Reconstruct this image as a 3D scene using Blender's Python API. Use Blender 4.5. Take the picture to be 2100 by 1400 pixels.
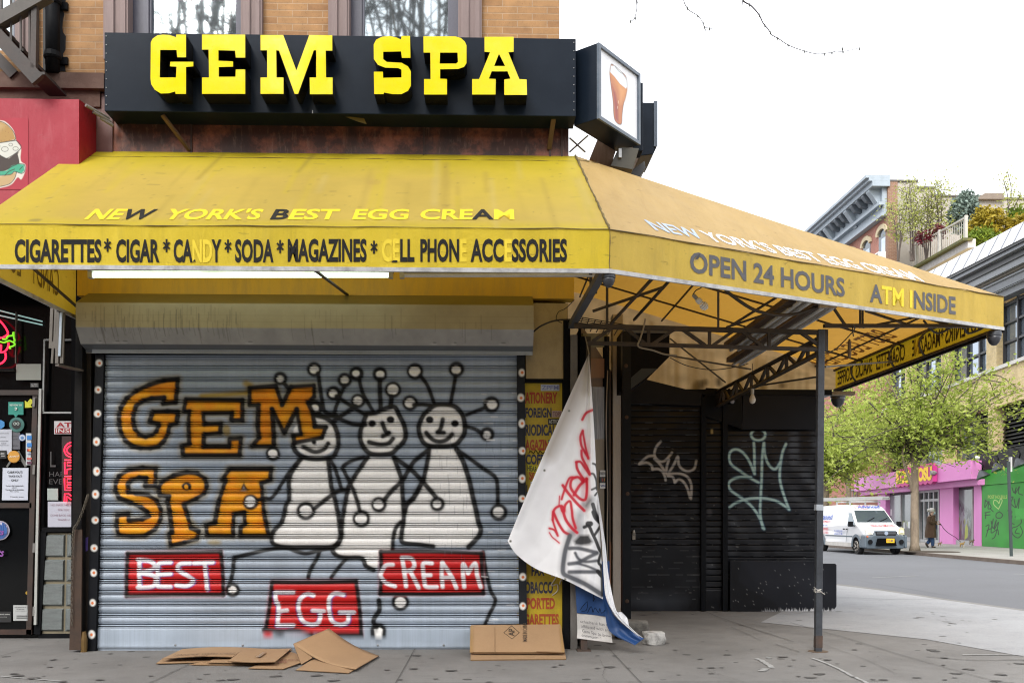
import bpy, bmesh, math, random
import numpy as np
from mathutils import Vector, Matrix
R = math.radians
random.seed(7); np.random.seed(7)
for o in list(bpy.data.objects): bpy.data.objects.remove(o)
C = bpy.context.scene.collection
S = bpy.context.scene

# ------------------------------------------------------------------ camera
F, H0, YAW, HOR = 1900.0, 1.30, math.atan(50/1900.0), 1065.0
D0 = H0*F/265.0
CAM = Vector((0, -D0, H0))
cd = bpy.data.cameras.new('camera'); cam = bpy.data.objects.new('camera', cd); C.objects.link(cam)
cam.location = CAM; cam.rotation_euler = (R(90), 0, -YAW)
cd.sensor_width = 36; cd.lens = F/2100*36; cd.shift_y = (HOR-700)/2100; cd.clip_end = 3000; cd.clip_start = .05
S.camera = cam
# ------------------------------------------------------------------ sky, sun, exposure
SUN_EL, SUN_AZ = R(41), R(200)
w = bpy.data.worlds.new('World'); S.world = w; w.use_nodes = True
nt = w.node_tree; bg = nt.nodes['Background']
sk = nt.nodes.new('ShaderNodeTexSky'); sk.sky_type = 'NISHITA'; sk.sun_disc = False
sk.sun_elevation = SUN_EL; sk.sun_rotation = SUN_AZ; sk.dust_density = 4; sk.air_density = 1.2
hs = nt.nodes.new('ShaderNodeHueSaturation'); hs.inputs['Saturation'].default_value = .22
mx = nt.nodes.new('ShaderNodeMixRGB'); mx.inputs[0].default_value = .62; mx.inputs[2].default_value = (10.4, 10.6, 11, 1)
nt.links.new(sk.outputs[0], hs.inputs['Color']); nt.links.new(hs.outputs[0], mx.inputs[1]); nt.links.new(mx.outputs[0], bg.inputs[0])
bg.inputs[1].default_value = .11
sd = bpy.data.lights.new('sun', 'SUN'); so = bpy.data.objects.new('sun', sd); C.objects.link(so)
sd.energy = 1.9; sd.angle = R(30); sd.color = (1, .96, .9)
so.rotation_euler = (R(90)-SUN_EL, 0, R(180)-SUN_AZ+R(0))
so.location = (-6, -20, 30)
S.view_settings.view_transform = 'Standard'; S.view_settings.look = 'None'; S.view_settings.exposure = 1.16; S.view_settings.gamma = 1
S.render.engine = 'CYCLES'
try:
    S.cycles.use_denoising = True; S.cycles.denoiser = 'OPENIMAGEDENOISE'
    S.cycles.max_bounces = 8; S.cycles.transparent_max_bounces = 12; S.cycles.caustics_reflective = False; S.cycles.caustics_refractive = False
    S.cycles.sample_clamp_indirect = 6; S.cycles.filter_width = 1.15
except Exception: pass

# ------------------------------------------------------------------ pixel -> point helpers (photo pixels, 2100 x 1400)
_r = Vector((math.cos(YAW), -math.sin(YAW), 0)); _f = Vector((math.sin(YAW), math.cos(YAW), 0)); _u = Vector((0, 0, 1))
def ray(px, py): return _f + _r*((px-1050)/F) + _u*((HOR-py)/F)
def oy(px, py, y=0.0):
    d = ray(px, py); return CAM + d*((y-CAM.y)/d.y)
def oz(px, py, z=0.0):
    d = ray(px, py); return CAM + d*((z-CAM.z)/d.z)
def ox(px, py, x):
    d = ray(px, py); return CAM + d*((x-CAM.x)/d.x)
def od(px, py, dep):
    return CAM + ray(px, py)*dep
def opl(px, py, p, n):
    d = ray(px, py); return CAM + d*((Vector(p)-CAM).dot(n)/d.dot(n))

# ------------------------------------------------------------------ object helpers
WO = {}
def tag(o, label=None, cat=None, group=None, kind=None):
    if label: o['label'] = label
    if cat: o['category'] = cat
    if group: o['group'] = group
    if kind: o['kind'] = kind
    return o
def thing(name, label, cat, loc=(0, 0, 0), group=None):
    o = bpy.data.objects.new(name, None); C.objects.link(o); o.location = loc; o.empty_display_size = .1
    WO[o.name] = Vector(loc)
    return tag(o, label, cat, group)
def attach(o, parent):
    C.objects.link(o); WO[o.name] = Vector((0, 0, 0))
    if parent is not None:
        o.parent = parent; o.location = -WO[parent.name]
    return o
class MB:
    def __init__(s): s.v = []; s.f = []; s.m = []
    def add(s, vs, fs, mi=0):
        n = len(s.v); s.v += [tuple(p) for p in vs]
        s.f += [tuple(i+n for i in f) for f in fs]
        s.m += [mi]*len(fs) if isinstance(mi, int) else list(mi)
        return s
    def box(s, a, b, mi=0):
        x0, y0, z0 = [min(p, q) for p, q in zip(a, b)]; x1, y1, z1 = [max(p, q) for p, q in zip(a, b)]
        return s.hexa([(x0, y0, z0), (x1, y0, z0), (x1, y1, z0), (x0, y1, z0)], [(x0, y0, z1), (x1, y0, z1), (x1, y1, z1), (x0, y1, z1)], mi)
    def hexa(s, lo, hi, mi=0):
        n = len(lo)
        fs = [tuple(range(n-1, -1, -1)), tuple(range(n, 2*n))]+[(i, (i+1) % n, n+(i+1) % n, n+i) for i in range(n)]
        return s.add(list(lo)+list(hi), fs, mi)
    def prism(s, pts, vec, mi=0):
        v = Vector(vec); return s.hexa(pts, [Vector(p)+v for p in pts], mi)
    def quad(s, *p, mi=0): return s.add(p, [tuple(range(len(p)))], mi)
    def bar(s, p, q, w, h=None, up=(0, 0, 1), mi=0):
        p, q = Vector(p), Vector(q); h = h or w; d = (q-p).normalized(); u = Vector(up)
        if abs(d.dot(u)) > .98: u = Vector((0, 1, 0))
        a = d.cross(u).normalized()*(w/2); b = a.cross(d).normalized()*(h/2)
        return s.hexa([p-a-b, p+a-b, p+a+b, p-a+b], [q-a-b, q+a-b, q+a+b, q-a+b], mi)
    def tube(s, pts, r, n=6, mi=0, cap=True):
        pts = [Vector(p) for p in pts]; rs = r if isinstance(r, (list, tuple)) else [r]*len(pts)
        base = len(s.v); up = None
        for i, p in enumerate(pts):
            d = (pts[min(i+1, len(pts)-1)]-pts[max(i-1, 0)]).normalized()
            if up is None: up = Vector((0, 0, 1)) if abs(d.z) < .9 else Vector((1, 0, 0))
            a = d.cross(up)
            if a.length < 1e-4: a = d.orthogonal()
            a.normalize(); b = a.cross(d).normalized(); up = b
            for k in range(n):
                t = 2*math.pi*k/n; s.v.append(tuple(p+(a*math.cos(t)+b*math.sin(t))*rs[i]))
        for i in range(len(pts)-1):
            for k in range(n):
                k2 = (k+1) % n
                s.f.append((base+i*n+k, base+i*n+k2, base+(i+1)*n+k2, base+(i+1)*n+k)); s.m.append(mi)
        if cap:
            s.f.append(tuple(base+k for k in range(n-1, -1, -1))); s.f.append(tuple(base+(len(pts)-1)*n+k for k in range(n))); s.m += [mi, mi]
        return s
    def lathe(s, prof, c, n=14, mi=0, axis=(0, 0, 1)):
        c = Vector(c); ax = Vector(axis).normalized(); a = ax.orthogonal().normalized(); b = ax.cross(a); base = len(s.v)
        for r, z in prof:
            for k in range(n):
                t = 2*math.pi*k/n; s.v.append(tuple(c+ax*z+(a*math.cos(t)+b*math.sin(t))*max(r, 1e-4)))
        for i in range(len(prof)-1):
            for k in range(n):
                k2 = (k+1) % n; s.f.append((base+i*n+k, base+i*n+k2, base+(i+1)*n+k2, base+(i+1)*n+k)); s.m.append(mi)
        s.f.append(tuple(base+k for k in range(n-1, -1, -1))); s.f.append(tuple(base+(len(prof)-1)*n+k for k in range(n))); s.m += [mi, mi]
        return s
    def build(s, name, mats, parent=None, smooth=False, bevel=0.0, auto=None):
        me = bpy.data.meshes.new(name); me.from_pydata(s.v, [], s.f)
        mats = mats if isinstance(mats, (list, tuple)) else [mats]
        for m in mats: me.materials.append(m)
        if len(mats) > 1: me.polygons.foreach_set('material_index', s.m)
        bm = bmesh.new(); bm.from_mesh(me); bmesh.ops.recalc_face_normals(bm, faces=bm.faces); bm.to_mesh(me); bm.free()
        if smooth:
            me.polygons.foreach_set('use_smooth', [True]*len(me.polygons))
            if auto: me.set_sharp_from_angle(angle=R(auto))
        me.update()
        o = attach(bpy.data.objects.new(name, me), parent)
        if bevel:
            b = o.modifiers.new('bevel', 'BEVEL'); b.width = bevel; b.segments = 2; b.limit_method = 'ANGLE'; b.angle_limit = R(40)
        return o

# ---- text and 2-D shapes (built-in font, turned into meshes)
def _curve_mesh(cu):
    o = bpy.data.objects.new('t', cu); C.objects.link(o)
    dg = bpy.context.evaluated_depsgraph_get(); me = bpy.data.meshes.new_from_object(o.evaluated_get(dg))
    vs = [tuple(v.co) for v in me.vertices]; fs = [tuple(p.vertices) for p in me.polygons]; ms = [p.material_index for p in me.polygons]
    nz = [p.normal.z for p in me.polygons]
    bpy.data.objects.remove(o); bpy.data.meshes.remove(me); bpy.data.curves.remove(cu)
    return vs, fs, ms, nz
_cap = {}
def text2d(s, bold=.02, light=(), spacing=1.0, shear=0.0):
    """flat text scaled to u 0..1 (ink width) and v 0..1 (cap height); light = indexes of letters in the second material"""
    cu = bpy.data.curves.new('t', 'FONT'); cu.body = s; cu.offset = bold; cu.space_character = spacing; cu.resolution_u = 3; cu.shear = shear
    mm = [bpy.data.materials.get('_a') or bpy.data.materials.new('_a'), bpy.data.materials.get('_b') or bpy.data.materials.new('_b')]
    for m in mm: cu.materials.append(m)
    for i in range(len(s)): cu.body_format[i].material_index = 1 if i in light else 0
    vs, fs, ms, nz = _curve_mesh(cu)
    a = np.array(vs)
    if bold not in _cap:
        c2 = bpy.data.curves.new('t', 'FONT'); c2.body = 'H'; c2.offset = bold
        b = np.array(_curve_mesh(c2)[0]); _cap[bold] = (b[:, 1].min(), b[:, 1].max())
    lo, hi = _cap[bold]
    u = (a[:, 0]-a[:, 0].min())/max(1e-6, np.ptp(a[:, 0])); v = (a[:, 1]-lo)/(hi-lo)
    return list(zip(u, v)), fs, ms
def put_text(mb, s, fn, bold=.02, light=(), mis=(0, 1), spacing=1.0, shear=0.0, flip=False):
    uv, fs, ms = text2d(s, bold, light, spacing, shear)
    if flip: fs = [tuple(reversed(f)) for f in fs]
    mb.add([fn(u, v) for u, v in uv], fs, [mis[m] for m in ms])
def bil(p00, p10, p11, p01, off=(0, 0, 0)):
    p00, p10, p11, p01, off = map(Vector, (p00, p10, p11, p01, off))
    return lambda u, v: p00*(1-u)*(1-v)+p10*u*(1-v)+p11*u*v+p01*(1-u)*v+off
def shape2d(loops, extrude=0.0, bevel=0.0):
    cu = bpy.data.curves.new('t', 'CURVE'); cu.dimensions = '2D'; cu.fill_mode = 'BOTH'; cu.extrude = extrude; cu.bevel_depth = bevel
    for lp in loops:
        sp = cu.splines.new('POLY'); sp.points.add(len(lp)-1); sp.use_cyclic_u = True
        for p, q in zip(sp.points, lp): p.co = (q[0], q[1], 0, 1)
    return _curve_mesh(cu)
def spl(pts, k=6, closed=False):
    """Catmull-Rom through the points (any dimension)"""
    P = [np.array(p, float) for p in pts]; n = len(P); out = []
    rng = range(n) if closed else range(n-1)
    for i in rng:
        if closed: a, b, c, d = P[(i-1) % n], P[i], P[(i+1) % n], P[(i+2) % n]
        else: a, b, c, d = P[max(i-1, 0)], P[i], P[i+1], P[min(i+2, n-1)]
        for j in range(k):
            t = j/k; out.append(.5*((2*b)+(c-a)*t+(2*a-5*b+4*c-d)*t*t+(3*b-a-3*c+d)*t**3))
    if not closed: out.append(P[-1])
    return [tuple(p) for p in out]

# ---- paint: colours laid on a dense sheet of vertices (spray paint, stencils)
class Paint:
    def __init__(s, x0, y0, x1, y1, bg, step=1.0):
        s.x0, s.y0, s.st = x0, y0, step
        s.w = int(round((x1-x0)/step))+1; s.h = int(round((y1-y0)/step))+1
        s.c = np.empty((s.h, s.w, 3)); s.c[:] = bg
        s.X, s.Y = np.meshgrid(x0+np.arange(s.w)*step, y0+np.arange(s.h)*step)
    def win(s, pts, m):
        p = np.array(pts, float); a = (p.min(0)-m-(s.x0, s.y0))/s.st; b = (p.max(0)+m-(s.x0, s.y0))/s.st
        return (slice(max(0, int(a[1])), min(s.h, int(b[1])+2)), slice(max(0, int(a[0])), min(s.w, int(b[0])+2)))
    def mix(s, w, al, col):
        s.c[w] = s.c[w]*(1-al[..., None])+np.array(col)*al[..., None]
    @staticmethod
    def dist(X, Y, pts, closed=False):
        d = np.full(X.shape, 1e9); n = len(pts)
        for i in range(n if closed else max(1, n-1)):
            ax, ay = pts[i]; bx, by = pts[(i+1) % n]; dx, dy = bx-ax, by-ay; L = dx*dx+dy*dy
            t = np.clip(((X-ax)*dx+(Y-ay)*dy)/L, 0, 1) if L > 1e-9 else 0
            d = np.minimum(d, (X-ax-t*dx)**2+(Y-ay-t*dy)**2)
        return np.sqrt(d)
    def stroke(s, pts, col, r=4, soft=2, al=1.0, smooth=True):
        if smooth and len(pts) > 2: pts = spl(pts, 5)
        w = s.win(pts, r+soft+2); X, Y = s.X[w], s.Y[w]
        if X.size == 0: return
        d = s.dist(X, Y, pts); s.mix(w, np.clip((r+soft/2-d)/soft, 0, 1)*al, col)
    def poly(s, pts, col, soft=1.5, al=1.0, grow=0.0, smooth=False):
        if smooth: pts = spl(pts, 5, True)
        w = s.win(pts, soft+abs(grow)+2); X, Y = s.X[w], s.Y[w]
        if X.size == 0: return
        d = s.dist(X, Y, pts, True); ins = np.zeros(X.shape, bool); n = len(pts)
        for i in range(n):
            (ax, ay), (bx, by) = pts[i], pts[(i+1) % n]
            if ay == by: continue
            ins ^= ((ay > Y) != (by > Y)) & (X < (bx-ax)*(Y-ay)/(by-ay)+ax)
        sd = np.where(ins, -d, d)-grow
        s.mix(w, np.clip(.5-sd/soft, 0, 1)*al, col)
    def blob(s, c, rx, ry, col, soft=2, al=1.0):
        s.poly([(c[0]+rx*math.cos(t), c[1]+ry*math.sin(t)) for t in np.linspace(0, 2*math.pi, 20)[:-1]], col, soft, al)
    def text(s, txt, x0, y0, x1, y1, col, bold=.02, al=1.0, soft=1.0, shear=0.0):
        uv, fs, ms = text2d(txt, bold, shear=shear)
        for f in fs:
            pts = [(x0+(x1-x0)*uv[i][0], y1+(y0-y1)*uv[i][1]) for i in f]
            s.poly(pts, col, .4, al)
    def at(s, x, y):
        fx = np.clip((np.asarray(x)-s.x0)/s.st, 0, s.w-1.001); fy = np.clip((np.asarray(y)-s.y0)/s.st, 0, s.h-1.001)
        i, j = fx.astype(int), fy.astype(int); a, b = (fx-i)[..., None], (fy-j)[..., None]
        return (s.c[j, i]*(1-a)+s.c[j, i+1]*a)*(1-b)+(s.c[j+1, i]*(1-a)+s.c[j+1, i+1]*a)*b
def smooth_noise(h, w, cell, seed=0):
    r = np.random.RandomState(seed); gh, gw = int(h/cell)+3, int(w/cell)+3; g = r.rand(gh, gw)
    y = np.arange(h)/cell; x = np.arange(w)/cell; i = y.astype(int); j = x.astype(int)
    a = (y-i)[:, None]; b = (x-j)[None]; a = a*a*(3-2*a); b = b*b*(3-2*b)
    return (g[i][:, j]*(1-b)+g[i][:, j+1]*b)*(1-a)+(g[i+1][:, j]*(1-b)+g[i+1][:, j+1]*b)*a
def sheet(name, P, col, mat, parent=None, smooth=True):
    """a grid of points (h, w, 3) with a colour per point"""
    h, w = P.shape[:2]; me = bpy.data.meshes.new(name)
    me.vertices.add(h*w); me.vertices.foreach_set('co', np.ascontiguousarray(P, np.float32).ravel())
    i = np.arange((h-1)*(w-1)); b = (i//(w-1))*w+i % (w-1)
    q = np.stack([b, b+w, b+w+1, b+1], 1).astype(np.int32)
    me.loops.add(q.size); me.loops.foreach_set('vertex_index', q.ravel())
    me.polygons.add(len(q)); me.polygons.foreach_set('loop_start', np.arange(0, q.size, 4, dtype=np.int32))
    me.update(calc_edges=True)
    if smooth: me.polygons.foreach_set('use_smooth', np.ones(len(q), bool))
    if col is not None:
        at = me.color_attributes.new('Col', 'FLOAT_COLOR', 'POINT'); c4 = np.ones((h*w, 4), np.float32); c4[:, :3] = col.reshape(-1, 3)
        at.data.foreach_set('color', c4.ravel())
    me.materials.append(mat); me.update()
    return attach(bpy.data.objects.new(name, me), parent)

# ------------------------------------------------------------------ materials
def srgb(r, g, b):
    f = lambda c: (c/255/12.92) if c/255 <= .04045 else ((c/255+.055)/1.055)**2.4
    return (f(r), f(g), f(b))
class NT:
    def __init__(s, name):
        s.m = bpy.data.materials.new(name); s.m.use_nodes = True; s.t = s.m.node_tree; s.b = s.t.nodes['Principled BSDF']
    def n(s, typ, **kw):
        x = s.t.nodes.new('ShaderNode'+typ)
        for k, v in kw.items():
            if k in x.inputs: x.inputs[k].default_value = v
            else: setattr(x, k, v)
        return x
    def l(s, a, b): s.t.links.new(a, b)
    def coord(s, sc=(1, 1, 1), rot=(0, 0, 0)):
        tc = s.n('TexCoord'); mp = s.n('Mapping'); mp.inputs['Scale'].default_value = sc; mp.inputs['Rotation'].default_value = rot
        s.l(tc.outputs['Object'], mp.inputs[0]); return mp.outputs[0]
    def noise(s, scale, detail=5, rough=.6, sc=(1, 1, 1), lo=.3, hi=.7):
        x = s.n('TexNoise'); x.inputs['Scale'].default_value = scale; x.inputs['Detail'].default_value = detail; x.inputs['Roughness'].default_value = rough
        s.l(s.coord(sc), x.inputs['Vector'])
        mr = s.n('MapRange'); mr.inputs[1].default_value = lo; mr.inputs[2].default_value = hi; s.l(x.outputs[0], mr.inputs[0]); return mr.outputs[0]
    def mix(s, fac, a, b, mode='MIX'):
        x = s.n('MixRGB', blend_type=mode)
        for i, v in ((0, fac), (1, a), (2, b)):
            if hasattr(v, 'node'): s.l(v, x.inputs[i])
            else: x.inputs[i].default_value = v if i == 0 else (*v[:3], 1)
        return x.outputs[0]
    def mul(s, a, k):
        x = s.n('Math', operation='MULTIPLY'); s.l(a, x.inputs[0])
        if hasattr(k, 'node'): s.l(k, x.inputs[1])
        else: x.inputs[1].default_value = k
        return x.outputs[0]
    def bump(s, h, st=.3, dist=.01):
        x = s.n('Bump'); x.inputs['Strength'].default_value = st; x.inputs['Distance'].default_value = dist; s.l(h, x.inputs['Height']); s.l(x.outputs[0], s.b.inputs['Normal'])
    def set(s, col=None, rough=.6, metal=0.0, spec=.5):
        if col is not None:
            if hasattr(col, 'node'): s.l(col, s.b.inputs['Base Color'])
            else: s.b.inputs['Base Color'].default_value = (*col[:3], 1)
        if hasattr(rough, 'node'): s.l(rough, s.b.inputs['Roughness'])
        else: s.b.inputs['Roughness'].default_value = rough
        s.b.inputs['Metallic'].default_value = metal; s.b.inputs['Specular IOR Level'].default_value = spec
        return s.m
def M(name, col, rough=.6, dirt=.35, dcol=None, scale=3.0, sc=(1, 1, 1), fine=.15, bump=0.0, bscale=60, metal=0.0, spec=.5):
    """paint or stone with stains and fine grain"""
    t = NT(name); c = Vector(col[:3]); d = dcol or tuple(c*.35)
    a = t.mix(t.mul(t.noise(scale, 8, .65, sc, .42, .68), dirt), col, d)
    if fine:
        g = t.noise(bscale, 3, .7, sc, .25, .75); a = t.mix(fine, a, t.mix(g, tuple(c*.45), tuple(min(1, x*1.45) for x in c)))
    if bump: t.bump(t.noise(bscale, 4, .7, sc), bump, .004)
    return t.set(a, rough, metal, spec)
def Mp(name, rough=.55, spec=.25, dirt=.15, scale=5, sc=(1, 1, 1), metal=0.0, streak=0.0, trans=0.0):
    """material that takes its colour from the paint on the sheet"""
    t = NT(name); at = t.n('Attribute'); at.attribute_name = 'Col'
    a = t.mix(t.mul(t.noise(scale, 8, .65, sc, .4, .8), dirt), at.outputs['Color'], (.03, .03, .03)) if dirt else at.outputs['Color']
    if streak: a = t.mix(t.mul(t.noise(9, 3, .5, (12, 12, .25), .5, .8), streak), a, (.09, .08, .07))
    t.set(a, rough, metal, spec)
    if trans:
        tr = t.n('BsdfTranslucent'); ms = t.n('MixShader'); ms.inputs[0].default_value = trans; t.l(a, tr.inputs[0]); t.l(t.b.outputs[0], ms.inputs[1]); t.l(tr.outputs[0], ms.inputs[2]); t.l(ms.outputs[0], t.t.nodes['Material Output'].inputs[0])
    return t.m
def Mfab(name, col, trans=.45, dirt=.3, dcol=(.1, .08, .03), tcol=None, sc=(1, 1, 1)):
    """awning cloth that lets light through"""
    t = NT(name); c = Vector(col)
    a = t.mix(t.mul(t.noise(.8, 8, .62, sc, .42, .66), dirt*.9), col, dcol)
    a = t.mix(t.mul(t.noise(1.5, 5, .6, (3.5, .8, .5), .50, .68), dirt*.8), a, tuple(min(1, x*1.25+.03) for x in c))
    a = t.mix(t.mul(t.noise(2.3, 6, .65, (5, .6, .6), .54, .72), dirt*.8), a, dcol)
    a = t.mix(t.mul(t.noise(13, 4, .6, (.5, 1, 2), .64, .70), dirt*1.3), a, tuple(Vector(dcol)*.5))
    a = t.mix(t.mul(t.noise(5, 9, .75, (1, 1, 1), .60, .70), dirt*.8), a, tuple(Vector(dcol)*.6))
    a = t.mix(.12, a, t.mix(t.noise(90, 2, .5), tuple(c*.6), tuple(c*1.2)))
    t.set(a, .55, 0, .35)
    tr = t.n('BsdfTranslucent'); ms = t.n('MixShader'); ms.inputs[0].default_value = trans
    if tcol: tr.inputs[0].default_value = (*tcol, 1)
    else: t.l(a, tr.inputs[0])
    out = t.t.nodes['Material Output']; t.l(t.b.outputs[0], ms.inputs[1]); t.l(tr.outputs[0], ms.inputs[2]); t.l(ms.outputs[0], out.inputs[0])
    t.bump(t.noise(1.7, 5, .5, (1.6, 1, .8)), .28, .05)
    return t.m
def Memit(name, col, st):
    t = NT(name); t.b.inputs['Emission Color'].default_value = (*col, 1); t.b.inputs['Emission Strength'].default_value = st
    return t.set(col, .4)
def Mbrick(name, c1, c2, mort, bw, bh, axis='x', ms=.004, spots=.5, off=.5):
    t = NT(name); tc = t.n('TexCoord'); sp = t.n('SeparateXYZ'); cb = t.n('CombineXYZ'); t.l(tc.outputs['Object'], sp.inputs[0])
    t.l(sp.outputs[0 if axis == 'x' else 1], cb.inputs[0]); t.l(sp.outputs[2], cb.inputs[1])
    br = t.n('TexBrick'); br.offset = off; br.inputs['Scale'].default_value = 1; br.inputs['Mortar Size'].default_value = ms; br.inputs['Brick Width'].default_value = bw
    br.inputs['Row Height'].default_value = bh; br.inputs['Color1'].default_value = (*c1, 1); br.inputs['Color2'].default_value = (*c2, 1); br.inputs['Mortar'].default_value = (*mort, 1)
    br.inputs['Mortar Smooth'].default_value = .2; br.inputs['Bias'].default_value = -.2
    t.l(cb.outputs[0], br.inputs[0])
    a = t.mix(t.mul(t.noise(70, 3, .7, (1, 1, 1), .58, .72), spots), br.outputs[0], (.05, .03, .02))
    a = t.mix(t.mul(t.noise(1.2, 7, .65, (1, 1, 1), .4, .8), .45), a, (.1, .06, .04))
    a = t.mix(.3, a, t.mix(t.noise(9, 3, .6), tuple(Vector(c1)*.5), tuple(Vector(c1)*1.4)))
    inv = t.n('Math', operation='SUBTRACT'); inv.inputs[0].default_value = 1; t.l(br.outputs['Fac'], inv.inputs[1]); t.bump(inv.outputs[0], .6, .006)
    return t.set(a, .8)
def Mglass(name, col=(.5, .55, .58), metal=.75, rough=.03):
    return M(name, col, rough, .1, None, 1.2, (1, 1, 1), 0, 0, 60, metal, .8)

BLACK = M('black_paint', (.006, .0065, .008), .55, .3, (.02, .02, .02), 4, spec=.06)
NEARBLACK = M('dark_interior', (.003, .003, .0035), .9, 0, fine=0, spec=.05)  # near-black fill for interiors and openings
STEEL = M('dull_steel', (.33, .34, .35), .45, .5, (.08, .07, .06), 6, metal=.6)
ALU = M('aluminium', (.5, .51, .52), .4, .4, (.15, .14, .12), 5, metal=.5)
WHITE = M('white_paint', (.75, .75, .73), .5, .2, (.3, .28, .25), 4)
RUST = M('rusty_iron', (.06, .045, .038), .75, .6, (.16, .07, .035), 5, bump=.4)
NAVY = M('navy_sheet_metal', (.008, .013, .022), .3, .4, (.018, .026, .038), 2.2, fine=.1, spec=.1)
DARKGREY = M('dark_grey_plastic', (.05, .055, .065), .45, .2, None, 5)
# =================================================================== ground
def concrete(name, base, dark, joint=None, gum=True):
    t = NT(name); c = Vector(base)
    a = t.mix(t.mul(t.noise(.7, 8, .68, (1, 1, 1), .40, .64), .75), base, dark)
    a = t.mix(t.mul(t.noise(.25, 6, .6, (1, 1, 1), .45, .7), .35), a, tuple(c*1.25))
    a = t.mix(t.mul(t.noise(4, 9, .75, (1, 1, 1), .52, .70), .55), a, tuple(c*.45))
    a = t.mix(.30, a, t.mix(t.noise(110, 4, .8, (1, 1, 1), .35, .65), tuple(c*.3), tuple(c*1.6)))
    if gum:
        v = t.n('TexVoronoi'); v.inputs['Scale'].default_value = 3.1; v.inputs['Randomness'].default_value = 1
        nz = t.n('TexNoise'); nz.inputs['Scale'].default_value = 14; co = t.coord((1, 1, .01)); t.l(co, nz.inputs[0])
        ad = t.n('MixRGB'); ad.inputs[0].default_value = .055; t.l(co, ad.inputs[1]); t.l(nz.outputs[1], ad.inputs[2]); t.l(ad.outputs[0], v.inputs[0])
        sz = t.n('MapRange'); t.l(v.outputs['Color'], sz.inputs[0]); sz.inputs[3].default_value = .0; sz.inputs[4].default_value = .16
        lt = t.n('Math', operation='LESS_THAN'); t.l(v.outputs['Distance'], lt.inputs[0]); t.l(sz.outputs[0], lt.inputs[1])
        a = t.mix(t.mul(lt.outputs[0], .75), a, tuple(c*.16))
    t.bump(t.noise(120, 4, .7), .25, .004)
    return t.set(a, .85, 0, .25)
PAVE = concrete('sidewalk_concrete', (.21, .203, .195), (.105, .10, .095))
PAVE2 = concrete('sidewalk_concrete_pale', (.33, .335, .345), (.25, .25, .255), gum=False)
FARPAVE = concrete('far_sidewalk_concrete', (.3, .295, .28), (.2, .19, .18), gum=False)
t = NT('asphalt'); a_ = t.mix(t.mul(t.noise(.35, 7, .6, (1, 1, 1), .35, .75), .6), (.15, .158, .175), (.105, .11, .12))
a_ = t.mix(.35, a_, t.mix(t.noise(90, 3, .8), (.05, .05, .055), (.2, .2, .21))); a_ = t.mix(t.mul(t.noise(.5, 4, .5, (3, .15, 1), .6, .75), .5), a_, (.06, .06, .066))
t.bump(t.noise(150, 3, .8), .3, .006); ASPHALT = t.set(a_, .85, 0, .25)
JOINT = M('joint_filler', (.075, .07, .065), .9, .5, (.16, .15, .14), 9)
PAINTMARK = M('worn_white_marking', (.36, .36, .35), .85, .9, (.2, .195, .19), 14)

RZ = -.05
mb = MB(); mb.quad((-400, -400, RZ), (400, -400, RZ), (400, 600, RZ), (-400, 600, RZ))
tag(mb.build('road', ASPHALT), kind='structure')
edge = [oz(px, py) for px, py in ((1690, 1193.5), (1715, 1196), (1800, 1206), (1940, 1227), (2100, 1249))]
top = [Vector((-60, -14.5, 0)), Vector((9.6, -14.5, 0)), Vector((9.6, -3, 0)), Vector((8.9, 1, 0))]+edge[::-1]+[Vector((6.95, 14, 0)), Vector((6.9, 120, 0)), Vector((-60, 120, 0))]
mb = MB(); mb.prism([p-Vector((0, 0, .3)) for p in top], (0, 0, .3))
side = tag(mb.build('sidewalk', PAVE), kind='structure')
# paler new concrete towards the street corner
pp = [(1500, 1262), (1715, 1217), (1719, 1222), (2100, 1330), (2300, 1395), (2300, 1310), (2100, 1251), (1940, 1229), (1800, 1208), (1716, 1199), (1690, 1199), (1600, 1215)]
mb = MB(); pl = [oz(*p, .004) for p in ((1560, 1275), (1690, 1210), (1716, 1199), (1800, 1209), (1940, 1230), (2100, 1252), (2260, 1272), (2300, 1400), (2100, 1345), (1900, 1310))]
mb.quad(*pl); tag(mb.build('corner_paving', PAVE2), kind='structure')
mb = MB()
def strip(pts, w, z=.008):
    P = [oz(px, py, z) for px, py in pts]; w *= .55 if z > .007 else 1; P = [Vector(p) for p in spl([tuple(p) for p in P], 5)]; P = [p+Vector((random.uniform(-1, 1)*.008, random.uniform(-1, 1)*.008, 0)) for p in P]
    for p, q in zip(P[:-1], P[1:]):
        d = (q-p).normalized(); n = Vector((-d.y, d.x, 0))*w/2; mb.quad(p-n, q-n, q+n, p+n)
for x in (-4.63, -2.68, -.73, 1.22):
    mb.quad((x-.0035, -14, .008), (x+.0035, -14, .008), (x+.0035, .02, .008), (x-.0035, .02, .008))
for y in (-1.95, -3.9, -5.85): mb.quad((-30, y-.004, .008), (3.2, y-.004, .008), (3.2, y+.004, .008), (-30, y+.004, .008))
strip([(1445, 1252), (1480, 1266), (1530, 1283), (1580, 1299), (1627, 1314)], .02); strip([(1590, 1319), (1640, 1336)], .014)
strip([(1500, 1284), (1560, 1312)], .01); strip([(1715, 1223), (1800, 1227), (1870, 1228), (1945, 1227)], .03); strip([(1620, 1275), (1720, 1302), (1810, 1330), (1920, 1361), (2040, 1395), (2070, 1404)], .014)
strip([(1500, 1262), (1620, 1258), (1690, 1250)], .01); strip([(1435, 1368), (1510, 1392), (1540, 1404)], .006); strip([(1230, 1352), (1240, 1370), (1236, 1385), (1252, 1402)], .006)
strip([(1900, 1345), (2000, 1352), (2100, 1351)], .03); strip([(1660, 1310), (1760, 1345), (1840, 1380)], .008)
tag(mb.build('sidewalk_joints', JOINT), kind='structure')
mb = MB()
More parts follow.
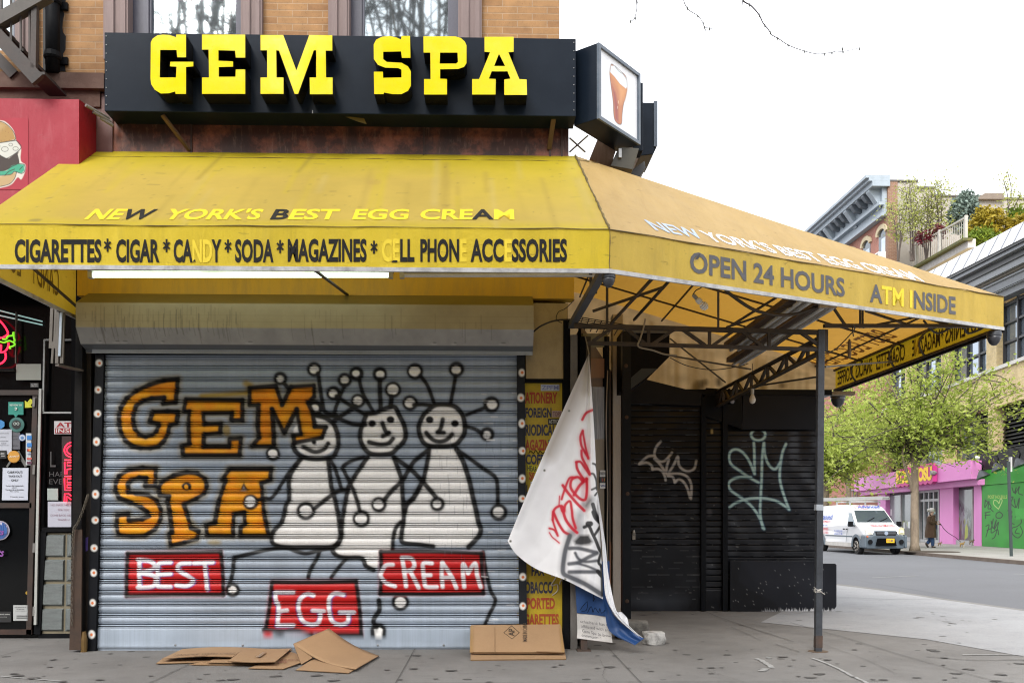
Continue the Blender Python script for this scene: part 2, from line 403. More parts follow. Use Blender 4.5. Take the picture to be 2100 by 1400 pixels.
for pts, w_ in (([(1664, 1348), (1700, 1361), (1735, 1378), (1760, 1390), (1785, 1402)], .03), ([(1552, 1349), (1566, 1355), (1585, 1368)], .05), ([(1562, 1375), (1572, 1369)], .06), ([(1576, 1346), (1580, 1349)], .05), ([(0, 1385), (60, 1390), (140, 1396)], .025), ([(1975, 1341), (2100, 1342)], .03)):
    strip(pts, w_, .006)
tag(mb.build('sidewalk_paint_marks', PAINTMARK), kind='structure')
mb = MB(); rg = random.Random(12)
for _ in range(330):
    x, y = rg.uniform(-5.2, 7), rg.choice([rg.uniform(-3.2, -.1), rg.uniform(-3.2, -.1), rg.uniform(0, 4)])
    if y > -.05 and x < 1.3: continue
    r_ = rg.choice([.012, .018, .022, .03, .04]); a0 = rg.uniform(0, 6); mb.quad(*[(x+r_*(1+.35*math.sin(3*a+a0))*math.cos(a)*1.25, y+r_*(1+.3*math.sin(2*a+a0*2))*math.sin(a), .0062) for a in np.linspace(0, 6.283, 11)[:-1]])
tag(mb.build('sidewalk_gum_spots', M('trodden_gum', (.085, .08, .076), .85, .4, (.04, .038, .036), 8)), kind='structure')

# =================================================================== the corner building
BRICK = Mbrick('tan_roman_brick', (.37, .20, .08), (.22, .10, .038), (.40, .29, .19), .300, .0687, 'x', .005, .9)
BROWNSTONE = M('brown_painted_stone', (.105, .055, .04), .8, .5, (.2, .13, .1), 6, bump=.2)
MAUVE = M('mauve_painted_stone', (.235, .175, .165), .75, .35, (.12, .09, .085), 3, (6, 6, .6))
COPPER = None
t = NT('peeling_copper_panel'); a_ = t.mix(t.noise(2.6, 9, .72, (1, 1, 1), .47, .6), (.055, .018, .012), (.24, .075, .04))
a_ = t.mix(t.mul(t.noise(1.4, 6, .6, (2.2, 1, .6), .48, .62), .8), a_, (.025, .012, .01)); a_ = t.mix(t.mul(t.noise(30, 4, .7, (1, 1, .2), .55, .8), .5), a_, (.33, .2, .15)); COPPER = t.set(a_, .5, .1, .5)
GLASS = Mglass('window_glass', (.36, .41, .44), .85, .03)
FRAMEN = M('navy_window_frame', (.075, .075, .105), .5, .3)
Xr = oy(1147, 60).x                      # right corner of the upper front
bld = thing('corner_building', 'tan brick corner building with mauve window surrounds above the black sign with yellow letters', 'building', (-3, 0, 0))
wx = [[oy(p, 40).x for p in (217, 267, 305, 310, 480, 497, 540)], [oy(p, 40).x for p in (675, 718, 745, 750, 918, 940, 988)]]
per = wx[1][0]-wx[0][0]; wx.insert(0, [x-per for x in wx[0]]); wx.insert(0, [x-per for x in wx[0]])
ZW0, ZW1, ZT = 5.95, 8.5, 15.2
mb = MB(); xs = -11.5
for w_ in wx:
    mb.box((xs, 0, 5.2), (w_[0], .35, ZT)); mb.box((w_[0], 0, 5.2), (w_[6], .35, ZW0)); mb.box((w_[0], 0, ZW1), (w_[6], .35, ZT)); xs = w_[6]
mb.box((xs, 0, 5.78), (Xr, .35, ZT))
mb.build('wall', BRICK, bld)
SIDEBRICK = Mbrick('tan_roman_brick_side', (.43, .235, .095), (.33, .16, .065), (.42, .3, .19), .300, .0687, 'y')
mb = MB(); mb.box((-11.5, .36, 5.2), (Xr-.003, 16, ZT)); mb.build('side_wall', SIDEBRICK, bld)
mb = MB(); mb.box((-11.6, -.25, ZT), (Xr+.2, 16.2, ZT+.5)); mb.box((-11.6, -.4, ZT+.5), (Xr+.4, 16.2, ZT+.7)); mb.build('cornice', BROWNSTONE, bld)
for i, w_ in enumerate(wx):
    win = MB()
    for a, b in ((w_[1], w_[2]), (w_[4], w_[5])): win.box((a, .07, ZW0), (b, .16, ZW1))
    win.box((w_[1], .07, 7.9), (w_[5], .16, ZW1)); win.box((w_[1]+.11, .05, ZW0), (w_[2]-.02, .07, 7.9)); win.box((w_[2], .08, 7.2), (w_[4], .15, 7.26))
    f = win.build('window', FRAMEN, bld)
    g = MB(); g.box((w_[2], .11, ZW0), (w_[4], .12, 7.9)); g.build('pane', GLASS, f)
    sr = MB()
    for a, b in ((w_[0], w_[1]), (w_[5], w_[6])):
        sr.box((a, -.06, ZW0-.1), (b, .07, ZW1)); sr.box((a+.03, -.085, ZW0-.1), (a+(b-a)*.45, -.06, ZW1)); sr.box((a+(b-a)*.7, -.075, ZW0-.1), (b-.02, -.06, ZW1))
    sr.box((w_[0]-.05, -.1, ZW1), (w_[6]+.05, .0, ZW1+.35)); sr.build('surround', MAUVE, f)
# band course, black pipe strip of paint, lower panel
zl0, zl1 = oy(100, 180, -.1).z, oy(100, 148, -.1).z
mb = MB(); mb.box((-11.5, -.1, zl0), (oy(213, 160, -.1).x, 0, zl1)); mb.box((-11.5, -.05, zl0-.16), (oy(205, 160, -.05).x, 0, zl0)); mb.build('band_course', BROWNSTONE, bld)
mb = MB(); mb.box((oy(200, 200).x, -.03, 4.75), (oy(233, 200).x, .1, zl0-.02)); mb.build('pilaster', M('maroon_painted_pilaster', (.10, .035, .03), .5, .5, (.2, .1, .08)), bld)
zc0, zc1 = oy(700, 322).z, oy(700, 245).z
xa, xb = oy(232, 300).x, oy(1166, 300).x
mb = MB(); mb.box((xa, -.01, 4.5), (xb, .36, 5.78)); 
mb.build('copper_panel', COPPER, bld)
mb = MB()
for px in (393, 869, 1128, 1152): x = oy(px, 300, -.01).x; mb.box((x-.008, -.025, 4.9), (x+.008, -.01, 5.7))
mb.build('panel_seams', M('dark_panel_seam', (.05, .025, .02), .6), bld)
mb = MB(); mb.box((-11.5, 2.2, 0), (-4.2, 16, 5.2)); mb.box((-4.2, .14, 0), (xb-.02, 16, 5.2)); mb.build('ground_floor', NEARBLACK, bld)
# yellow fascia behind the awning lights, beige panel to the right of the shutter
YPANEL = M('yellow_fascia_board', (.66, .40, .04), .45, .45, (.32, .22, .08), 3, (4, 4, .6), .1)
BEIGE = M('beige_sheet_metal', (.42, .33, .18), .42, .5, (.2, .15, .08), 3, (2, 2, 1), .1)
mb = MB(); mb.box((oy(160, 600).x, -.02, 3.52), (oy(1177, 600).x, .14, 4.5)); mb.build('fascia', YPANEL, bld)
mb = MB(); mb.box((oy(1078, 700).x, .0, oy(1120, 780).z), (oy(1165, 700).x, .13, 3.48)); mb.build('metal_panel', BEIGE, bld, bevel=.004)
mb = MB(); a, b = oy(1168, 700), oy(1190, 700)
mb.box((oy(1155, 700).x, -.02, 0), (oy(1169, 700).x, .13, 3.3)); mb.build('door_post', BLACK, bld)
mb = MB(); mb.box((oy(1169, 900).x, -.06, 0), (oy(1183, 900).x, .06, 3.15)); mb.build('metal_jamb', M('grey_metal_jamb', (.16, .15, .14), .5, .5, (.06, .05, .04), 4), bld)
# diagonal shopfront of the entrance between front and kiosk
E0, E1 = oy(1192, 1300, .15), oz(1254, 1262); E0.z = E1.z = 0
en = Vector((E1.y-E0.y, -(E1.x-E0.x), 0)).normalized()
def oe(px, py, o=0.0): return opl(px, py, E0+en*o, en)
mb = MB(); mb.prism([E0, E1, Vector((E1.x, 9, 0)), Vector((E0.x, 9, 0))], (0, 0, 3.3)); mb.build('entrance_front', M('brown_entrance_boards', (.075, .048, .03), .6, .5, (.16, .1, .05), 3, (3, 3, .7)), bld)
def epan(name, px0, py0, px1, py1, m, o=.02):
    b = MB(); b.prism([oe(px0, py0), oe(px1, py0), oe(px1, py1), oe(px0, py1)], en*o); return b.build(name, m, bld)
epan('transom_panel', 1192, 684, 1243, 712, M('green_grey_transom', (.10, .10, .06), .6, .4)); epan('orange_board', 1192, 735, 1236, 775, M('orange_brown_board', (.16, .075, .03), .6, .4))
epan('entrance_glass', 1212, 793, 1243, 900, M('scratched_plexiglass', (.24, .26, .29), .25, .8, (.5, .52, .55), 7, (1, 1, .4), .2)); epan('beige_door_panel', 1216, 900, 1243, 1190, M('dirty_beige_door', (.17, .135, .09), .6, .6, (.06, .05, .04), 3))
epan('brown_door_edge', 1240, 1110, 1250, 1235, M('rust_brown_wood', (.2, .075, .025), .6, .5)); epan('frame_strip', 1236, 690, 1242, 1240, BLACK, .05)
epan('pole_strip', 1190, 690, 1200, 1300, BLACK, .06)
cw = MB(); ca, cb = oz(1254, 1262), oz(1275, 1262)
cw.box((ca.x, ca.y-.12, 0), (cb.x, ca.y+.1, oy(1260, 648, ca.y).z)); cw.build('beige_column', M('beige_painted_column', (.62, .57, .50), .55, .4, (.2, .17, .13), 2, (3, 3, .5)), bld, bevel=.006)

# =================================================================== roll-down shutter with the mural
RX0 = lambda y: 212+(195.5-212)*(y-735)/575.0        # left and right edges of the curtain, in photo pixels
RX1 = lambda y: 1061+(1066-1061)*(y-735)/575.0
p = Paint(188, 722, 1082, 1338, (.36, .42, .50))
nz = smooth_noise(p.h, p.w, 90, 1)*.6+smooth_noise(p.h, p.w, 24, 2)*.4
p.c *= (.90+.22*nz)[..., None]
vst = smooth_noise(1, p.w, 5, 3)[0]*.7+smooth_noise(1, p.w, 2.2, 5)[0]*.3
p.c *= (.93+.12*vst)[None, :, None]
K, WH, OR, RD, OC = (.006, .006, .007), (.93, .925, .91), (.86, .36, .012), (.56, .018, .02), (.36, .24, .03)
cA = lambda pts: [(x/7+200, y/7+720) for x, y in pts]
cB = lambda pts: [(x/7+480, y/7+720) for x, y in pts]
cD = lambda pts: [(x/7+200, y/7+920) for x, y in pts]
cG = lambda pts: [(x/7+480, y/7+1110) for x, y in pts]
cH = lambda pts: [(x/7+760, y/7+1110) for x, y in pts]
c3 = lambda pts: [(x/3, y/3+934) for x, y in pts]
PAST = lambda a, b: [(a, b)]
G_ = cA([(1150,400),(950,420),(750,480),(560,570),(420,680),(340,810),(310,920),(310,1040),(335,1160),(400,1280),(500,1360),(620,1390),(760,1390),(880,1360),(960,1280),(1010,1180),(1035,1060),(1130,1030),(1150,940),(1150,870),(1000,860),(790,870),(750,1010),(870,1040),(880,1060),(850,1140),(790,1200),(690,1230),(600,1200),(540,1120),(510,1020),(515,900),(560,780),(650,710),(780,675),(960,660),(940,750),(1120,730),(1140,560)])
E_ = [(381.4,818.6),(497,820),(497,860.7),(475,860.7),(475.7,845.7),(417,847),(418.6,870),(452.9,868.6),(452,887),(418.6,890),(417,915),(470,915),(471.4,900),(494,898.6),(491.4,932.9),(375.7,932.9),(374,914),(388.6,910),(387,870),(388.6,842.9),(377,842.9)]
M_ = cB([(225,530),(600,500),(690,770),(820,510),(1145,490),(1150,650),(1060,730),(1130,890),(1160,1080),(1320,1090),(1260,1240),(870,1310),(850,1210),(960,1190),(900,830),(720,1170),(545,830),(570,1210),(570,1360),(260,1360),(360,1240),(340,1060),(350,770),(225,770)])
S_ = cD([(840,280),(650,270),(450,300),(310,390),(265,490),(260,590),(310,700),(480,770),(620,830),(710,900),(740,960),(640,1010),(450,1030),(440,930),(290,950),(275,1100),(300,1230),(480,1250),(680,1240),(830,1150),(910,1000),(910,860),(850,740),(720,660),(560,640),(440,620),(440,500),(490,440),(600,410),(700,420),(690,530),(830,530)])
P_ = cD([(880,560),(930,470),(1100,380),(1280,335),(1430,350),(1540,430),(1570,530),(1530,640),(1420,710),(1240,790),(1290,950),(1340,1130),(1450,1180),(1430,1290),(1250,1340),(1050,1385),(1030,1220),(1070,1190),(1040,900),(1010,750),(1030,680),(900,660)])
A_ = [(471,961),(556,961),(554,983),(536,990),(541,1049),(546,1074),(551,1098),(493,1098),(494,1080),(503,1074),(501,1050),(480,1053),(478,1075),(478,1098),(425,1097),(423,1076),(441,1071),(449,1027),(463,985),(456,983)]
# soft yellow-olive overspray around the orange letters
for sh in (G_, E_, M_, S_, P_, A_): p.poly(sh, OC, 16, .75, 6)
p.stroke([(415, 812), (460, 809), (505, 806)], OC, 6, 8, .9); p.stroke([(505, 786), (512, 790)], OC, 7, 8, .8); p.blob((465, 882), 8, 12, OC, 6, .8); p.blob((440, 1112), 14, 6, OC, 8, .6); p.blob((395, 1090), 12, 22, OC, 12, .4)
# the three white figures
h1 = [(648+47*math.cos(a), 893+45*math.sin(a)) for a in np.linspace(0, 6.283, 28)[:-1]]
b1 = [(617,941),(601,963),(593,983),(593,1006),(593,1023),(587,1034),(583,1053),(577,1071),(561,1089),(557,1104),(563,1116),(590,1122),(640,1122),(683,1121),(694,1112),(698,1098),(696,1074),(693,1053),(686,1020),(680,1000),(676,967),(673,941)]
h2 = [(752,848),(770,846),(783,840),(808,834),(818,850),(828,870),(832,890),(828,905),(815,918),(800,930),(765,931),(748,920),(739,900),(740,880)]
b2 = [(754,937),(736,963),(723,983),(714,1000),(710,1020),(706,1041),(701,1074),(700,1098),(694,1113),(680,1124),(690,1139),(708,1143),(741,1144),(758,1166),(774,1164),(778,1135),(802,1128),(806,1108),(824,1100),(827,1071),(827,1034),(825,1006),(824,984),(816,960),(808,938)]
h3 = [(870,848),(888,833),(905,829),(930,832),(945,845),(952,862),(953,885),(945,900),(932,912),(905,915),(875,912),(862,895),(859,872)]
b3 = [(880,920),(878,937),(873,963),(868,983),(857,1006),(847,1023),(837,1033),(833,1049),(830,1071),(827,1091),(823,1110),(835,1116),(860,1117),(888,1121),(961,1121),(971,1111),(983,1097),(986,1084),(981,1070),(977,1049),(970,1020),(964,991),(957,967),(949,944),(936,920)]
for sh in (b1, b2, b3): p.poly(sh, WH, 4)
for sh in (h1, h2, h3): p.poly(sh, WH, 4, smooth=True)
p.poly([(703,1120),(780,1118),(776,1140),(766,1166),(740,1144),(708,1143)], WH, 5, .95)
# antenna ends
RINGS = [(575,776,7,13),(644,757,9,14),(707,779,8,14),(731,766,7,14),(684,806,8,14),(734,822,9,14),(646,836,8,15),(779,767,8,14),(806,799,11,16),(841,826,10,15),(851,761,11,16),(936,757,9,15),(1008,829,10,16),(999,890,8,14),(560,930,9,14),(514,1029,10.5,15),(627,1047,12,18),(741,1063,11.5,17),(777,1034,10,15),(897,1033,8.5,14),(1023,1050,10.5,17),(477,1209,8,14),(821,1234,11,17),(776,1294,9,16)]
for x, y, ri, ro in RINGS:
    p.blob((x, y), ro+4, ro+4, K, 8, .2); p.blob((x, y), ro+1.2, ro+1.2, K, 4, .97)
for x, y, ri, ro in RINGS: p.blob((x+random.uniform(-1, 1), y+random.uniform(-1, 1)), ri*1.05, ri*.95, WH, 3)
# orange letters
for sh in (G_, E_, M_, S_, P_, A_):
    p.poly(sh, OR, 3); w_ = p.win(sh, 2)
p.c[...] = np.where(((abs(p.c-np.array(OR))).sum(-1) < .05)[..., None], p.c*(.85+.25*smooth_noise(p.h, p.w, 26, 9))[..., None]*np.stack([np.ones(p.c.shape[:2]), .82+.3*smooth_noise(p.h, p.w, 22, 19), np.ones(p.c.shape[:2])], -1), p.c)
for sh in (G_, E_, M_, S_, P_, A_):
    q = list(sh)+[sh[0]]
    for a, b in zip(q[:-1], q[1:]): p.stroke([a, b], K, 7, 8, .18, False); p.stroke([a, b], K, random.uniform(3.9, 5.2), 3, .97, False)
p.blob((383, 997), 10, 9, K, 3); p.blob((382, 998), 4, 5, OR, 2)
p.poly([(492,1006),(500,988),(509,1006)], K, 3, .9); p.poly([(494,1007),(500,996),(505,1007)], WH, 3, .3)
p.blob((514, 1029), 16.5, 16.5, K, 4, .97); p.blob((513, 1028), 11, 10.5, WH, 3)
# outlines of the figures
def o(pts, r=3.6, closed=False, al=.96):
    p.stroke(pts+([pts[0]] if closed else []), K, r+3.5, 7, .22); p.stroke(pts+([pts[0]] if closed else []), K, r*1.3, 3, al)
o(h2, 3.8, True); o(h3, 3.8, True)
o([(601,912),(606,925),(622,937),(650,941),(680,937),(690,925),(694,908),(691,885),(683,868),(668,857),(650,852)], 3.8)
o(b1[:15]); o([(673,941),(676,967),(680,1000),(686,1020),(693,1053),(696,1074),(698,1098),(694,1112),(684,1121)])
o([(754,937),(736,963),(723,983),(714,1000),(710,1020),(706,1041),(701,1074),(700,1098),(694,1113),(681,1124),(690,1138),(708,1143),(741,1144),(751,1160),(766,1168)])
o([(808,938),(816,960),(824,984),(825,1006),(827,1034),(828,1060),(827,1071),(824,1091),(823,1106),(830,1113),(860,1116),(888,1120)])
o([(880,920),(878,937),(873,963),(868,983),(857,1006),(847,1023),(835,1034),(830,1050)]); o(b3[-12:-5][::-1][:0]+[(961,1121),(971,1111),(983,1097),(986,1084),(981,1070),(977,1049),(970,1020),(964,991),(957,967),(949,944),(936,920)], 4)
LN = [[(584,787),(592,797)],[(652,765),(655,785),(662,830),(668,845),(690,851)],[(707,790),(694,820),(684,851)],[(737,778),(744,806),(764,841)],[(690,812),(723,834),(751,851)],[(729,833),(694,856),(684,864)],[(691,856),(723,869),(749,870)],[(646,848),(662,852),(684,853)],[(779,778),(779,800),(781,838)],[(803,813),(801,833)],[(849,830),(866,829),(883,831)],[(862,770),(877,791),(890,826)],[(934,770),(931,790),(924,826)],[(996,835),(980,841),(957,850)],[(954,874),(973,879),(988,888)],
 [(614,943),(591,971),(560,1018),(543,1021),(528,1025)],[(677,943),(687,960),(700,1001)],[(745,937),(720,945),(703,957),(706,966),(716,986),(726,1008),(734,1032),(738,1048)],[(714,1004),(694,1006),(670,1022),(645,1042)],[(808,938),(840,960),(866,986),(894,1019)],[(877,923),(851,944),(840,960),(824,986),(803,1006),(787,1026)],[(868,983),(849,1017),(829,1036)],[(936,921),(958,936),(991,960),(1015,977),(1020,995),(1021,1034)],
 [(480,1143),(516,1134),(551,1126),(587,1123),(609,1130),(629,1134),(657,1127),(683,1123)],[(480,1143),(477,1175),(470,1200)],[(656,1129),(649,1146),(637,1167),(632,1184)],[(709,1146),(691,1167),(679,1184)],[(822,1070),(813,1080),(807,1099),(805,1126)],[(777,1230),(778,1250),(769,1264),(766,1275),(772,1285)],[(991,1131),(996,1167),(1006,1210),(1016,1231),(1003,1260),(994,1282)]]
for l_ in LN: o(l_, random.uniform(2.9, 3.8))
for e in ((881,860),(933,868),(763,868),(801,860)): p.blob(e, 8, 7, K, 3)
for l_ in ([(908,860),(904,877),(899,886)],[(897,886),(910,887)],[(784,867),(791,884),(797,887)],[(797,888),(785,894)],[(874,887),(886,900),(901,905),(916,901),(927,890)],[(757,906),(778,911),(796,909),(806,899)],[(622,916),(645,926),(664,921),(673,909)]): o(l_, 3.4)
p.blob((644, 906), 5, 5, K, 3)
# red plates with white lettering
for sh in ([(262,1134),(453,1131),(458,1219),(260,1221)], [(558,1193),(730,1191),(741,1300),(545,1290)], [(781,1131),(987,1134),(991,1216),(780,1217)]):
    p.poly(sh, RD, 9, .5, 4); p.poly(sh, RD, 3)
    for a, b in zip(sh, sh[1:]+sh[:1]): p.stroke([a, ((a[0]+b[0])/2+random.uniform(-2, 2), (a[1]+b[1])/2+random.uniform(-2, 2)), b], K, 4.2, 3.5, .97)
p.stroke([(541, 1290), (575, 1297), (600, 1290), (640, 1298)], K, 4, 4, .95); p.blob((550, 1298), 10, 5, RD, 6, .9)
BL = (.03, .07, .42)
W3 = [c3([(860,640),(858,720),(860,810)]),c3([(850,640),(930,650),(950,690),(860,720)]),c3([(860,720),(950,740),(945,800),(850,810)]),c3([(1050,655),(985,660),(972,690),(970,790),(985,803),(1050,805)]),c3([(975,730),(1050,725)]),c3([(1170,660),(1110,665),(1095,700),(1160,740),(1190,770),(1150,800),(1085,795)]),c3([(1195,660),(1310,655)]),c3([(1260,660),(1268,740),(1275,820)]),
 cG([(600,725),(850,725)]),cG([(590,730),(605,860),(635,900),(640,980),(625,1190)]),cG([(620,1200),(850,1200)]),cG([(640,1000),(760,985)]),cG([(1140,770),(1050,750),(960,810),(925,900),(940,1040),(1000,1150),(1120,1190),(1210,1160),(1240,1060),(1220,1010)]),cG([(1130,990),(1290,995)]),cG([(1570,760),(1450,740),(1375,800),(1360,900),(1375,1050),(1420,1150),(1530,1190),(1630,1150),(1640,1050)]),cG([(1520,1012),(1720,1012)]),
 cH([(320,330),(220,340),(160,430),(150,500),(220,590),(350,640)]),cH([(455,240),(480,400),(510,640)]),cH([(450,230),(580,240),(630,330),(590,400),(480,430)]),cH([(580,440),(630,540),(690,660)]),cH([(880,310),(760,310),(757,440),(775,570),(800,645),(950,650)]),cH([(770,480),(860,480)]),cH([(1030,300),(1020,450),(1035,650)]),cH([(1030,300),(1150,480),(1230,660)]),cH([(1020,520),(1170,515)]),cH([(1345,650),(1328,480),(1330,320),(1400,450)]),cH([(1400,450),(1500,310),(1530,480),(1580,650)])]
for l_ in W3: p.stroke([(x-1.5, y+.8) for x, y in l_] if l_[0][0] < 700 and l_[0][1] > 1190 else [(x+2.2, y+1) for x, y in l_], BL if l_[0][0] < 750 else RD, 4.4, 3, .75)
for l_ in W3: p.stroke(l_, (.80, .80, .84), 4.1, 3.2, .97)
# drips of silver paint and scrapes on the right
for _ in range(26):
    x, y = random.uniform(985, 1058), random.uniform(790, 1290); p.stroke([(x, y), (x+random.uniform(8, 26), y+random.uniform(-1.5, 1.5))], (.72, .73, .74), random.uniform(.6, 1.5), 1, .7, False)
for _ in range(70):
    x, y = random.uniform(880, 1058), random.uniform(850, 1180); p.stroke([(x, y), (x, y+random.uniform(8, 30))], (.14, .16, .19), .6, .7, .35, False)
# curtain: rows follow the slats (a ridge pair every 23 px)
rows, dep = [], []
prof = [(-4.5, .004), (-4.4, .075), (-1.9, .075), (-1.8, -.008), (.1, -.010), (.2, .075), (2.5, .075), (2.6, -.009), (3.8, -.008), (3.9, .05), (4.3, .05), (4.4, .004)]
for k in range(-1, 24):
    cy = 753.6+23*k
    for dy, d_ in prof: rows.append(cy+dy); dep.append(d_)
    if k < 23:
        for j in range(1, 17): q = j/17; rows.append(cy+4.5+13.9*q); dep.append(.008-.014*math.sin(math.pi*q))
for y_, d_ in ((1286.5, .03), (1287.5, -.012), (1290, -.014), (1300, -.014), (1312, -.014), (1320, -.013), (1323, -.016), (1327, -.016), (1329, .0), (1333, .0)): rows.append(y_); dep.append(d_)
rows = np.array(rows); dep = np.array(dep); ok = (rows > 724); rows, dep = rows[ok], dep[ok]
NXC = 861; uu = np.linspace(0, 1, NXC)
PX = RX0(rows)[:, None]*(1-uu)+RX1(rows)[:, None]*uu; PY = np.repeat(rows[:, None], NXC, 1)
sway = (smooth_noise(len(rows), NXC, 40, 21)-.5)*.9; PYs = PY+0*sway
def oy_arr(PX, PY, Y):
    dx = (PX-1050)/F; dz = (HOR-PY)/F; rx = _f.x+_r.x*dx; ry = _f.y+_r.y*dx; tt = (Y-CAM.y)/ry
    return np.stack([CAM.x+rx*tt, np.broadcast_to(Y, PX.shape), CAM.z+dz*tt], -1)
pos = oy_arr(PX, PY, 0.0); dent = (smooth_noise(len(rows), NXC, 60, 23)-.5)*.012
pos[..., 1] = dep[:, None]*1.0+dent
shut = thing('roll_down_shutter', 'grey roll-down shutter spray painted with three white figures and orange GEM SPA', 'shutter', (oy(640, 1330).x, 0, 0))
SHPAINT = Mp('sprayed_shutter_paint', .42, .28, .10, 6, (1, 1, .5), 0.0, .12)
cur = sheet('curtain', pos, p.at(PX, PY), SHPAINT, shut)
# guide rails with sprayed bulbs
DOT = ([(203,744),(201,799),(200,848),(198,905),(198,966),(196,1013),(195,1066),(193,1123),(192,1174),(190,1235),(188,1300)], [(1070,764),(1068,815),(1070,868),(1071,924),(1071,981),(1071,1022),(1072,1072),(1072,1126),(1072,1182),(1072,1242)])
for side_, pts in enumerate(DOT):
    x0 = (lambda y: RX0(y)-17) if side_ == 0 else (lambda y: RX1(y)-1.0); x1 = (lambda y: RX0(y)+1.0) if side_ == 0 else (lambda y: RX1(y)+15)
    q = Paint(170, 715, 240, 1345, (.008, .009, .012), .6) if side_ == 0 else Paint(1050, 715, 1090, 1345, (.014, .016, .02), .6)
    for x, y in pts:
        q.blob((x, y), random.uniform(6.3, 7.3), random.uniform(7, 9), (.78, .77, .74), 3.2); q.blob((x+random.uniform(-1, 2), y+random.uniform(-1, 1)), 2.9, 3.1, (.72, .2, .06), 1.6)
    yy = np.linspace(726, 1334 if side_ == 0 else 1326, 700); u2 = np.linspace(0, 1, 26)
    X2 = x0(yy)[:, None]*(1-u2)+x1(yy)[:, None]*u2; Y2 = np.repeat(yy[:, None], 26, 1)
    pp = oy_arr(X2, Y2, -.05); rl = sheet('guide_rail', pp, q.at(X2, Y2), Mp('black_rail_paint', .45, .15, .3), shut)
    b = MB(); a0, a1, b0, b1_ = pp[0, 0], pp[0, -1], pp[-1, 0], pp[-1, -1]
    b.hexa([(b0[0], -.047, b0[2]), (b1_[0], -.047, b1_[2]), (b1_[0], .12, b1_[2]), (b0[0], .12, b0[2])], [(a0[0], -.047, a0[2]), (a1[0], -.047, a1[2]), (a1[0], .12, a1[2]), (a0[0], .12, a0[2])]); b.build('rail_channel', BLACK, rl)
mb = MB()
for px in (360, 498, 775, 910): mb.lathe([(.008, 0), (.012, .006), (.004, .012)], oy(px, 1322, -.012), 8, axis=(0, -1, 0))
mb.build('bottom_bolts', STEEL, shut)
# housing box above the curtain
HOUS = M('weathered_housing_metal', (.38, .355, .30), .42, .7, (.15, .125, .08), 2.2, (9, 9, .35), .12)
prf = [(-.001, oy(600, 603, 0).z), (-.30, oy(600, 623, -.30).z), (-.30, oy(600, 673, -.30).z), (-.19, oy(600, 708, -.19).z), (-.08, oy(600, 719, -.08).z), (-.08, oy(600, 726, -.08).z), (0.0, oy(600, 726, 0).z)]
x0, x1 = oy(160, 650, -.25).x, oy(1094, 650, -.25).x
mb = MB(); mb.prism([(x0+.004, y+.004, z) for y, z in prf], (x1-x0-.008, 0, 0)); hsg = mb.build('housing', HOUS, shut)
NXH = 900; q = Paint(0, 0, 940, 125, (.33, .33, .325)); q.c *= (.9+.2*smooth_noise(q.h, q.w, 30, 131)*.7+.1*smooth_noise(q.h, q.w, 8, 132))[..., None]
q.poly([(-5, -5), (945, -5), (945, 20), (-5, 20)], (.20, .165, .06), 1.5, .92); q.poly([(-5, 20), (945, 20), (945, 70), (-5, 70)], (.40, .335, .195), 1.5, .85); q.poly([(-5, 104), (945, 104), (945, 125), (-5, 125)], (.10, .115, .13), 1, .9)  # yellow awning bounce painted on top and upper face; underside painted darker
rg = random.Random(8)
for _ in range(150): x = rg.choice([rg.uniform(30, 340), rg.uniform(30, 340), rg.uniform(0, 930)]); y_ = rg.uniform(22, 70); q.stroke([(x, y_), (x+rg.uniform(-.5, .5), y_+rg.uniform(12, 50))], (.10, .09, .07), rg.uniform(.4, .9), .9, rg.uniform(.15, .55), False)
for _ in range(10): x = rg.uniform(20, 920); q.blob((x, 101), rg.uniform(3, 9), 2, (.5, .5, .5), 2, .5); q.blob((x+3, 98), rg.uniform(2, 5), 1.5, (.06, .06, .06), 2, .5)
for yy_ in (44, 57): q.stroke([(0, yy_), (935, yy_)], (.2, .17, .1), .4, .8, .25, False)
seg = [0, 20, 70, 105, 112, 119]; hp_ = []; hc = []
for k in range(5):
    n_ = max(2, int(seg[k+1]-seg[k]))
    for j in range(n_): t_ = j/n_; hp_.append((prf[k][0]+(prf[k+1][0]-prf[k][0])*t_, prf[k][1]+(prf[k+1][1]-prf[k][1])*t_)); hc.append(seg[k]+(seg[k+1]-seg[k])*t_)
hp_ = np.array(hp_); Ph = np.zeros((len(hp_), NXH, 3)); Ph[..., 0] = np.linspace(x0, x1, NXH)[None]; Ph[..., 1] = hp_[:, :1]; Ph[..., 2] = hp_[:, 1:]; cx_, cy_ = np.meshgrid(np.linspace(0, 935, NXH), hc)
sheet('housing_skin', Ph, q.at(cx_, cy_), Mp('stained_bounce_tinted_paint', .4, .3, .2, 4, (1, 1, 1), .0), hsg, smooth=False)
mb = MB(); mb.box((oy(190, 725, -.09).x, -.10, oy(600, 726, -.09).z), (oy(1092, 725, -.09).x, -.085, oy(600, 718, -.09).z)); mb.build('housing_lip', M('pale_lip_metal', (.38, .42, .45), .35, .3), shut)

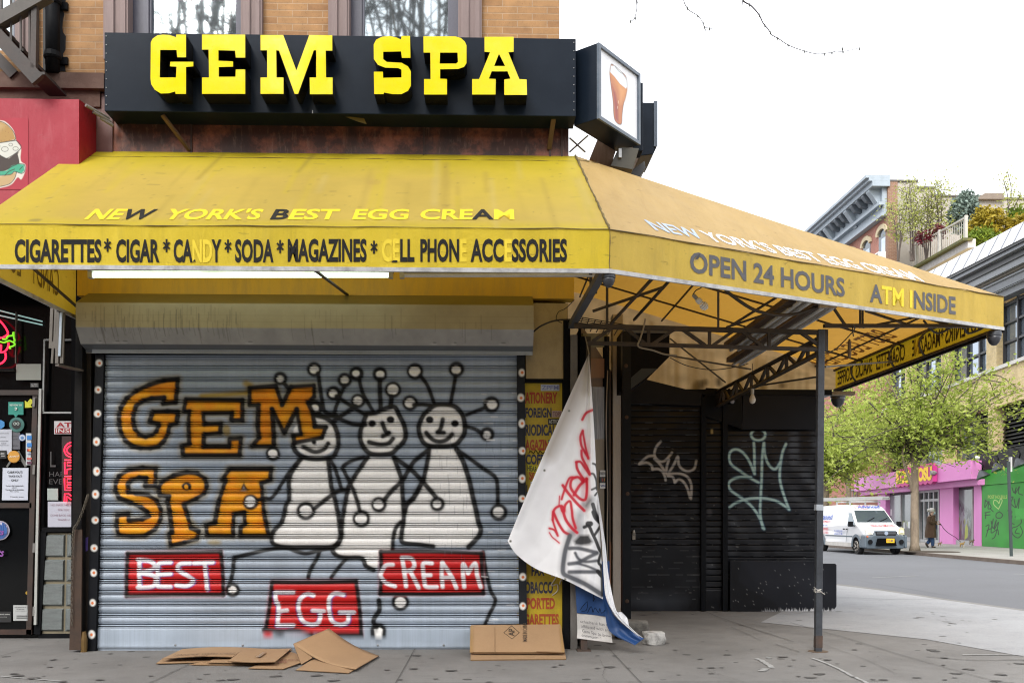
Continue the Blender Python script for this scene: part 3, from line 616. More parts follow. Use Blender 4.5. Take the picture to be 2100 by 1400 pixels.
# =================================================================== big sign
sgn = thing('shop_sign', 'long navy sign box with raised yellow slab letters GEM SPA', 'sign', (oy(700, 233, -.3).x, 0, oy(700, 233, -.3).z))
sx0, sx1 = oy(214, 150, -.30).x, oy(1181, 150, -.30).x; sz0 = oy(700, 233.5, -.30).z; sz1 = oy(700, 73, -.30).z
mb = MB(); mb.box((sx0, -.30, sz0), (sx1, -.004, sz1)); mb.build('box', NAVY, sgn, bevel=.006)
mb = MB()
for i in range(9):
    for x in (sx0+.02, sx1-.02): mb.lathe([(.006, 0), (.004, .005)], (x, -.302, sz0+.06+i*(sz1-sz0-.1)/8), 6, axis=(0, -1, 0))
for px in (641, ): x = oy(px, 150, -.3).x; mb.box((x-.004, -.303, sz0), (x+.004, -.3005, sz0+.03))
mb.build('rivets', STEEL, sgn)
t = NT('yellow_letter_plastic'); a_ = t.mix(t.mul(t.noise(5, 6, .6, (1, 1, 1), .5, .7), .18), (.72, .60, .004), (.72, .62, .12)); a_ = t.mix(t.mul(t.noise(40, 3, .7, (1, 1, 3), .66, .72), .5), a_, (.2, .16, .01)); t.bump(t.noise(1.6, 2, .5), .2, .03); YLET = t.set(a_, .13, 0, .5)
LBLK = M('letter_return_black', (.006, .006, .007), .25, .4, (.04, .034, .018), 6, spec=.2)
q1 = lambda P: [(x/7+290, y/7+50) for x, y in P]; q2 = lambda P: [(x/7+520, y/7+50) for x, y in P]; q3 = lambda P: [(x/6+750, y/6+50) for x, y in P]
LET = [('G', [q1([(500,190),(500,150),(640,150),(640,475),(515,475),(505,370),(270,370),(262,765),(495,765),(505,610),(410,605),(415,540),(745,540),(745,605),(640,615),(640,1000),(490,1000),(485,965),(400,990),(280,995),(190,940),(140,860),(130,780),(135,260),(160,210),(230,160),(310,150),(400,155),(460,175)])]),
 ('E', [q1([(870,150),(1490,150),(1490,480),(1355,480),(1345,380),(1105,375),(1105,525),(1315,535),(1315,610),(1110,615),(1110,755),(1350,755),(1355,650),(1490,650),(1490,1000),(870,1000),(870,765),(970,765),(965,365),(870,365)])]),
 ('M', [q2([(100,155),(425,155),(615,665),(800,155),(1130,160),(1130,380),(1035,380),(1040,765),(1135,765),(1135,1005),(810,1005),(805,765),(900,765),(900,375),(865,375),(640,1000),(590,1000),(365,380),(325,375),(330,765),(430,765),(430,1000),(100,1000),(100,765),(195,765),(195,375),(100,375)])]),
 ('S', [q3([(435,190),(440,145),(545,145),(550,415),(445,415),(435,335),(215,340),(215,430),(260,465),(440,475),(520,520),(555,580),(555,760),(520,820),(440,860),(330,860),(225,840),(220,860),(105,860),(100,585),(210,585),(215,660),(440,655),(440,560),(400,540),(240,535),(150,500),(100,430),(98,250),(130,190),(200,155),(300,145),(380,165)])]),
 ('P', [q3([(710,150),(1100,150),(1170,170),(1220,215),(1240,260),(1240,480),(1210,525),(1140,550),(915,555),(915,670),(1000,675),(1000,865),(718,865),(718,675),(798,675),(795,350),(712,350)]), q3([(915,350),(1130,350),(1135,465),(1110,485),(910,485)])]),
 ('A', [q3([(1462,155),(1820,155),(1820,340),(1755,345),(1890,675),(1980,680),(1985,870),(1705,870),(1705,680),(1780,670),(1745,580),(1550,580),(1515,670),(1600,675),(1597,865),(1310,865),(1310,675),(1395,675),(1530,345),(1462,340)]), q3([(1640,365),(1715,515),(1580,515)])])]
YL = -.52
for ch, loops in LET:
    P2 = [[(oy(x, y, YL).x, oy(x, y, YL).z) for x, y in lp] for lp in loops]
    vs, fs, ms, nzl = shape2d(P2, .109)
    mb = MB(); mb.add([(x, YL+.109-z, y) for x, y, z in vs], [tuple(f) for f in fs], [0 if n_ > .9 else 1 for n_ in nzl])
    lo = mb.build('letter', [YLET, LBLK], sgn); lo['label'] = 'raised yellow slab letter '+ch
BRKT = M('brown_iron_strut', (.09, .045, .02), .6, .5, (.2, .11, .03))
for a, b in (((333, 236), (388, 308)), ((1136, 238), (1126, 306))):
    mb = MB(); mb.bar(oy(*a, -.24), oy(*b, -.02), .045, .02); mb.build('strut', BRKT, sgn)
mb = MB(); mb.quad(oy(708, 240, -.25), oy(745, 239, -.2), oy(752, 255, -.2), oy(735, 250, -.24)); mb.build('peeling_flap', M('peeling_yellow_tape', (.25, .17, .03), .6), sgn)
# =================================================================== yellow awning
VB = oy(155, 648, 0).z
d1 = F*(VB-H0)/(HOR-553); d2 = F*(VB-H0)/(HOR-672); d3 = F*(VB-H0)/(HOR-800)
c1 = od(1250, 553, d1); c2 = od(2058, 672, d2); c3 = od(1705, 800, d3); yF = c1.y
VT = H0+(HOR-470)*d1/F
c3.x = c2.x
Lf = Vector((oy(155, 648, 0).x, yF, VB)); Lw = Vector((Lf.x, 0, VB))
up_ = lambda p: Vector((p.x, p.y, VT))
WL = oy(165, 312, 0); WR = oy(1180, 317, 0); WL.x = Lf.x+.02; WL.z = WR.z = (WL.z+WR.z)/2
WB = Vector((WR.x, c3.y, WR.z))
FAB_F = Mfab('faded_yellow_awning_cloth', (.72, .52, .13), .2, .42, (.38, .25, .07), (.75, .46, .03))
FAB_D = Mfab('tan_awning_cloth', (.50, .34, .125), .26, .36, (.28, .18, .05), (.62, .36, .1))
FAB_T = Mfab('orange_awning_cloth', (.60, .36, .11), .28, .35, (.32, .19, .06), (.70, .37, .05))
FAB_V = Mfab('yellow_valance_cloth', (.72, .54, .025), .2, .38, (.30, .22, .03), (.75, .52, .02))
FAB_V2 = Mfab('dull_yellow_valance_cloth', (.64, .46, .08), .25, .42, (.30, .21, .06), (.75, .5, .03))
FAB_E = Mfab('stained_end_cloth', (.56, .36, .11), .3, .45, (.22, .12, .04), (.7, .42, .08))
SEAM = M('awning_seam_dirt', (.10, .075, .03), .8, .5, (.3, .2, .05), 8)
TRIMW = M('worn_white_awning_trim', (.5, .5, .5), .4, .6, (.10, .09, .08), 9, fine=.1)
BLET = M('black_vinyl_letter', (.014, .014, .014), .6, .25, (.06, .055, .05), 9, spec=.15)
GLET = M('weathered_grey_vinyl_letter', (.085, .085, .095), .6, .3, (.15, .14, .12), 9)
YLETT = M('unfaded_yellow_letter_ghost', (.80, .60, .02), .55, .1, fine=.05)
WLET = M('white_vinyl_letter', (.82, .82, .84), .55, .15, fine=.05)
BLUEL = M('pale_blue_letter_ghost', (.36, .44, .58), .55, .15, fine=.05)
GHOST = Mfab('brown_letter_shadow', (.36, .21, .06), .25, .2, (.2, .1, .03), (.42, .22, .03))
aw = thing('awning', 'large yellow corner awning with black lettering on posts and black trusses', 'awning', (0, yF, VB))
def cloth(name, a, b, c, d, m, nu=24, nv=10, sag=.03, seed=0):
    """sagging cloth between four corners (a-b lower, d-c upper)"""
    u, v = np.meshgrid(np.linspace(0, 1, nu), np.linspace(0, 1, nv)); A, B, C_, D_ = [np.array(p) for p in (a, b, c, d)]
    P = A*((1-u)*(1-v))[..., None]+B*(u*(1-v))[..., None]+C_*(u*v)[..., None]+D_*((1-u)*v)[..., None]
    n = Vector(b-a).cross(Vector(d-a)).normalized(); k = (np.sin(np.pi*np.clip(v, 0, 1))*sag*(.6+.8*smooth_noise(nv, nu, 5, seed)))
    P -= k[..., None]*np.array(n)*np.sign(n.z if abs(n.z) > .2 else 0)
    return sheet(name, P, None, m, aw)
c1t, c2t, c3t, Lt = map(up_, (c1, c2, c3, Lf))
nFs = (c1t-Lt).cross(WL-Lt).normalized()
q = Paint(0, 0, 700, 170, (.56, .41, .085)); rg = random.Random(5); YB = (.58, .46, .02)      # x along the front, y from eave (0) to wall (170)
q.c *= (.93+.14*smooth_noise(q.h, q.w, 60, 141))[..., None]
q.poly([(-5, 150), (705, 150), (705, 175), (-5, 175)], YB, 4, .85); q.poly([(-5, 120), (705, 124), (705, 175), (-5, 175)], YB, 46, .7); q.poly([(-5, -5), (70, -5), (45, 175), (-5, 175)], YB, 70, .6); q.poly([(540, 60), (705, 60), (705, 175), (540, 175)], YB, 80, .45); q.poly([(-5, -5), (705, -5), (705, 10), (-5, 10)], YB, 14, .7)
for _ in range(46): x = rg.uniform(0, 700); y_ = rg.uniform(40, 165); q.stroke([(x, y_), (x+rg.uniform(-2, 2), y_-rg.uniform(30, 130))], rg.choice([YB, YB, (.58, .46, .16), (.42, .3, .06)]), rg.uniform(1, 5), 7, rg.uniform(.15, .5), False)
q.stroke([(205, 165), (200, 100)], (.36, .26, .04), 3, 6, .6, False); q.stroke([(330, 165), (322, 120)], (.3, .22, .05), 3, 6, .5, False)
for _ in range(150): q.blob((rg.uniform(0, 700), rg.uniform(0, 165)), rg.uniform(.5, 2.4), rg.uniform(.4, 1.2), (.22, .16, .05), 1.4, rg.uniform(.3, .8))
for _ in range(26): x, y_ = rg.uniform(0, 690), rg.uniform(5, 160); q.stroke([(x, y_), (x+rg.uniform(3, 16), y_+rg.uniform(-2, 2))], (.26, .19, .06), rg.uniform(.3, 1.2), 1.6, rg.uniform(.3, .7), False)
q.blob((62, 8), 7, 2.5, (.22, .17, .06), 3, .7); q.blob((425, 95), 9, 6, (.48, .33, .08), 6, .6)
U, V = np.meshgrid(np.linspace(0, 1, 420), np.linspace(0, 1, 110)); Pq = np.array(Lt)*((1-U)*(1-V))[..., None]+np.array(c1t)*(U*(1-V))[..., None]+np.array(WR)*(U*V)[..., None]+np.array(WL)*((1-U)*V)[..., None]
fs_ = sheet('front_slope', Pq, q.at(U*700, V*170), Mp('sun_faded_awning_paint', .5, .35, .12, 3, (1, 1, 1), 0, 0, .32), aw)
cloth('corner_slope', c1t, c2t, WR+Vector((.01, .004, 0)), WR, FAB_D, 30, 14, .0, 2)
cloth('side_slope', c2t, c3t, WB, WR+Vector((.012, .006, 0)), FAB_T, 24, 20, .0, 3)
def val(name, a, b, m, seed=0):
    u, v = np.meshgrid(np.linspace(0, 1, 40), np.linspace(0, 1, 5)); A, B = np.array(a), np.array(b); P = A*(1-u)[..., None]+B*u[..., None]
    P[..., 2] += v*(VT-VB); n = Vector(b-a).cross(Vector((0, 0, 1))).normalized()
    P += (np.sin(v*np.pi)*(smooth_noise(5, 40, 6, seed)-.5)*.0)[..., None]*np.array(n)
    return sheet(name, P, None, m, aw)
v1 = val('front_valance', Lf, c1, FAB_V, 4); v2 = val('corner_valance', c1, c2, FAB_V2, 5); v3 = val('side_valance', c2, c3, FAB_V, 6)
mb = MB(); mb.quad(Lw, Lf, Lt, WL); e1 = mb.build('end_panel', FAB_V2, aw); e1['label'] = 'yellow end panel seen from inside with mirrored lettering'
# rear end cloth with soot stains
xs_ = np.linspace(WR.x, c3.x, 160); q = Paint(0, 0, 160, 60, (.62, .45, .23)); q.c *= (.8+.4*smooth_noise(q.h, q.w, 7, 31))[..., None]*np.array((1, 1, 1))
P = np.zeros((60, 160, 3))
for i, x in enumerate(xs_):
    tz = WR.z+(VT-WR.z)*(x-WR.x)/(c3.x-WR.x); P[:, i, 0] = x; P[:, i, 1] = c3.y; P[:, i, 2] = np.linspace(tz, VB, 60)
cp = lambda px, py: ((oy(px, py, c3.y).x-WR.x)/(c3.x-WR.x)*159, (lambda pt: (1-(pt.z-VB)/(WR.z+(VT-WR.z)*(pt.x-WR.x)/(c3.x-WR.x)-VB))*59)(oy(px, py, c3.y)))
for px, py, r_ in ((1430, 792, 4), (1440, 788, 3), (1447, 783, 2), (1426, 795, 3), (1474, 783, 3), (1563, 793, 3), (1604, 790, 3)):
    q.blob(cp(px, py), r_*.55, r_*1.5, (.02, .015, .01), 3, .85)
for i in range(60):
    x = random.uniform(30, 150); q.stroke([(x, random.uniform(5, 30)), (x, 59)], (.30, .17, .04), random.uniform(.5, 1.5), 2, .35, False)
m_ = Mp('stained_rear_cloth', .7, .2, .3, 4, (1, 1, 1), 0, 0, .6); re_ = sheet('rear_panel', P, q.c[:60, :160], m_, aw)
# trim bar along the lower edge, seams
mb = MB()
for a, b in ((Lw, Lf), (Lf, c1), (c1, c2)): mb.bar(Vector(a)-Vector((0, 0, .012)), Vector(b)-Vector((0, 0, .012)), .02, .034)
mb.build('edge_trim', TRIMW, aw)
mb = MB(); mb.bar(c2-Vector((0, 0, .02)), c3-Vector((0, 0, .02)), .03, .05); mb.build('side_trim', BLACK, aw)
mb = MB()
def wob(a, b, w, off, n=24):
    a, b = Vector(a), Vector(b); pts = [a.lerp(b, i/n)+Vector((random.uniform(-.004, .004), -off, random.uniform(-.005, .005))) for i in range(n+1)]
    mb.tube(pts, [random.uniform(.3, 1)*w for _ in pts], 5)
wob(Lt, c1t, .005, .006); wob(c1t, c2t, .007, .006); wob(WR, c1t, .014, .008, 30); wob(c1, c1t, .005, .006, 6)
sf = [(WL+(Lt-WL)*.09), (WR+(c1t-WR)*.09)]; wob(sf[0], sf[1], .004, .004, 40); wob(WR+(c1t-WR)*.07, WR+(c2t-WR)*.05, .006, .003, 8)
mb.build('seams', SEAM, aw)
# lettering of the front
n1 = Vector((0, -1, 0)); MBL = MB()
for wd, x0, x1, li in (('CIGARETTES', 30, 208, ()), ('*', 215, 226, ()), ('CIGAR', 238, 327, ()), ('*', 336, 347, ()), ('CANDY', 356, 454, (2, 3)), ('*', 462, 473, ()), ('SODA', 482, 561, ()), ('*', 569, 580, ()), ('MAGAZINES', 590, 752, ()), ('*', 762, 772, ()), ('CELL', 783, 850, (0, 1)), ('PHONE', 862, 957, (4,)), ('ACCESSORIES', 965, 1163, (3,))):
    tp, bt = (491, 538) if x0 < 500 else (490, 537)
    if wd == '*': tp, bt = 491, 511
    g = lambda px, py: oy(px, py, yF-.004)
    if wd == '*':
        cx, cy = g((x0+x1)/2, 501).x, g(0, 501).z
        for k in range(3):
            a = math.pi/2+k*math.pi/3; r_ = .052; s_ = .55; MBL.bar((cx-math.cos(a)*r_*s_, yF-.004-.001*k, cy-math.sin(a)*r_), (cx+math.cos(a)*r_*s_, yF-.004-.001*k, cy+math.sin(a)*r_), .014, .003, up=(0, 1, 0))
        continue
    put_text(MBL, wd, bil(g(x0, bt), g(x1, bt), g(x1, tp), g(x0, tp)), .034, li)
mb = MBL; mb.quad(oy(802, 538, yF-.005), oy(815, 538, yF-.005), oy(815, 533.5, yF-.005), oy(806, 534, yF-.005)); mb.quad(oy(394, 537, yF-.005), oy(401, 537, yF-.005), oy(400, 531, yF-.005))
lt_ = MBL.build('valance_lettering', [BLET, YLETT], aw)
nF = (c1t-Lt).cross(WL-Lt).normalized(); nF = nF if nF.y < 0 else -nF; offF = nF*.004
pf = lambda px, py: opl(px, py, Lt+offF, nF)
hgt = (pf(600, 429)-pf(600, 450)).length; sl = (WL-Lt); sl = Vector((0, sl.y, sl.z)).normalized()
mb = MB()
for wd, x0, x1, li in (('NEW', 172, 305, (2,)), ("YORK'S", 330, 530, ()), ('BEST', 553, 690, (0,)), ('EGG', 722, 836, ()), ('CREAM', 860, 1055, (3,))):
    a, b = pf(x0, 450), pf(x1, 450); put_text(mb, wd, bil(a, b, b+sl*hgt, a+sl*hgt), .026, li)
mb.build('slope_lettering', [YLETT, BLET], aw)
# lettering of the corner face
e_ = (c2-c1).normalized(); nV = Vector((e_.y, -e_.x, 0)); nV = nV if nV.y < 0 else -nV
pv = lambda px, py: opl(px, py, c1+nV*.004, nV)
mb = MB()
put_text(mb, 'OPEN 24 HOURS', bil(pv(1415, 558), pv(1733, 609), pv(1732, 571), pv(1415, 515)), .026); put_text(mb, 'ATM INSIDE', bil(pv(1784, 619), pv(1960, 645), pv(1960, 609), pv(1784, 581.5)), .026, (1, 2, 4))
mb.quad(pv(1424, 533)+nV*.004, pv(1432, 519)+nV*.03, pv(1431, 531)+nV*.012, pv(1418, 537)+nV*.004)
mb.build('corner_valance_lettering', [GLET, YLETT], aw)
nD = (c2t-c1t).cross(WR-c1t).normalized(); nD = nD if nD.z > 0 else -nD
pd = lambda px, py: opl(px, py, c1t+nD*.004, nD)
mb = MB(); put_text(mb, "NEW YORK'S BEST EGG CREAM", bil(pd(1345, 472), pd(1897, 578), pd(1897, 578)+(pd(1320, 450)-pd(1345, 472)), pd(1320, 450)), .022, (0, 1, 2)); mb.build('corner_slope_lettering', [WLET, BLUEL], aw)
# side valance lettering: reads from the street, shows mirrored from inside
mb = MB(); mg = MB()
for wd, xn, xf, li in (('SOUVENIRS', 2026, 1939, ()), ('*', 1935, 1930, ()), ('MAGAZINE', 1928, 1871, (6,)), ('CIGARETTES', 1856, 1797, ()), ('SNACKS', 1789, 1755, ()), ('COFFEE', 1749, 1718, ())):
    y0, y1 = [ox(px, 740, c2.x).y for px in (xn, xf)]; za, zb = VB+(VT-VB)*.2, VB+(VT-VB)*.82
    for dx in (.004, -.004): put_text(mb, wd, bil((c2.x+dx, y0, za), (c2.x+dx, y1, za), (c2.x+dx, y1, zb), (c2.x+dx, y0, zb)), .014, li)
mb.build('side_valance_lettering', [M('dark_brown_letter_seen_through', (.06, .04, .01), .7, .2), YLETT], aw)
nT = (c3t-c2t).cross(WR-c2t).normalized(); nT = nT if nT.z > 0 else -nT
pt = lambda px, py, o=-.005: opl(px, py, c2t+nT*o, nT)
A0, A1 = pt(1842, 690), pt(1692, 757); B0, B1 = pt(1815, 668), pt(1690, 733)
ups = Vector((WR.x-c2t.x, 0, WR.z-c2t.z)).normalized(); ln = .34
mb = MB(); xa_ = (A0.x+A1.x)/2
bl = Vector((A0.x, A0.y, A0.z)); br = Vector((A0.x, A1.y, A0.z)); put_text(mb, 'BEST EGG CREAM', bil(bl, br, br+ups*ln, bl+ups*ln), .012)
mb.build('side_slope_lettering', GHOST, aw)
mb = MB()
for wd, y0, y1 in (('LOTTO', -1.62, -1.10), ('CANDY', -.92, -.38)):
    put_text(mb, wd, bil((Lf.x+.012, y1, VB+.10), (Lf.x+.012, y0, VB+.10), (Lf.x+.012, y0, VB+.36), (Lf.x+.012, y1, VB+.36)), .005)
mb.build('end_panel_lettering', M('faint_brown_letter_ghost', (.22, .14, .02), .6, .2), aw)

# ---- frame of the awning
FRM = M('sooty_brown_steel', (.035, .026, .018), .6, .5, (.12, .07, .03), 6, bump=.2)
dP = H0*F/270.0; yP = od(1678, 1335, dP).y; xP = od(1678, 1335, dP).x
tr = lambda px, py: oy(px, py, yP)
pst = MB(); b0 = Vector((oy(1677.5, 1335, yP).x, yP, 0)); b1 = oy(1683, 676, yP); pst.bar(b0, b1, .064, .064, up=(0, 1, 0))
po = pst.build('post', M('black_painted_steel_post', (.05, .056, .066), .38, .6, (.015, .015, .018), 9, bump=.3, bscale=40), aw, bevel=.004)
mb = MB(); mb.bar(b0+Vector((0, 0, .04)), b0+Vector((0.003, 0, .16)), .067, .067, up=(0, 1, 0)); mb.build('rusty_foot', RUST, po)
mb = MB(); mb.lathe([(.1, .001), (.1, .004)], b0, 14); mb.build('base_stain', M('rust_stain', (.13, .09, .06), .9, .5), po)
tie = MB(); zz = oy(1680, 1213, yP).z
for k in range(3): tie.tube([Vector((b0.x+.036*math.cos(a), yP+.036*math.sin(a), zz+k*.012+random.uniform(-.006, .006))) for a in np.linspace(0, 6.3, 14)], .005, 5)
tie.tube([(b0.x-.03, yP-.04, zz+.03), (b0.x-.06, yP-.06, zz+.05)], .004, 5); tie.tube([(b0.x+.02, yP-.04, zz), (b0.x+.05, yP-.05, zz-.02)], .004, 5)
tie.build('twine', M('pale_twine', (.5, .48, .44), .8, .3), po)
mb = MB(); mb.bar(oy(1678.5, 1046, yP), oy(1679, 1034, yP), .067, .067, up=(0, 1, 0)); mb.build('tape_band', M('grey_tape', (.35, .38, .42), .5, .3), po)
def truss(segs, w=.035):
    b = MB()
    for p_, q_, k in segs: b.bar(p_, q_, w*k, w*k, up=(0, 1, 0))
    return b
segs = [(tr(1178, 668), tr(1694, 682), 1.25), (tr(1205, 703), tr(1694, 717), 1.0), (tr(1692, 676), tr(1692, 720), 1.3)]
for px, a, b in ((1330, 672, 706), (1455, 676, 709), (1577, 679, 712)): segs.append((tr(px, a), tr(px, b), .85))
for a, b in (((1215, 700), (1257, 671)), ((1283, 673), (1323, 705)), ((1339, 705), (1385, 674)), ((1399, 675), (1446, 708)), ((1462, 708), (1506, 677)), ((1520, 678), (1565, 711)), ((1585, 711), (1629, 680)), ((1641, 681), (1690, 715))): segs.append((tr(*a), tr(*b), .9))
truss(segs).build('front_truss', FRM, aw)
yK = oz(1490, 1252).y
t0, t1 = Vector((b1.x, yP+.03, oy(1683, 692, yP).z)), Vector((b1.x-.02, yK-.02, oy(1450, 803, yK).z)); l0, l1 = Vector((b1.x, yP+.03, oy(1680, 722, yP).z)), Vector((b1.x-.02, yK-.02, oy(1448, 833, yK).z))
segs = [(t0, t1, 1.2), (l0, l1, 1.1)]; N_ = 6
for i in range(N_):
    a, b, m_ = i/N_, (i+1)/N_, (i+.5)/N_
    segs += [(l0.lerp(l1, a), t0.lerp(t1, m_), .9), (t0.lerp(t1, m_), l0.lerp(l1, b), .9), (t0.lerp(t1, m_), l0.lerp(l1, m_), .9)]
truss(segs).build('rear_truss', FRM, aw)
segs = [(oy(1690, 668, yP), c2+Vector((-.05, 0, .02)), 1.2)]
truss(segs, .03).build('eave_bar', FRM, aw)
# rafters and purlins under the cloth
mb = MB(); r3 = lambda px, py: pt(px, py, -.05)
for u in (.25, .5, .75): mb.bar(WR.lerp(c2t, u*.0+.0)+Vector((0, .2, -.06))+(WB-WR)*0+Vector((0, (c3.y-WR.y)*u, 0)), Vector((c2t.x, 0, c2t.z-.06))+Vector((0, WR.y+(c3.y-WR.y)*u+.2, 0)), .022, .022)
for u in (.12, .4, .68, .93):
    x_ = WR.x+(c2t.x-WR.x)*u; z_ = WR.z+(c2t.z-WR.z)*u-.05; ys = c2.y*u
    mb.bar((x_, ys, z_), (x_, c3.y, z_), .02, .02)
mb.bar(WR+Vector((0, 0, -.05)), c2t+Vector((-.05, .03, -.05)), .028, .028); mb.bar(c2t+Vector((-.02, .05, -.02)), c3t+Vector((-.02, 0, -.02)), .03, .03); mb.bar(c2+Vector((-.02, .05, .0)), c3+Vector((-.02, 0, .0)), .03, .03)
for px0, py0, px1, py1, da, db in ((1337, 572, 1252, 664, .35, 1.5), (1374, 574, 1300, 656, .5, 2.2), (1363, 588, 1216, 638, .6, 1.3), (1245, 590, 1245, 664, 1.2, 1.2), (1473, 590, 1473, 671, .7, .9), (1490, 671, 1650, 618, .9, .5), (1705, 625, 1737, 672, .4, .6), (1764, 635, 1764, 672, .4, .5), (1769, 636, 1769, 671, .4, .5), (1770, 671, 1880, 650, .5, .4), (1775, 637, 1875, 670, .4, .6), (1495, 670, 1592, 610, .9, .5)):
    dd = lambda px: (c1.lerp(c2, max(0, (px-1250)/808.))-CAM).dot(_f)
    mb.bar(od(px0, py0, dd(px0)+da), od(px1, py1, dd(px1)+db), .022, .022)
mb.tube([od(x, y, (c1.lerp(c2, (x-1250)/808.)-CAM).dot(_f)+.45) for x, y in spl([(1484, 590), (1500, 605), (1540, 632), (1575, 643), (1610, 646), (1645, 640), (1690, 622)], 4)], .016, 6)
mb.build('rafters', FRM, aw)
mb = MB()
for a, b, w_ in ((.03, .0, .016),):
    mb.bar((c2.x-.02, ox(1845, 745, c2.x).y, VB+.07), tr(1692, 752), .02, .02)
mb.bar(oy(1374, 729, 2.0), oy(1540, 757, 2.4), .018, .018); mb.bar(oy(1374, 694, 2.6), oy(1488, 784, 2.8), .016, .016); mb.bar(oy(1540, 793, 2.6), oy(1680, 772, 1.2), .02, .02)
for px, in ((1842,), (1905,), (1762,)):
    yy = ox(px, 740, c2.x).y; mb.tube([(c2.x-.02+(-.10)*math.sin(a), yy+.12*(a/3.14-.5), VB+(VT-VB)*(1-a/3.14)) for a in np.linspace(0, 3.14, 9)], .014, 6)
mb.build('braces', M('grey_brown_tube', (.09, .075, .055), .5, .4), aw)
# arm with cable channel at the front corner, braces above the shutter
mb = MB(); ca_ = c1+Vector((-.03, .03, .03)); cb_ = oy(1172, 668, -.03); mb.bar(ca_, cb_, .07, .06); mb.build('cable_channel', M('grey_cable_channel', (.075, .08, .088), .45, .35, (.03, .03, .03), 5), aw, bevel=.006)
mb = MB(); mb.bar(oy(648, 556, yF+.04), oy(712, 604, -.03), .03, .012); mb.bar(oy(1211, 548, -.9), oy(1213, 610, -.2), .03, .03); mb.bar(oy(1221, 548, -.8), oy(1222, 600, -.3), .025, .025)
mb.bar(Lw+Vector((.12, -.02, .0)), Lt+Vector((.12, .1, -.05)), .02, .02); mb.build('wall_braces', FRM, aw)
# ---- loose cables
CABLE = M('black_cable', (.02, .018, .016), .6, .3)
def cable(name, label, pts, r=.006, m=CABLE):
    b = MB(); b.tube(spl(pts, 6), r, 5); o_ = b.build(name, m); return tag(o_, label, 'cable', None)
cable('cable', 'twisted cables looping from the entrance jamb to the shutter housing', [oy(1094, 680, -.1), oy(1110, 668, -.2), oy(1140, 657, -.15), oy(1178, 655, -.06)], .009)
cable('cable', 'thin cable hanging in a loop on the beige panel', [oy(1178, 615, -.05), oy(1160, 632, -.08), oy(1145, 640, -.08), oy(1141, 655, -.1), oy(1152, 662, -.1)], .004)
cable('cable', 'pale rope tied round the front truss', [tr(1322, 655)+Vector((0, -.04, 0)), tr(1318, 675)+Vector((0, -.04, 0)), tr(1312, 695)+Vector((0, -.04, 0)), tr(1308, 712)+Vector((0, -.04, 0)), tr(1340, 716)+Vector((0, .05, 0)), tr(1372, 719)+Vector((0, .2, 0)), tr(1400, 717)+Vector((0, .3, 0))], .009, M('pale_rope', (.3, .24, .16), .8, .4))
cable('cable', 'dark cable sagging below the stained rear cloth', [oy(1374, 733, 2.2), oy(1410, 750, 2.3), oy(1460, 758, 2.4), oy(1510, 752, 2.5), oy(1535, 745, 2.5)], .006)
cable('cable', 'black cables bundled along the eave bar near the outer corner', [c2+Vector((-.9, -.1, .05)), c2+Vector((-.7, 0, -.06)), c2+Vector((-.5, -.1, .03)), c2+Vector((-.35, .05, -.05)), c2+Vector((-.15, 0, .03))], .012)
cable('cable', 'cable loop with a hanging pull beside the post top', [tr(1692, 735), tr(1702, 718)+Vector((0, .2, 0)), tr(1730, 708)+Vector((0, .3, 0)), tr(1742, 700)+Vector((0, .3, 0)), tr(1760, 672)+Vector((0, .1, 0)), tr(1748, 668), tr(1750, 690)], .006)
mb = MB(); hp = od(1742, 695, (c1.lerp(c2, .6)-CAM).dot(_f)+.6); mb.lathe([(.006, 0), (.018, -.03), (.02, -.16), (.008, -.2)], hp, 8); tag(mb.build('cord_pull', M('brown_wrapped_cord', (.2, .13, .07), .8, .4)), 'brown wrapped cord pull hanging beside the post under the awning', 'cord')
# ---- security cameras
def dome(name, label, p, r):
    th = thing(name, label, 'security camera', p)
    p = Vector(p); b = MB(); b.lathe([(r*.55, .0), (r*.95, -.01), (r, -r*.55), (r*.98, -r*.75)], p, 18); b.build('housing', DARKGREY, th, smooth=True, auto=50)
    b = MB(); b.lathe([(r*.93, -r*.75), (r*.9, -r*1.1), (r*.68, -r*1.65), (r*.35, -r*2.0), (.001, -r*2.1)], p, 18); b.build('dome', M('smoked_dome', (.045, .047, .055), .3, .2), th, smooth=True)
    return th
dome('security_camera', 'grey dome camera under the inner front corner of the awning', c1+Vector((.0, .06, -.01)), .058)
dome('security_camera', 'grey dome camera under the outer right corner of the awning', c2+Vector((-.09, .02, -.03)), .075)
dome('security_camera', 'dark dome camera under the rear corner of the awning above the tree', c3+Vector((-.0, -.1, -.03)), .12)
kc = Vector((b1.x+.1, yK-.25, oy(1490, 822, yK-.25).z)); th = thing('security_camera', 'small black bullet camera below the lower end of the rear truss', 'security camera', kc)
b = MB(); b.lathe([(.03, -.1), (.05, -.09), (.05, .08), (.04, .1)], kc, 14, axis=(.1, -1, -.2)); b.build('housing', BLACK, th, smooth=True, auto=40); b = MB(); b.lathe([(.03, .1), (.02, .104)], kc, 14, axis=(.1, -1, -.2)); b.build('lens', M('camera_lens', (.2, .2, .22), .1, 0), th); b = MB(); b.bar(kc, kc+Vector((0, .05, .18)), .02); b.build('bracket', BLACK, th)
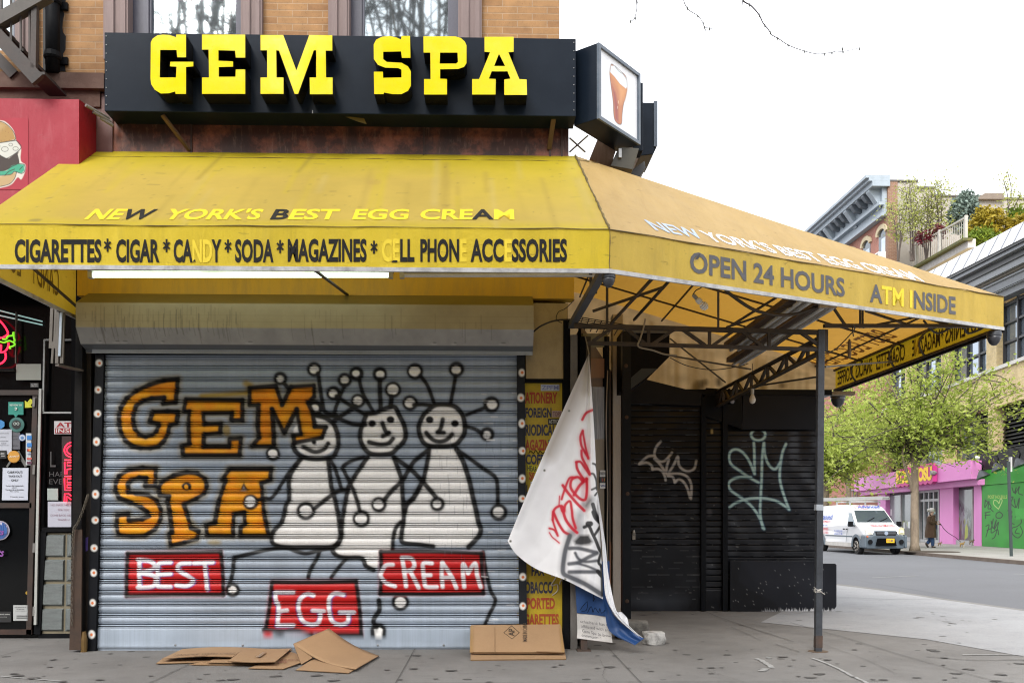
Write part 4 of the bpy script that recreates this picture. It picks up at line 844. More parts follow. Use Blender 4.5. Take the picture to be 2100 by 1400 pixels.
# ---- lights
LIT = Memit('lit_fluorescent_tube', (.80, 1.0, .86), 2.4)
TUBE = M('dusty_unlit_tube', (.62, .62, .6), .3, .4, (.3, .27, .2), 5)
def batten(name, label, a, b, lit):
    th = thing(name, label, 'light fixture', a); a, b = Vector(a), Vector(b); d = (b-a).normalized()
    m = MB(); m.bar(a+Vector((0, .02, .055)), b+Vector((0, .02, .055)), .12, .05); m.build('fixture_body', M('grimy_white_fixture', (.38, .36, .3), .45, .6, (.12, .10, .06), 5), th, bevel=.004)
    m = MB(); m.tube([a+d*.04, b-d*.04], .022, 10); m.build('tube', LIT if lit else TUBE, th, smooth=True, auto=40)
    for p_ in (a, b): m = MB(); m.bar(p_+d*(.0 if p_ is a else -.04), p_+d*(.04 if p_ is a else .0), .05, .06); m.build('lamp_holder', ALU, th)
batten('fluorescent_light', 'lit fluorescent tube light under the left of the awning front', oy(182, 564, -.75), oy(806, 564, -.75), True)
batten('fluorescent_light', 'unlit dusty fluorescent tube light under the right of the awning front', oy(820, 564, -.75), oy(1240, 563, -.75), False)
dd = lambda px: (c1.lerp(c2, max(0, (px-1250)/808.))-CAM).dot(_f)
for nm, lb, p0, far in (('strip_light', 'unlit double strip light with peeling paint nearer the post under the awning', (1700, 626), 1512), ('strip_light', 'second unlit strip light with brown housing under the awning beside the peeling one', (1655, 612), 1508)):
    a = od(p0[0], p0[1], dd(p0[0])+.25); dz_ = 1900*(a.x-CAM.x)/(far-1000); b = Vector((a.x, CAM.y+dz_, a.z)); th = thing(nm, lb, 'light fixture', a)
    m = MB(); m.bar(a+Vector((-.06, 0, .05)), b+Vector((-.06, 0, .05)), .13, .06); m.build('fixture_body', M('brown_peeling_fixture', (.09, .05, .03), .6, .6, (.2, .15, .1), 4), th)
    m = MB(); m.bar(a+Vector((.02, .02, .02)), b+Vector((.02, -.02, .02)), .07, .03); m.build('reflector', M('white_reflector', (.6, .6, .58), .4, .4, (.25, .2, .15), 5), th)
    for k in (-.05, .05): m = MB(); m.tube([a+Vector((k, .04, -.02)), b+Vector((k, -.04, -.02))], .019, 8); m.build('tube', TUBE, th, smooth=True)
    m = MB(); m.bar(a+Vector((-.01, -.015, .02)), a+Vector((-.01, .03, .02)), .17, .09); m.build('end_cap', M('rusty_white_end_cap', (.45, .4, .34), .6, .8, (.12, .06, .03), 18), th)
p_ = od(1421, 604, dd(1421)+.4); q_ = od(1434, 621, dd(1421)+.42); r_ = od(1450, 634, dd(1421)+.44); ax = (r_-p_).normalized()
th = thing('light_bulb', 'white spiral energy saving bulb hanging tilted under the awning', 'light bulb', p_)
m = MB(); m.lathe([(.012, 0), (.018, .01), (.018, .05), (.012, .055)], p_, 12, axis=ax); m.build('socket', M('grey_socket', (.3, .29, .27), .5, .4), th, smooth=True, auto=40)
m = MB(); m.lathe([(.014, .05), (.026, .06), (.028, .095), (.02, .105)], p_, 12, axis=ax); m.build('ballast', WHITE, th, smooth=True, auto=40)
a_ = ax.orthogonal().normalized(); b_ = ax.cross(a_); m = MB(); m.tube([p_+ax*(.11+.075*t_)+(a_*math.cos(t_*26)+b_*math.sin(t_*26))*(.034*math.sin(math.pi*(.15+.75*t_))) for t_ in np.linspace(0, 1, 60)], .0075, 7); m.build('spiral_tube', M('white_lamp_glass', (.85, .85, .83), .25, 0, fine=0), th, smooth=True)
m = MB(); m.tube(spl([p_, p_+Vector((.03, 0, .04)), p_+Vector((.08, 0, .07)), p_+Vector((.1, .05, .16))], 5), .005, 5); m.build('hook', CABLE, th)
hb = oy(1543, 797, 1.6); th = thing('light_bulb', 'plain white bulb hanging in front of the black shutters', 'light bulb', hb)
m = MB(); m.lathe([(.02, 0), (.02, -.06), (.016, -.065)], hb, 12); m.build('socket', M('cream_socket', (.5, .45, .36), .5, .3), th, smooth=True, auto=40)
m = MB(); m.lathe([(.016, -.065), (.022, -.08), (.036, -.115), (.037, -.14), (.028, -.165), (.005, -.178)], hb, 14); m.build('bulb', M('frosted_bulb', (.72, .66, .55), .3, 0, fine=0), th, smooth=True)
m = MB(); m.tube([hb, hb+Vector((0, 0, .3))], .004, 5); m.build('cord', CABLE, th)

# =================================================================== projecting light box on the corner
LB = thing('light_box_sign', 'square projecting light box picturing a tall glass of brown drink with foam', 'sign', oy(1224, 243, -.30))
yl, yr = -.30, .33
fl0, fl1 = oy(1223.5, 244, yl), oy(1224.5, 88.5, yl); fr = oy(1309.5, 153, yr); fr0 = Vector((fr.x, fr.y, fl0.z)); fr1 = Vector((fr.x, fr.y, fl1.z))
fl0.x = fl1.x = (fl0.x+fl1.x)/2; fx = (fr0-fl0); ln_ = fx.length; ex = fx.normalized(); nn = Vector((ex.y, -ex.x, 0)); nn = nn if nn.y < 0 else -nn
bk = -nn*.27; zh = fl1.z-fl0.z
mb = MB(); mb.prism([fl0, fr0, fr1, fl1], bk); mb.build('box', NAVY, LB, bevel=.006)
def onb(u, v, o=.0): return fl0+ex*(u*ln_)+Vector((0, 0, v*zh))+nn*o
mb = MB(); t_ = .045
for a, b in (((0, 0), (1, t_)), ((0, 1-t_), (1, 1)), ((0, t_), (t_, 1-t_)), ((1-t_, t_), (1, 1-t_))): mb.prism([onb(a[0], a[1]), onb(b[0], a[1]), onb(b[0], b[1]), onb(a[0], b[1])], nn*.025)
mb.build('frame', M('blue_grey_sign_frame', (.06, .085, .12), .3, .4, (.2, .22, .25), 6), LB)
q = Paint(0, 0, 150, 150, (.78, .80, .83)); q.c *= (.96+.06*smooth_noise(q.h, q.w, 30, 41))[..., None]
gl = [(44,20.7),(48,16.1),(58,15.0),(72,16.1),(86,17.3),(98,18.4),(106,23.0),(108,36.7),(107,50.3),(102,66.3),(96,80.0),(91,95.9),(88,114.2),(87,127.9),(84,134.7),(75,138.1),(64,137.0),(58,131.3),(55,118.7),(54,100.5),(50,82.3),(45,64.0),(41,45.8),(41,32.1)]
q.poly(gl, (.10, .05, .03), 2, 1, 1.5, True); q.poly(gl, (.48, .16, .045), 2, 1, -.5, True)
q.poly([(42,38.9),(107,44.6),(105,57.2),(98,75.4),(84,66.3),(60,52.6)], (.60, .24, .05), 14, .9); q.poly([(48,61.7),(54,84.5),(58,109.6),(60,132.4),(74,135.8),(72,95.9),(62,73.1)], (.26, .02, .02), 10, .85); q.poly([(76,50.3),(98,52.6),(88,84.5),(80,91.4)], (.66, .30, .09), 12, .8)
q.poly([(44,20.7),(58,15.0),(86,17.3),(106,23.0),(108,41.2),(104,46.9),(80,45.8),(60,38.9),(42,35.5)], (.72, .82, .87), 3); q.stroke([(60,15.0), (75,19.6), (92,19.6), (105,25.3)], (.2, .17, .15), 1, 1.2, .8); q.stroke([(74,86.8), (73,92.5)], (.8, .6, .4), .8, 1, .9); q.stroke([(71,100.5), (70,105.1)], (.8, .6, .4), .8, 1, .9)
u, v = np.meshgrid(np.linspace(t_, 1-t_, 151), np.linspace(1-t_, t_, 151)); P = np.array(fl0)+np.array(ex)*(u*ln_)[..., None]+np.array((0, 0, 1))*(v*zh)[..., None]+np.array(nn)*.004
face = sheet('face_panel', P, q.c[:151, :151], Mp('sign_face_acrylic', .25, .5, .06), LB)
mb = MB()
for a, b in (((1168, 283), (1200, 312)), ((1206, 278), (1168, 312))): mb.bar(oy(*a, .1), oy(*b, .3), .018, .008)
mb.build('struts', M('grey_iron_strut', (.38, .38, .4), .5, .4), LB)
# second cabinet behind it (facing the side street) and lamp boxes under it
c2b = thing('sign_cabinet', 'rounded dark blue sign cabinet seen end-on behind the light box', 'sign', oy(1330, 300, .9))
mb = MB(); e0, e1 = oy(1312, 210, .9), oy(1346, 320, .9); zz0, zz1 = e1.z, e0.z; rr = .09
prof_ = [(e0.x, zz1), (e1.x, zz1), (e1.x, zz0+rr), (e1.x-rr*.4, zz0+.02), (e0.x, zz0)]
mb.prism([(x, .9, z) for x, z in prof_], (.0, .55, 0)); mb.build('cabinet', NAVY, c2b, bevel=.008)
mb = MB(); mb.box((e1.x-.03, .88, zz0+.1), (e1.x+.01, .9, zz1+.01)); mb.build('edge_trim', M('blue_sign_trim', (.05, .07, .10), .3, .3), c2b)
mb = MB(); g0 = oy(1290, 175, .55); mb.box((oy(1296, 200, .55).x, .5, oy(1300, 313, .55).z), (oy(1317, 200, .55).x, .7, oy(1310, 174, .55).z)); tag(mb.build('sign_back_panel', NAVY, bevel=.004), 'narrow navy panel edge standing behind the light box', 'sign')
mb = MB(); a, b = oy(1258, 350, .25), oy(1309, 302, .25); mb.hexa([(oy(1250, 346, .25).x, .2, oy(1250, 344, .25).z), (oy(1296, 352, .25).x, .2, oy(1290, 352, .25).z), (oy(1296, 352, .25).x, .55, oy(1290, 352, .25).z), (oy(1250, 346, .25).x, .55, oy(1250, 344, .25).z)], [(oy(1268, 308, .25).x, .2, oy(1268, 305, .25).z), (oy(1309, 308, .25).x, .2, oy(1309, 308, .25).z), (oy(1309, 308, .25).x, .55, oy(1309, 308, .25).z), (oy(1268, 308, .25).x, .55, oy(1268, 305, .25).z)])
fl_ = thing('floodlight', 'dark floodlight box fixed below the projecting light box', 'floodlight', a); mb.build('lamp_housing', M('olive_black_lamp_metal', (.045, .04, .025), .4, .4, (.1, .09, .05)), fl_, bevel=.006); mb = MB(); mb.box((oy(1268, 320, .2).x, .17, oy(1270, 325, .2).z), (oy(1274, 320, .2).x, .2, oy(1270, 307, .2).z)); mb.build('bracket', ALU, fl_)
mb = MB(); mb.prism([oy(1290, 352, .7), oy(1322, 330, .7), oy(1324, 345, .7), oy(1308, 368, .7), oy(1294, 360, .7)], (0, .3, 0)); f2 = mb.build('floodlight', M('dark_lamp_metal', (.03, .03, .03), .4, .3), bevel=.006); tag(f2, 'dark slanted lamp box behind the floodlight above the tan slope', 'floodlight')
mb = MB(); mb.prism([oy(1209, 326, .5), oy(1226, 284, .5), oy(1264, 306, .5), oy(1252, 345, .5)], (0, .06, 0)); tag(mb.build('wooden_brace_board', M('weathered_pink_plywood', (.42, .29, .21), .7, .5, (.2, .11, .07), 4, (9, 9, 1), .2)), 'weathered plywood board standing on the awning behind the light box', 'board')
# =================================================================== burger shop on the left
YS = 1.0
sh = lambda px, py, y=YS: oy(px, py, y)
shop = thing('burger_shop_front', 'dark recessed shop front with glass door, stickers and glass blocks left of the shutter', 'shop front', (sh(60, 1300).x, YS, 0))
x0s, x1s = -8.0, sh(166, 900).x
BLKGL = M('black_door_glass', (.003, .0035, .004), .12, .15, (.008, .008, .008), 2, fine=0, spec=.25)
mb = MB(); mb.box((x0s, YS+.02, 0), (x1s+1.0, YS+.12, 3.9)); mb.build('wall', BLKGL, shop)
mb = MB(); mb.box((x0s, -.05, 3.88), (x1s+.6, YS+.1, 4.0)); mb.box((x0s, -.02, 4.0), (oy(200, 400).x, .1, 5.5)); mb.build('ceiling', NEARBLACK, shop)
def fr(name, pts, w, m, o=.03, par=None):
    b = MB()
    for a, c in pts: b.bar(sh(*a, YS-o), sh(*c, YS-o), w, .03, up=(0, 1, 0))
    return b.build(name, m, par or shop)
door = MB(); door.box((sh(-80, 900).x, YS-.03, .03), (sh(66, 900).x, YS+.0, sh(30, 812).z)); door = door.build('door', BLKGL, shop)
fr('door_frame', [((73, 812), (60, 1300)), ((-80, 805), (80, 805)), ((-80, 1036), (66, 1036)), ((-80, 1295), (66, 1295))], .055, M('brown_black_door_frame', (.03, .02, .016), .5, .5, (.09, .035, .02), 4), .05, door)
fr('aluminium_strip', [((83.5, 797), (73, 1280))], .028, M('pale_aluminium_strip', (.42, .43, .41), .4, .3, (.2, .18, .15), 6), .07)
fr('window_frame', [((92, 697), (89, 846)), ((91, 697), (152, 697)), ((88, 846), (150, 846))], .018, M('grey_window_frame', (.33, .34, .34), .45, .3), .05)
fr('mullion', [((34, 640), (33, 745)), ((0, 760), (30, 760))], .012, M('dark_mullion', (.1, .09, .075), .5, .4), .05)
for y0 in (812, 950, 1110, 1240):
    b = MB(); b.bar(sh(70, y0+3, YS-.08), sh(69, y0+22, YS-.08), .025, .01, up=(0, 1, 0)); b.build('hinge', M('worn_hinge', (.2, .19, .18), .45, .5), door)
def card(name, px0, py0, px1, py1, col, par=None, o=.045, texts=(), bold=.01, skew=0):
    b = MB(); b.prism([sh(px0, py1, YS-o), sh(px1, py1, YS-o), sh(px1+skew, py0, YS-o), sh(px0+skew, py0, YS-o)], (0, .004, 0)); c_ = b.build(name, M(name+'_face', col, .6, .1, fine=.05) if isinstance(col, tuple) else col, par or shop)
    for tx, a, b_, c, d, tc in texts:
        m = MB(); g = lambda px, py: sh(px, py, YS-o-.003); put_text(m, tx, bil(g(a, d), g(c, d), g(c, b_), g(a, b_)), bold); m.build('lettering', M('ink', tc, .7, 0, fine=0), c_)
    return c_
INK = (.015, .015, .018)
card('grey_meter_plate', 33, 746, 84, 779, (.27, .28, .25)); card('small_label', 62, 785, 79, 794, (.02, .02, .02), texts=(('ALL NIGHT', 64, 786.5, 77, 789, (.5, .5, .5)), ('OPEN LATE', 64, 790, 77, 792.5, (.5, .5, .5))))
TEAL = (.02, .24, .19)
cd_ = card('review_sticker', 17, 824, 48, 850, TEAL, door, .06, (('REVIEW US', 20, 828.5, 45, 832, (.7, .75, .7)),)); b = MB(); b.prism([sh(28, 850, YS-.06), sh(37, 850, YS-.06), sh(32, 855.5, YS-.06)], (0, .004, 0)); b.build('sticker_pointer', M('teal_pointer', TEAL, .6, 0), cd_)
def disc(name, px, py, r, col, par=door, o=.06, rings=()):
    b = MB(); c = sh(px, py, YS-o); s_ = (sh(px+1, py, YS-o)-c).x; b.lathe([(r*s_, 0), (r*s_, .003)], c, 28, axis=(0, -1, 0)); c_ = b.build(name, M(name+'_face', col, .55, .1, fine=.05), par)
    for i, (r2, col2, dx, dy) in enumerate(rings): m = MB(); m.lathe([(r2*s_, 0), (r2*s_, .002)], c+Vector((dx*s_, -.003-.002*i, -dy*s_)), 22, axis=(0, -1, 0)); m.build('ring', M(name+'_ring', col2, .55, 0, fine=0), c_)
    return c_
for dx in (-2.6, 2.6):
    pass
disc('owl_badge', 32.5, 838, 3, (.6, .65, .6), door, .066, ((1.6, (.02, .2, .16), -1.2, 0), (1.2, (.6, .65, .6), 1.4, 0)))
disc('round_teal_sticker', 34.5, 870.5, 15.5, (.03, .14, .125), door, .06, ((13.6, (.10, .22, .2), 0, 0), (12.8, (.03, .13, .12), 0, 0), (9.5, (.006, .008, .008), 0, 0), (3.2, (.35, .4, .38), -3.3, -2), (3.2, (.35, .4, .38), 3.3, -2), (1.6, (.02, .02, .02), -3.3, -2), (1.6, (.02, .02, .02), 3.3, -2)))
b = MB(); b.prism([sh(x, y, YS-.06) for x, y in ((51, 821), (56, 824.5), (62, 817), (70, 822), (63, 830), (66, 835), (51, 836))], (0, .004, 0)); b.build('yellow_arrow', M('yellow_arrow_tape', (.55, .55, .03), .6, .15), door)
b = MB(); b.prism([sh(x, y, YS-.06) for x, y in ((-8, 861), (2, 861), (9, 865), (9, 874), (2, 879), (-8, 879))], (0, .004, 0)); b.build('blue_sticker', M('blue_sticker_face', (.04, .22, .5), .6, .15), door)
card('white_notice', -10, 880, 24, 931, (.45, .47, .54), door, .065, (('closed for the day', 0, 887, 18, 889, INK), ('walk home slow', 0, 895, 12, 897, INK), ('normal hours Please', 0, 903, 17, 905, INK), ('staying safe', 2, 907.5, 13, 909.5, INK), ('hope to see you soon', 0, 911.5, 18, 913.5, INK)))
card('grey_notice', 24, 884, 41, 921, (.10, .10, .12), door, .055, (('hours', 26, 893, 36, 895, INK), ('open daily', 26, 899, 36, 901, INK), ('thank you', 25, 912, 36, 914, INK)))
disc('round_blue_sticker', 46, 897, 7.2, (.03, .08, .25), door, .06, ((6.2, (.45, .5, .58), 0, 0), (3.4, (.1, .2, .4), 0, .5)))
c_ = card('payment_stickers', 53, 888, 67, 953, (.48, .52, .55), door, .065)
for y0, y1, col in ((893, 901, (.03, .18, .5)), (908, 916, (.03, .18, .5)), (920, 925, (.03, .03, .035)), (938, 942, (.5, .1, .08)), (946, 951, (.1, .03, .06))):
    b = MB(); b.prism([sh(55, y1, YS-.072), sh(65, y1, YS-.072), sh(65, y0, YS-.072), sh(55, y0, YS-.072)], (0, .004, 0)); b.build('card_emblem', M('card_emblem_ink', col, .6, 0, fine=0), c_)
m = MB(); g = lambda px, py: sh(px, py, YS-.072); put_text(m, 'VISA', bil(g(56, 932), g(64, 932), g(64, 929), g(56, 929)), .03); m.build('lettering', M('blue_ink', (.03, .05, .25), .7, 0, fine=0), c_)
for dx, col in ((-2, (.6, .05, .03)), (2, (.75, .3, .03))): m = MB(); m.lathe([(.012, 0), (.012, .002)], sh(60+dx*.8, 922.5, YS-.078-.002*dx*.2), 12, axis=(0, -1, 0)); m.build('card_emblem', M('card_dot', col, .6, 0, fine=0), c_)
card('black_sign', -5, 923, 13, 940, (.01, .01, .011), door, .075, (('ublic', 1, 927.5, 9, 931, (.6, .6, .6)), ('oom', 2, 932.5, 10, 935.5, (.6, .6, .6)))); c_ = disc('orange_sticker', 28.5, 936, 12.6, (.48, .22, .02), door, .07, ((11.6, (.52, .25, .03), 0, 0),)); m = MB(); g = lambda px, py: sh(px, py, YS-.078); put_text(m, 'fuoco', bil(g(19, 938), g(39, 936), g(39, 931.5), g(19, 934)), .01, shear=.4); m.build('lettering', M('cream_ink', (.75, .65, .5), .7, 0, fine=0), c_)
b = MB(); b.bar(sh(36, 925, YS-.05), sh(54, 956, YS-.05), .035, .004, up=(0, 1, 0)); b.bar(sh(22, 945, YS-.05), sh(14, 957, YS-.05), .02, .004, up=(0, 1, 0)); b.bar(sh(20, 945, YS-.052), sh(42, 945, YS-.052), .012, .004, up=(0, 1, 0)); b.build('frosted_letter', M('frosted_letter_A', (.13, .13, .125), .6, .2), door)
card('takeout_notice', 4, 959, 57, 1025, (.50, .53, .62), door, .065, (('CARRYOUT/', 15, 965.5, 47, 970, INK), ('TAKE-OUT', 17, 974, 45, 978, INK), ('ONLY', 23, 982, 38, 986.5, INK), ('No more than 2 people inside', 12, 994, 48, 997, INK), ('please', 25, 998, 34, 1000, INK), ('You may order at the window', 11, 1002, 49, 1005, INK), ('after waiting', 20, 1006, 38, 1008, INK), ('Thank you', 20, 1017, 48, 1019, INK)), .012, 1.5)
bd = disc('team_badge', 0, 1087, 20, (.42, .4, .46), door, .06, ((18.6, (.25, .22, .36), 0, 0), (16.6, (.45, .44, .52), 0, 0), (15, (.03, .09, .3), 0, 3)))
b = MB()
for x, h_ in ((-8, 1076), (-4, 1072), (0, 1078), (4, 1071), (8, 1074), (11, 1080)): b.prism([sh(x, 1094, YS-.075), sh(x+3.2, 1094, YS-.075), sh(x+3.2, h_, YS-.075), sh(x, h_, YS-.075)], (0, .003, 0))
b.build('skyline', M('blue_skyline', (.03, .10, .32), .6, 0, fine=0), bd)
m = MB(); g = lambda px, py: sh(px, py, YS-.08); put_text(m, 'Mets', bil(g(-24, 1098), g(8, 1096), g(8, 1084), g(-24, 1086)), .02, shear=.3); put_text(m, 'Mets', bil(g(-24, 1143), g(8, 1140), g(8, 1124), g(-24, 1127)), .02, shear=.3); m.build('lettering', M('purple_script', (.25, .07, .32), .6, 0, fine=0), bd)
disc('orange_dot_sticker', 56, 1215, 3.6, (.4, .24, .02)); card('white_permit', 27, 1240, 57, 1272, (.4, .41, .41), door, .065, (('public notice of the city', 30, 1243, 54, 1245, INK), ('license', 34, 1247, 50, 1249, INK), ('hours of business', 32, 1251, 52, 1252.5, INK), ('IIIIIIIIIIIIIIIII', 34, 1261, 56, 1263.5, INK), ('IIIIIIIIIIIIIIIII', 34, 1265, 56, 1267.5, INK)))  # small orange dot sticker, then the white permit
card('black_bumper_sticker', -8, 1253, 23, 1275, (.012, .012, .013), door, .065, (('second avenue', -2, 1257, 20, 1260, (.6, .6, .6)), ('new york city', 0, 1263, 14, 1265, (.4, .4, .4))))
card('atm_sign', 111, 863, 158, 890, (.5, .48, .5), shop, .06, (('ATM', 115, 866, 164, 875.5, (.3, .012, .02)),), .03); m = MB(); g = lambda px, py: sh(px, py, YS-.068); m.prism([g(113, 888), g(158, 888), g(158, 877.5), g(113, 877.5)], (0, .004, 0)); ab = m.build('red_band', M('red_band_ink', (.3, .012, .02), .6, 0, fine=.05), shop); m = MB(); g = lambda px, py: sh(px, py, YS-.073); put_text(m, 'INSIDE', bil(g(115, 887), g(170, 887), g(170, 879), g(115, 879)), .005); m.build('lettering', M('white_ink', (.6, .6, .6), .7, 0, fine=0), ab)
card('pale_green_note', 97, 1001, 119, 1025, (.33, .38, .36), shop, .06)
cn = card('handwritten_notice', 98, 1028, 152, 1080, (.45, .46, .54), shop, .065, (('NO MASK NO FOOD', 104, 1033, 160, 1037, (.3, .2, .25)), ('FOR YOU', 119, 1043, 141, 1047, (.3, .2, .25)), ('COME BACK NEXT', 103, 1054, 152, 1058, (.3, .2, .25)), ('THANK U', 118, 1063, 142, 1067, (.3, .2, .25))), .0)
for tx, a, b_, c, d in (('L', 103, 926, 114, 957), ('HAPPY', 101, 967, 150, 977), ('EVERY', 101, 982, 150, 992)):
    m = MB(); g = lambda px, py: sh(px, py, YS-.03); put_text(m, tx, bil(g(a, d), g(c, d), g(c, b_), g(a, b_)), -.005); m.build('window_lettering', M('dark_grey_window_letter', (.05, .05, .05), .6, 0, fine=0), shop)
# glass blocks
GB = M('dusty_glass_block', (.16, .18, .18), .25, .5, (.07, .075, .07), 6, (1, 1, 6), .25, .5, 40); GRT = M('cream_grout', (.22, .19, .13), .8, .4)
gz = [(1093, 1144), (1144, 1194), (1194, 1244.5), (1244.5, 1296)]; lean = lambda x, y: x-(y-1093)*.022
mb = MB(); mb.prism([sh(lean(85, 1299), 1299, YS-.02), sh(170, 1299, YS-.02), sh(170, 1092, YS-.02), sh(85, 1092, YS-.02)], (0, .05, 0)); gp = mb.build('glass_block_panel', GRT, shop)
for a, b_ in gz:
    for xa_, xb_ in ((87, 134.5), (138, 185)):
        m = MB(); f = lambda x, y, o: sh(lean(x, y), y, YS-o); o0 = [f(xa_, b_-2.5, .02), f(xb_, b_-2.5, .02), f(xb_, a+2.5, .02), f(xa_, a+2.5, .02)]; o1 = [f(xa_+4, b_-6, .045), f(xb_-4, b_-6, .045), f(xb_-4, a+6, .045), f(xa_+4, a+6, .045)]
        m.hexa(o0, o1); m.build('glass_block', GB, gp)
mb = MB(); mb.box((sh(82, 1299).x, YS-.035, 0), (x1s+.5, YS+.02, sh(82, 1298).z)); mb.build('kick_plate', BLACK, shop)
mb = MB(); mb.bar(sh(78, 1299, YS-.03), sh(90, 1090, YS-.03), .07, .05, up=(0, 1, 0)); mb.bar(sh(88, 1086, YS-.03), sh(165, 1084, YS-.03), .05, .05, up=(0, 1, 0)); mb.build('black_frame', BLACK, shop)
# post in front with chain
post = thing('iron_post', 'black iron post with rusty foot between burger shop and shutter', 'post', (oy(158, 1330, -.06).x, -.06, 0))
mb = MB(); mb.hexa([oy(143, 1331, -.12), oy(166, 1331, -.12), oy(166, 1331, -.12)+Vector((0, .1, 0)), oy(143, 1331, -.12)+Vector((0, .1, 0))], [oy(156, 640, -.12), oy(169, 640, -.12), oy(169, 640, -.12)+Vector((0, .1, 0)), oy(156, 640, -.12)+Vector((0, .1, 0))]); mb.build('shaft', M('black_post_paint', (.008, .008, .009), .4, .4, (.03, .025, .02), 4, spec=.15), post)
mb = MB(); mb.hexa([oy(142, 1332, -.13), oy(166, 1332, -.13), oy(166, 1332, -.13)+Vector((0, .02, 0)), oy(142, 1332, -.13)+Vector((0, .02, 0))], [oy(149, 1085, -.13), oy(168, 1085, -.13), oy(168, 1085, -.13)+Vector((0, .02, 0)), oy(149, 1085, -.13)+Vector((0, .02, 0))]); mb.build('angle_iron', M('brown_rusty_angle', (.055, .03, .018), .6, .7, (.015, .012, .01), 6), post)
mb = MB(); mb.box((oy(166, 900, -.02).x, -.02, 0), (oy(187, 900, -.02).x, .1, 3.0)); mb.build('dark_jamb', M('black_jamb', (.02, .015, .012), .5, .5, (.06, .035, .02), 3), post)
m = MB(); m.lathe([(.03, 0), (.034, .12), (.02, .2)], Vector((oy(172, 1318, -.1).x, -.1, 0)), 10); m.build('yellow_paint_stub', M('ochre_paint_stub', (.16, .09, .02), .7, .5), post)
m = MB(); g = lambda px, py: oy(px, py, -.024); m.quad(g(171, 1133), g(180, 1128), g(181, 1100), g(174, 1103)); m.build('purple_paint_patch', M('purple_paint', (.11, .07, .3), .6, .3), post)
ch = MB(); pts = [Vector(p) for p in spl([oy(180, 1015, -.14), oy(172, 1040, -.15), oy(160, 1070, -.16), oy(151, 1087, -.16), oy(149, 1120, -.16), oy(147, 1200, -.15), oy(147, 1282, -.15)], 8)]
L_ = 0
for a, b in zip(pts[:-1], pts[1:]):
    n_ = max(1, int((b-a).length/.03))
    for i in range(n_):
        c_ = a.lerp(b, (i+.5)/n_); d_ = (b-a).normalized(); L_ += 1; sd_ = Vector((1, 0, 0)) if L_ % 2 else Vector((0, 1, 0)); sd_ = (sd_-d_*sd_.dot(d_)).normalized()
        ch.tube([c_+d_*(.02*math.cos(t_))+sd_*(.011*math.sin(t_)) for t_ in np.linspace(0, 6.283, 9)], .0032, 4, cap=False)
tag(ch.build('chain', M('dull_chain_steel', (.16, .14, .11), .4, .4, metal=.6)), 'thin steel chain hanging down beside the iron post', 'chain')
# hanging folded grille frame under the awning end
gf = thing('folded_gate_frame', 'folded grey metal gate bars hanging under the left end of the awning', 'gate frame', oy(120, 640, -.35)); m = MB(); YG = -.35
for a, b, w_ in (((107, 632), (104, 714), .028), ((115, 634), (112, 714), .022), ((110, 700), (107, 745), .02), ((119, 640), (117, 745), .03), ((130, 641), (127, 745), .03)): m.bar(oy(*a, YG), oy(*b, YG), w_, .02, up=(0, 1, 0))
m.build('bars', M('brown_grey_bars', (.14, .125, .11), .55, .5), gf); m = MB(); m.bar(oy(125.5, 641, YG-.02), oy(122, 730, YG-.02), .022, .012, up=(0, 1, 0)); m.build('bright_bar', M('pale_blue_bar', (.42, .5, .6), .4, .2), gf); m = MB(); m.bar(oy(117, 748, YG), oy(168, 760, -.1), .045, .02); m.build('lower_arm', M('brown_arm', (.13, .11, .095), .6, .4), gf)
# neon signs
NR = Memit('red_neon_tube', (1.0, .012, .04), 1.9); NG = Memit('green_neon_tube', (.18, .6, .02), .5)
nb = thing('neon_burger', 'red and green neon burger outline glowing in the dark window', 'neon sign', sh(0, 740, YS-.1)); f5 = lambda P: [sh(x/5.833, y/5.833+540, YS-.1) for x, y in P]
for nm, P, m_ in (('bun_tube', [(-330, 760), (-240, 640), (-100, 620), (0, 690), (60, 760), (95, 830), (70, 865), (0, 890), (-250, 895)], NR), ('patty_tube', [(-30, 990), (0, 1060), (60, 1050), (95, 1000), (102, 950)], NR), ('patty_tube', [(12, 970), (10, 1030), (-10, 1060)], NR), ('lower_bun_tube', [(-300, 1090), (-250, 1190), (-60, 1210), (30, 1185), (68, 1130), (65, 1070)], NR), ('lettuce_tube', [(-280, 930), (-180, 950), (-60, 930), (0, 935), (50, 945), (110, 925), (160, 945), (178, 970), (150, 990), (118, 1000), (125, 1022)], NG), ('lettuce_tube', [(30, 905), (70, 905), (100, 870), (150, 860), (162, 820), (165, 880), (175, 920), (160, 945)], NG)):
    m = MB(); m.tube(spl(f5(P), 5), .0095, 6); m.build(nm, m_, nb, smooth=True)
m = MB(); m.bar(sh(-40, 758, YS-.07), sh(30, 757, YS-.07), .02, .02); m.build('mount_rail', BLACK, nb)
nc = thing('neon_letters', 'vertical red neon letters half hidden behind the iron post', 'neon sign', sh(140, 1030, YS-.1)); f6 = lambda P: [sh(x/6.088, y/6.088+800, YS-.1) for x, y in P]
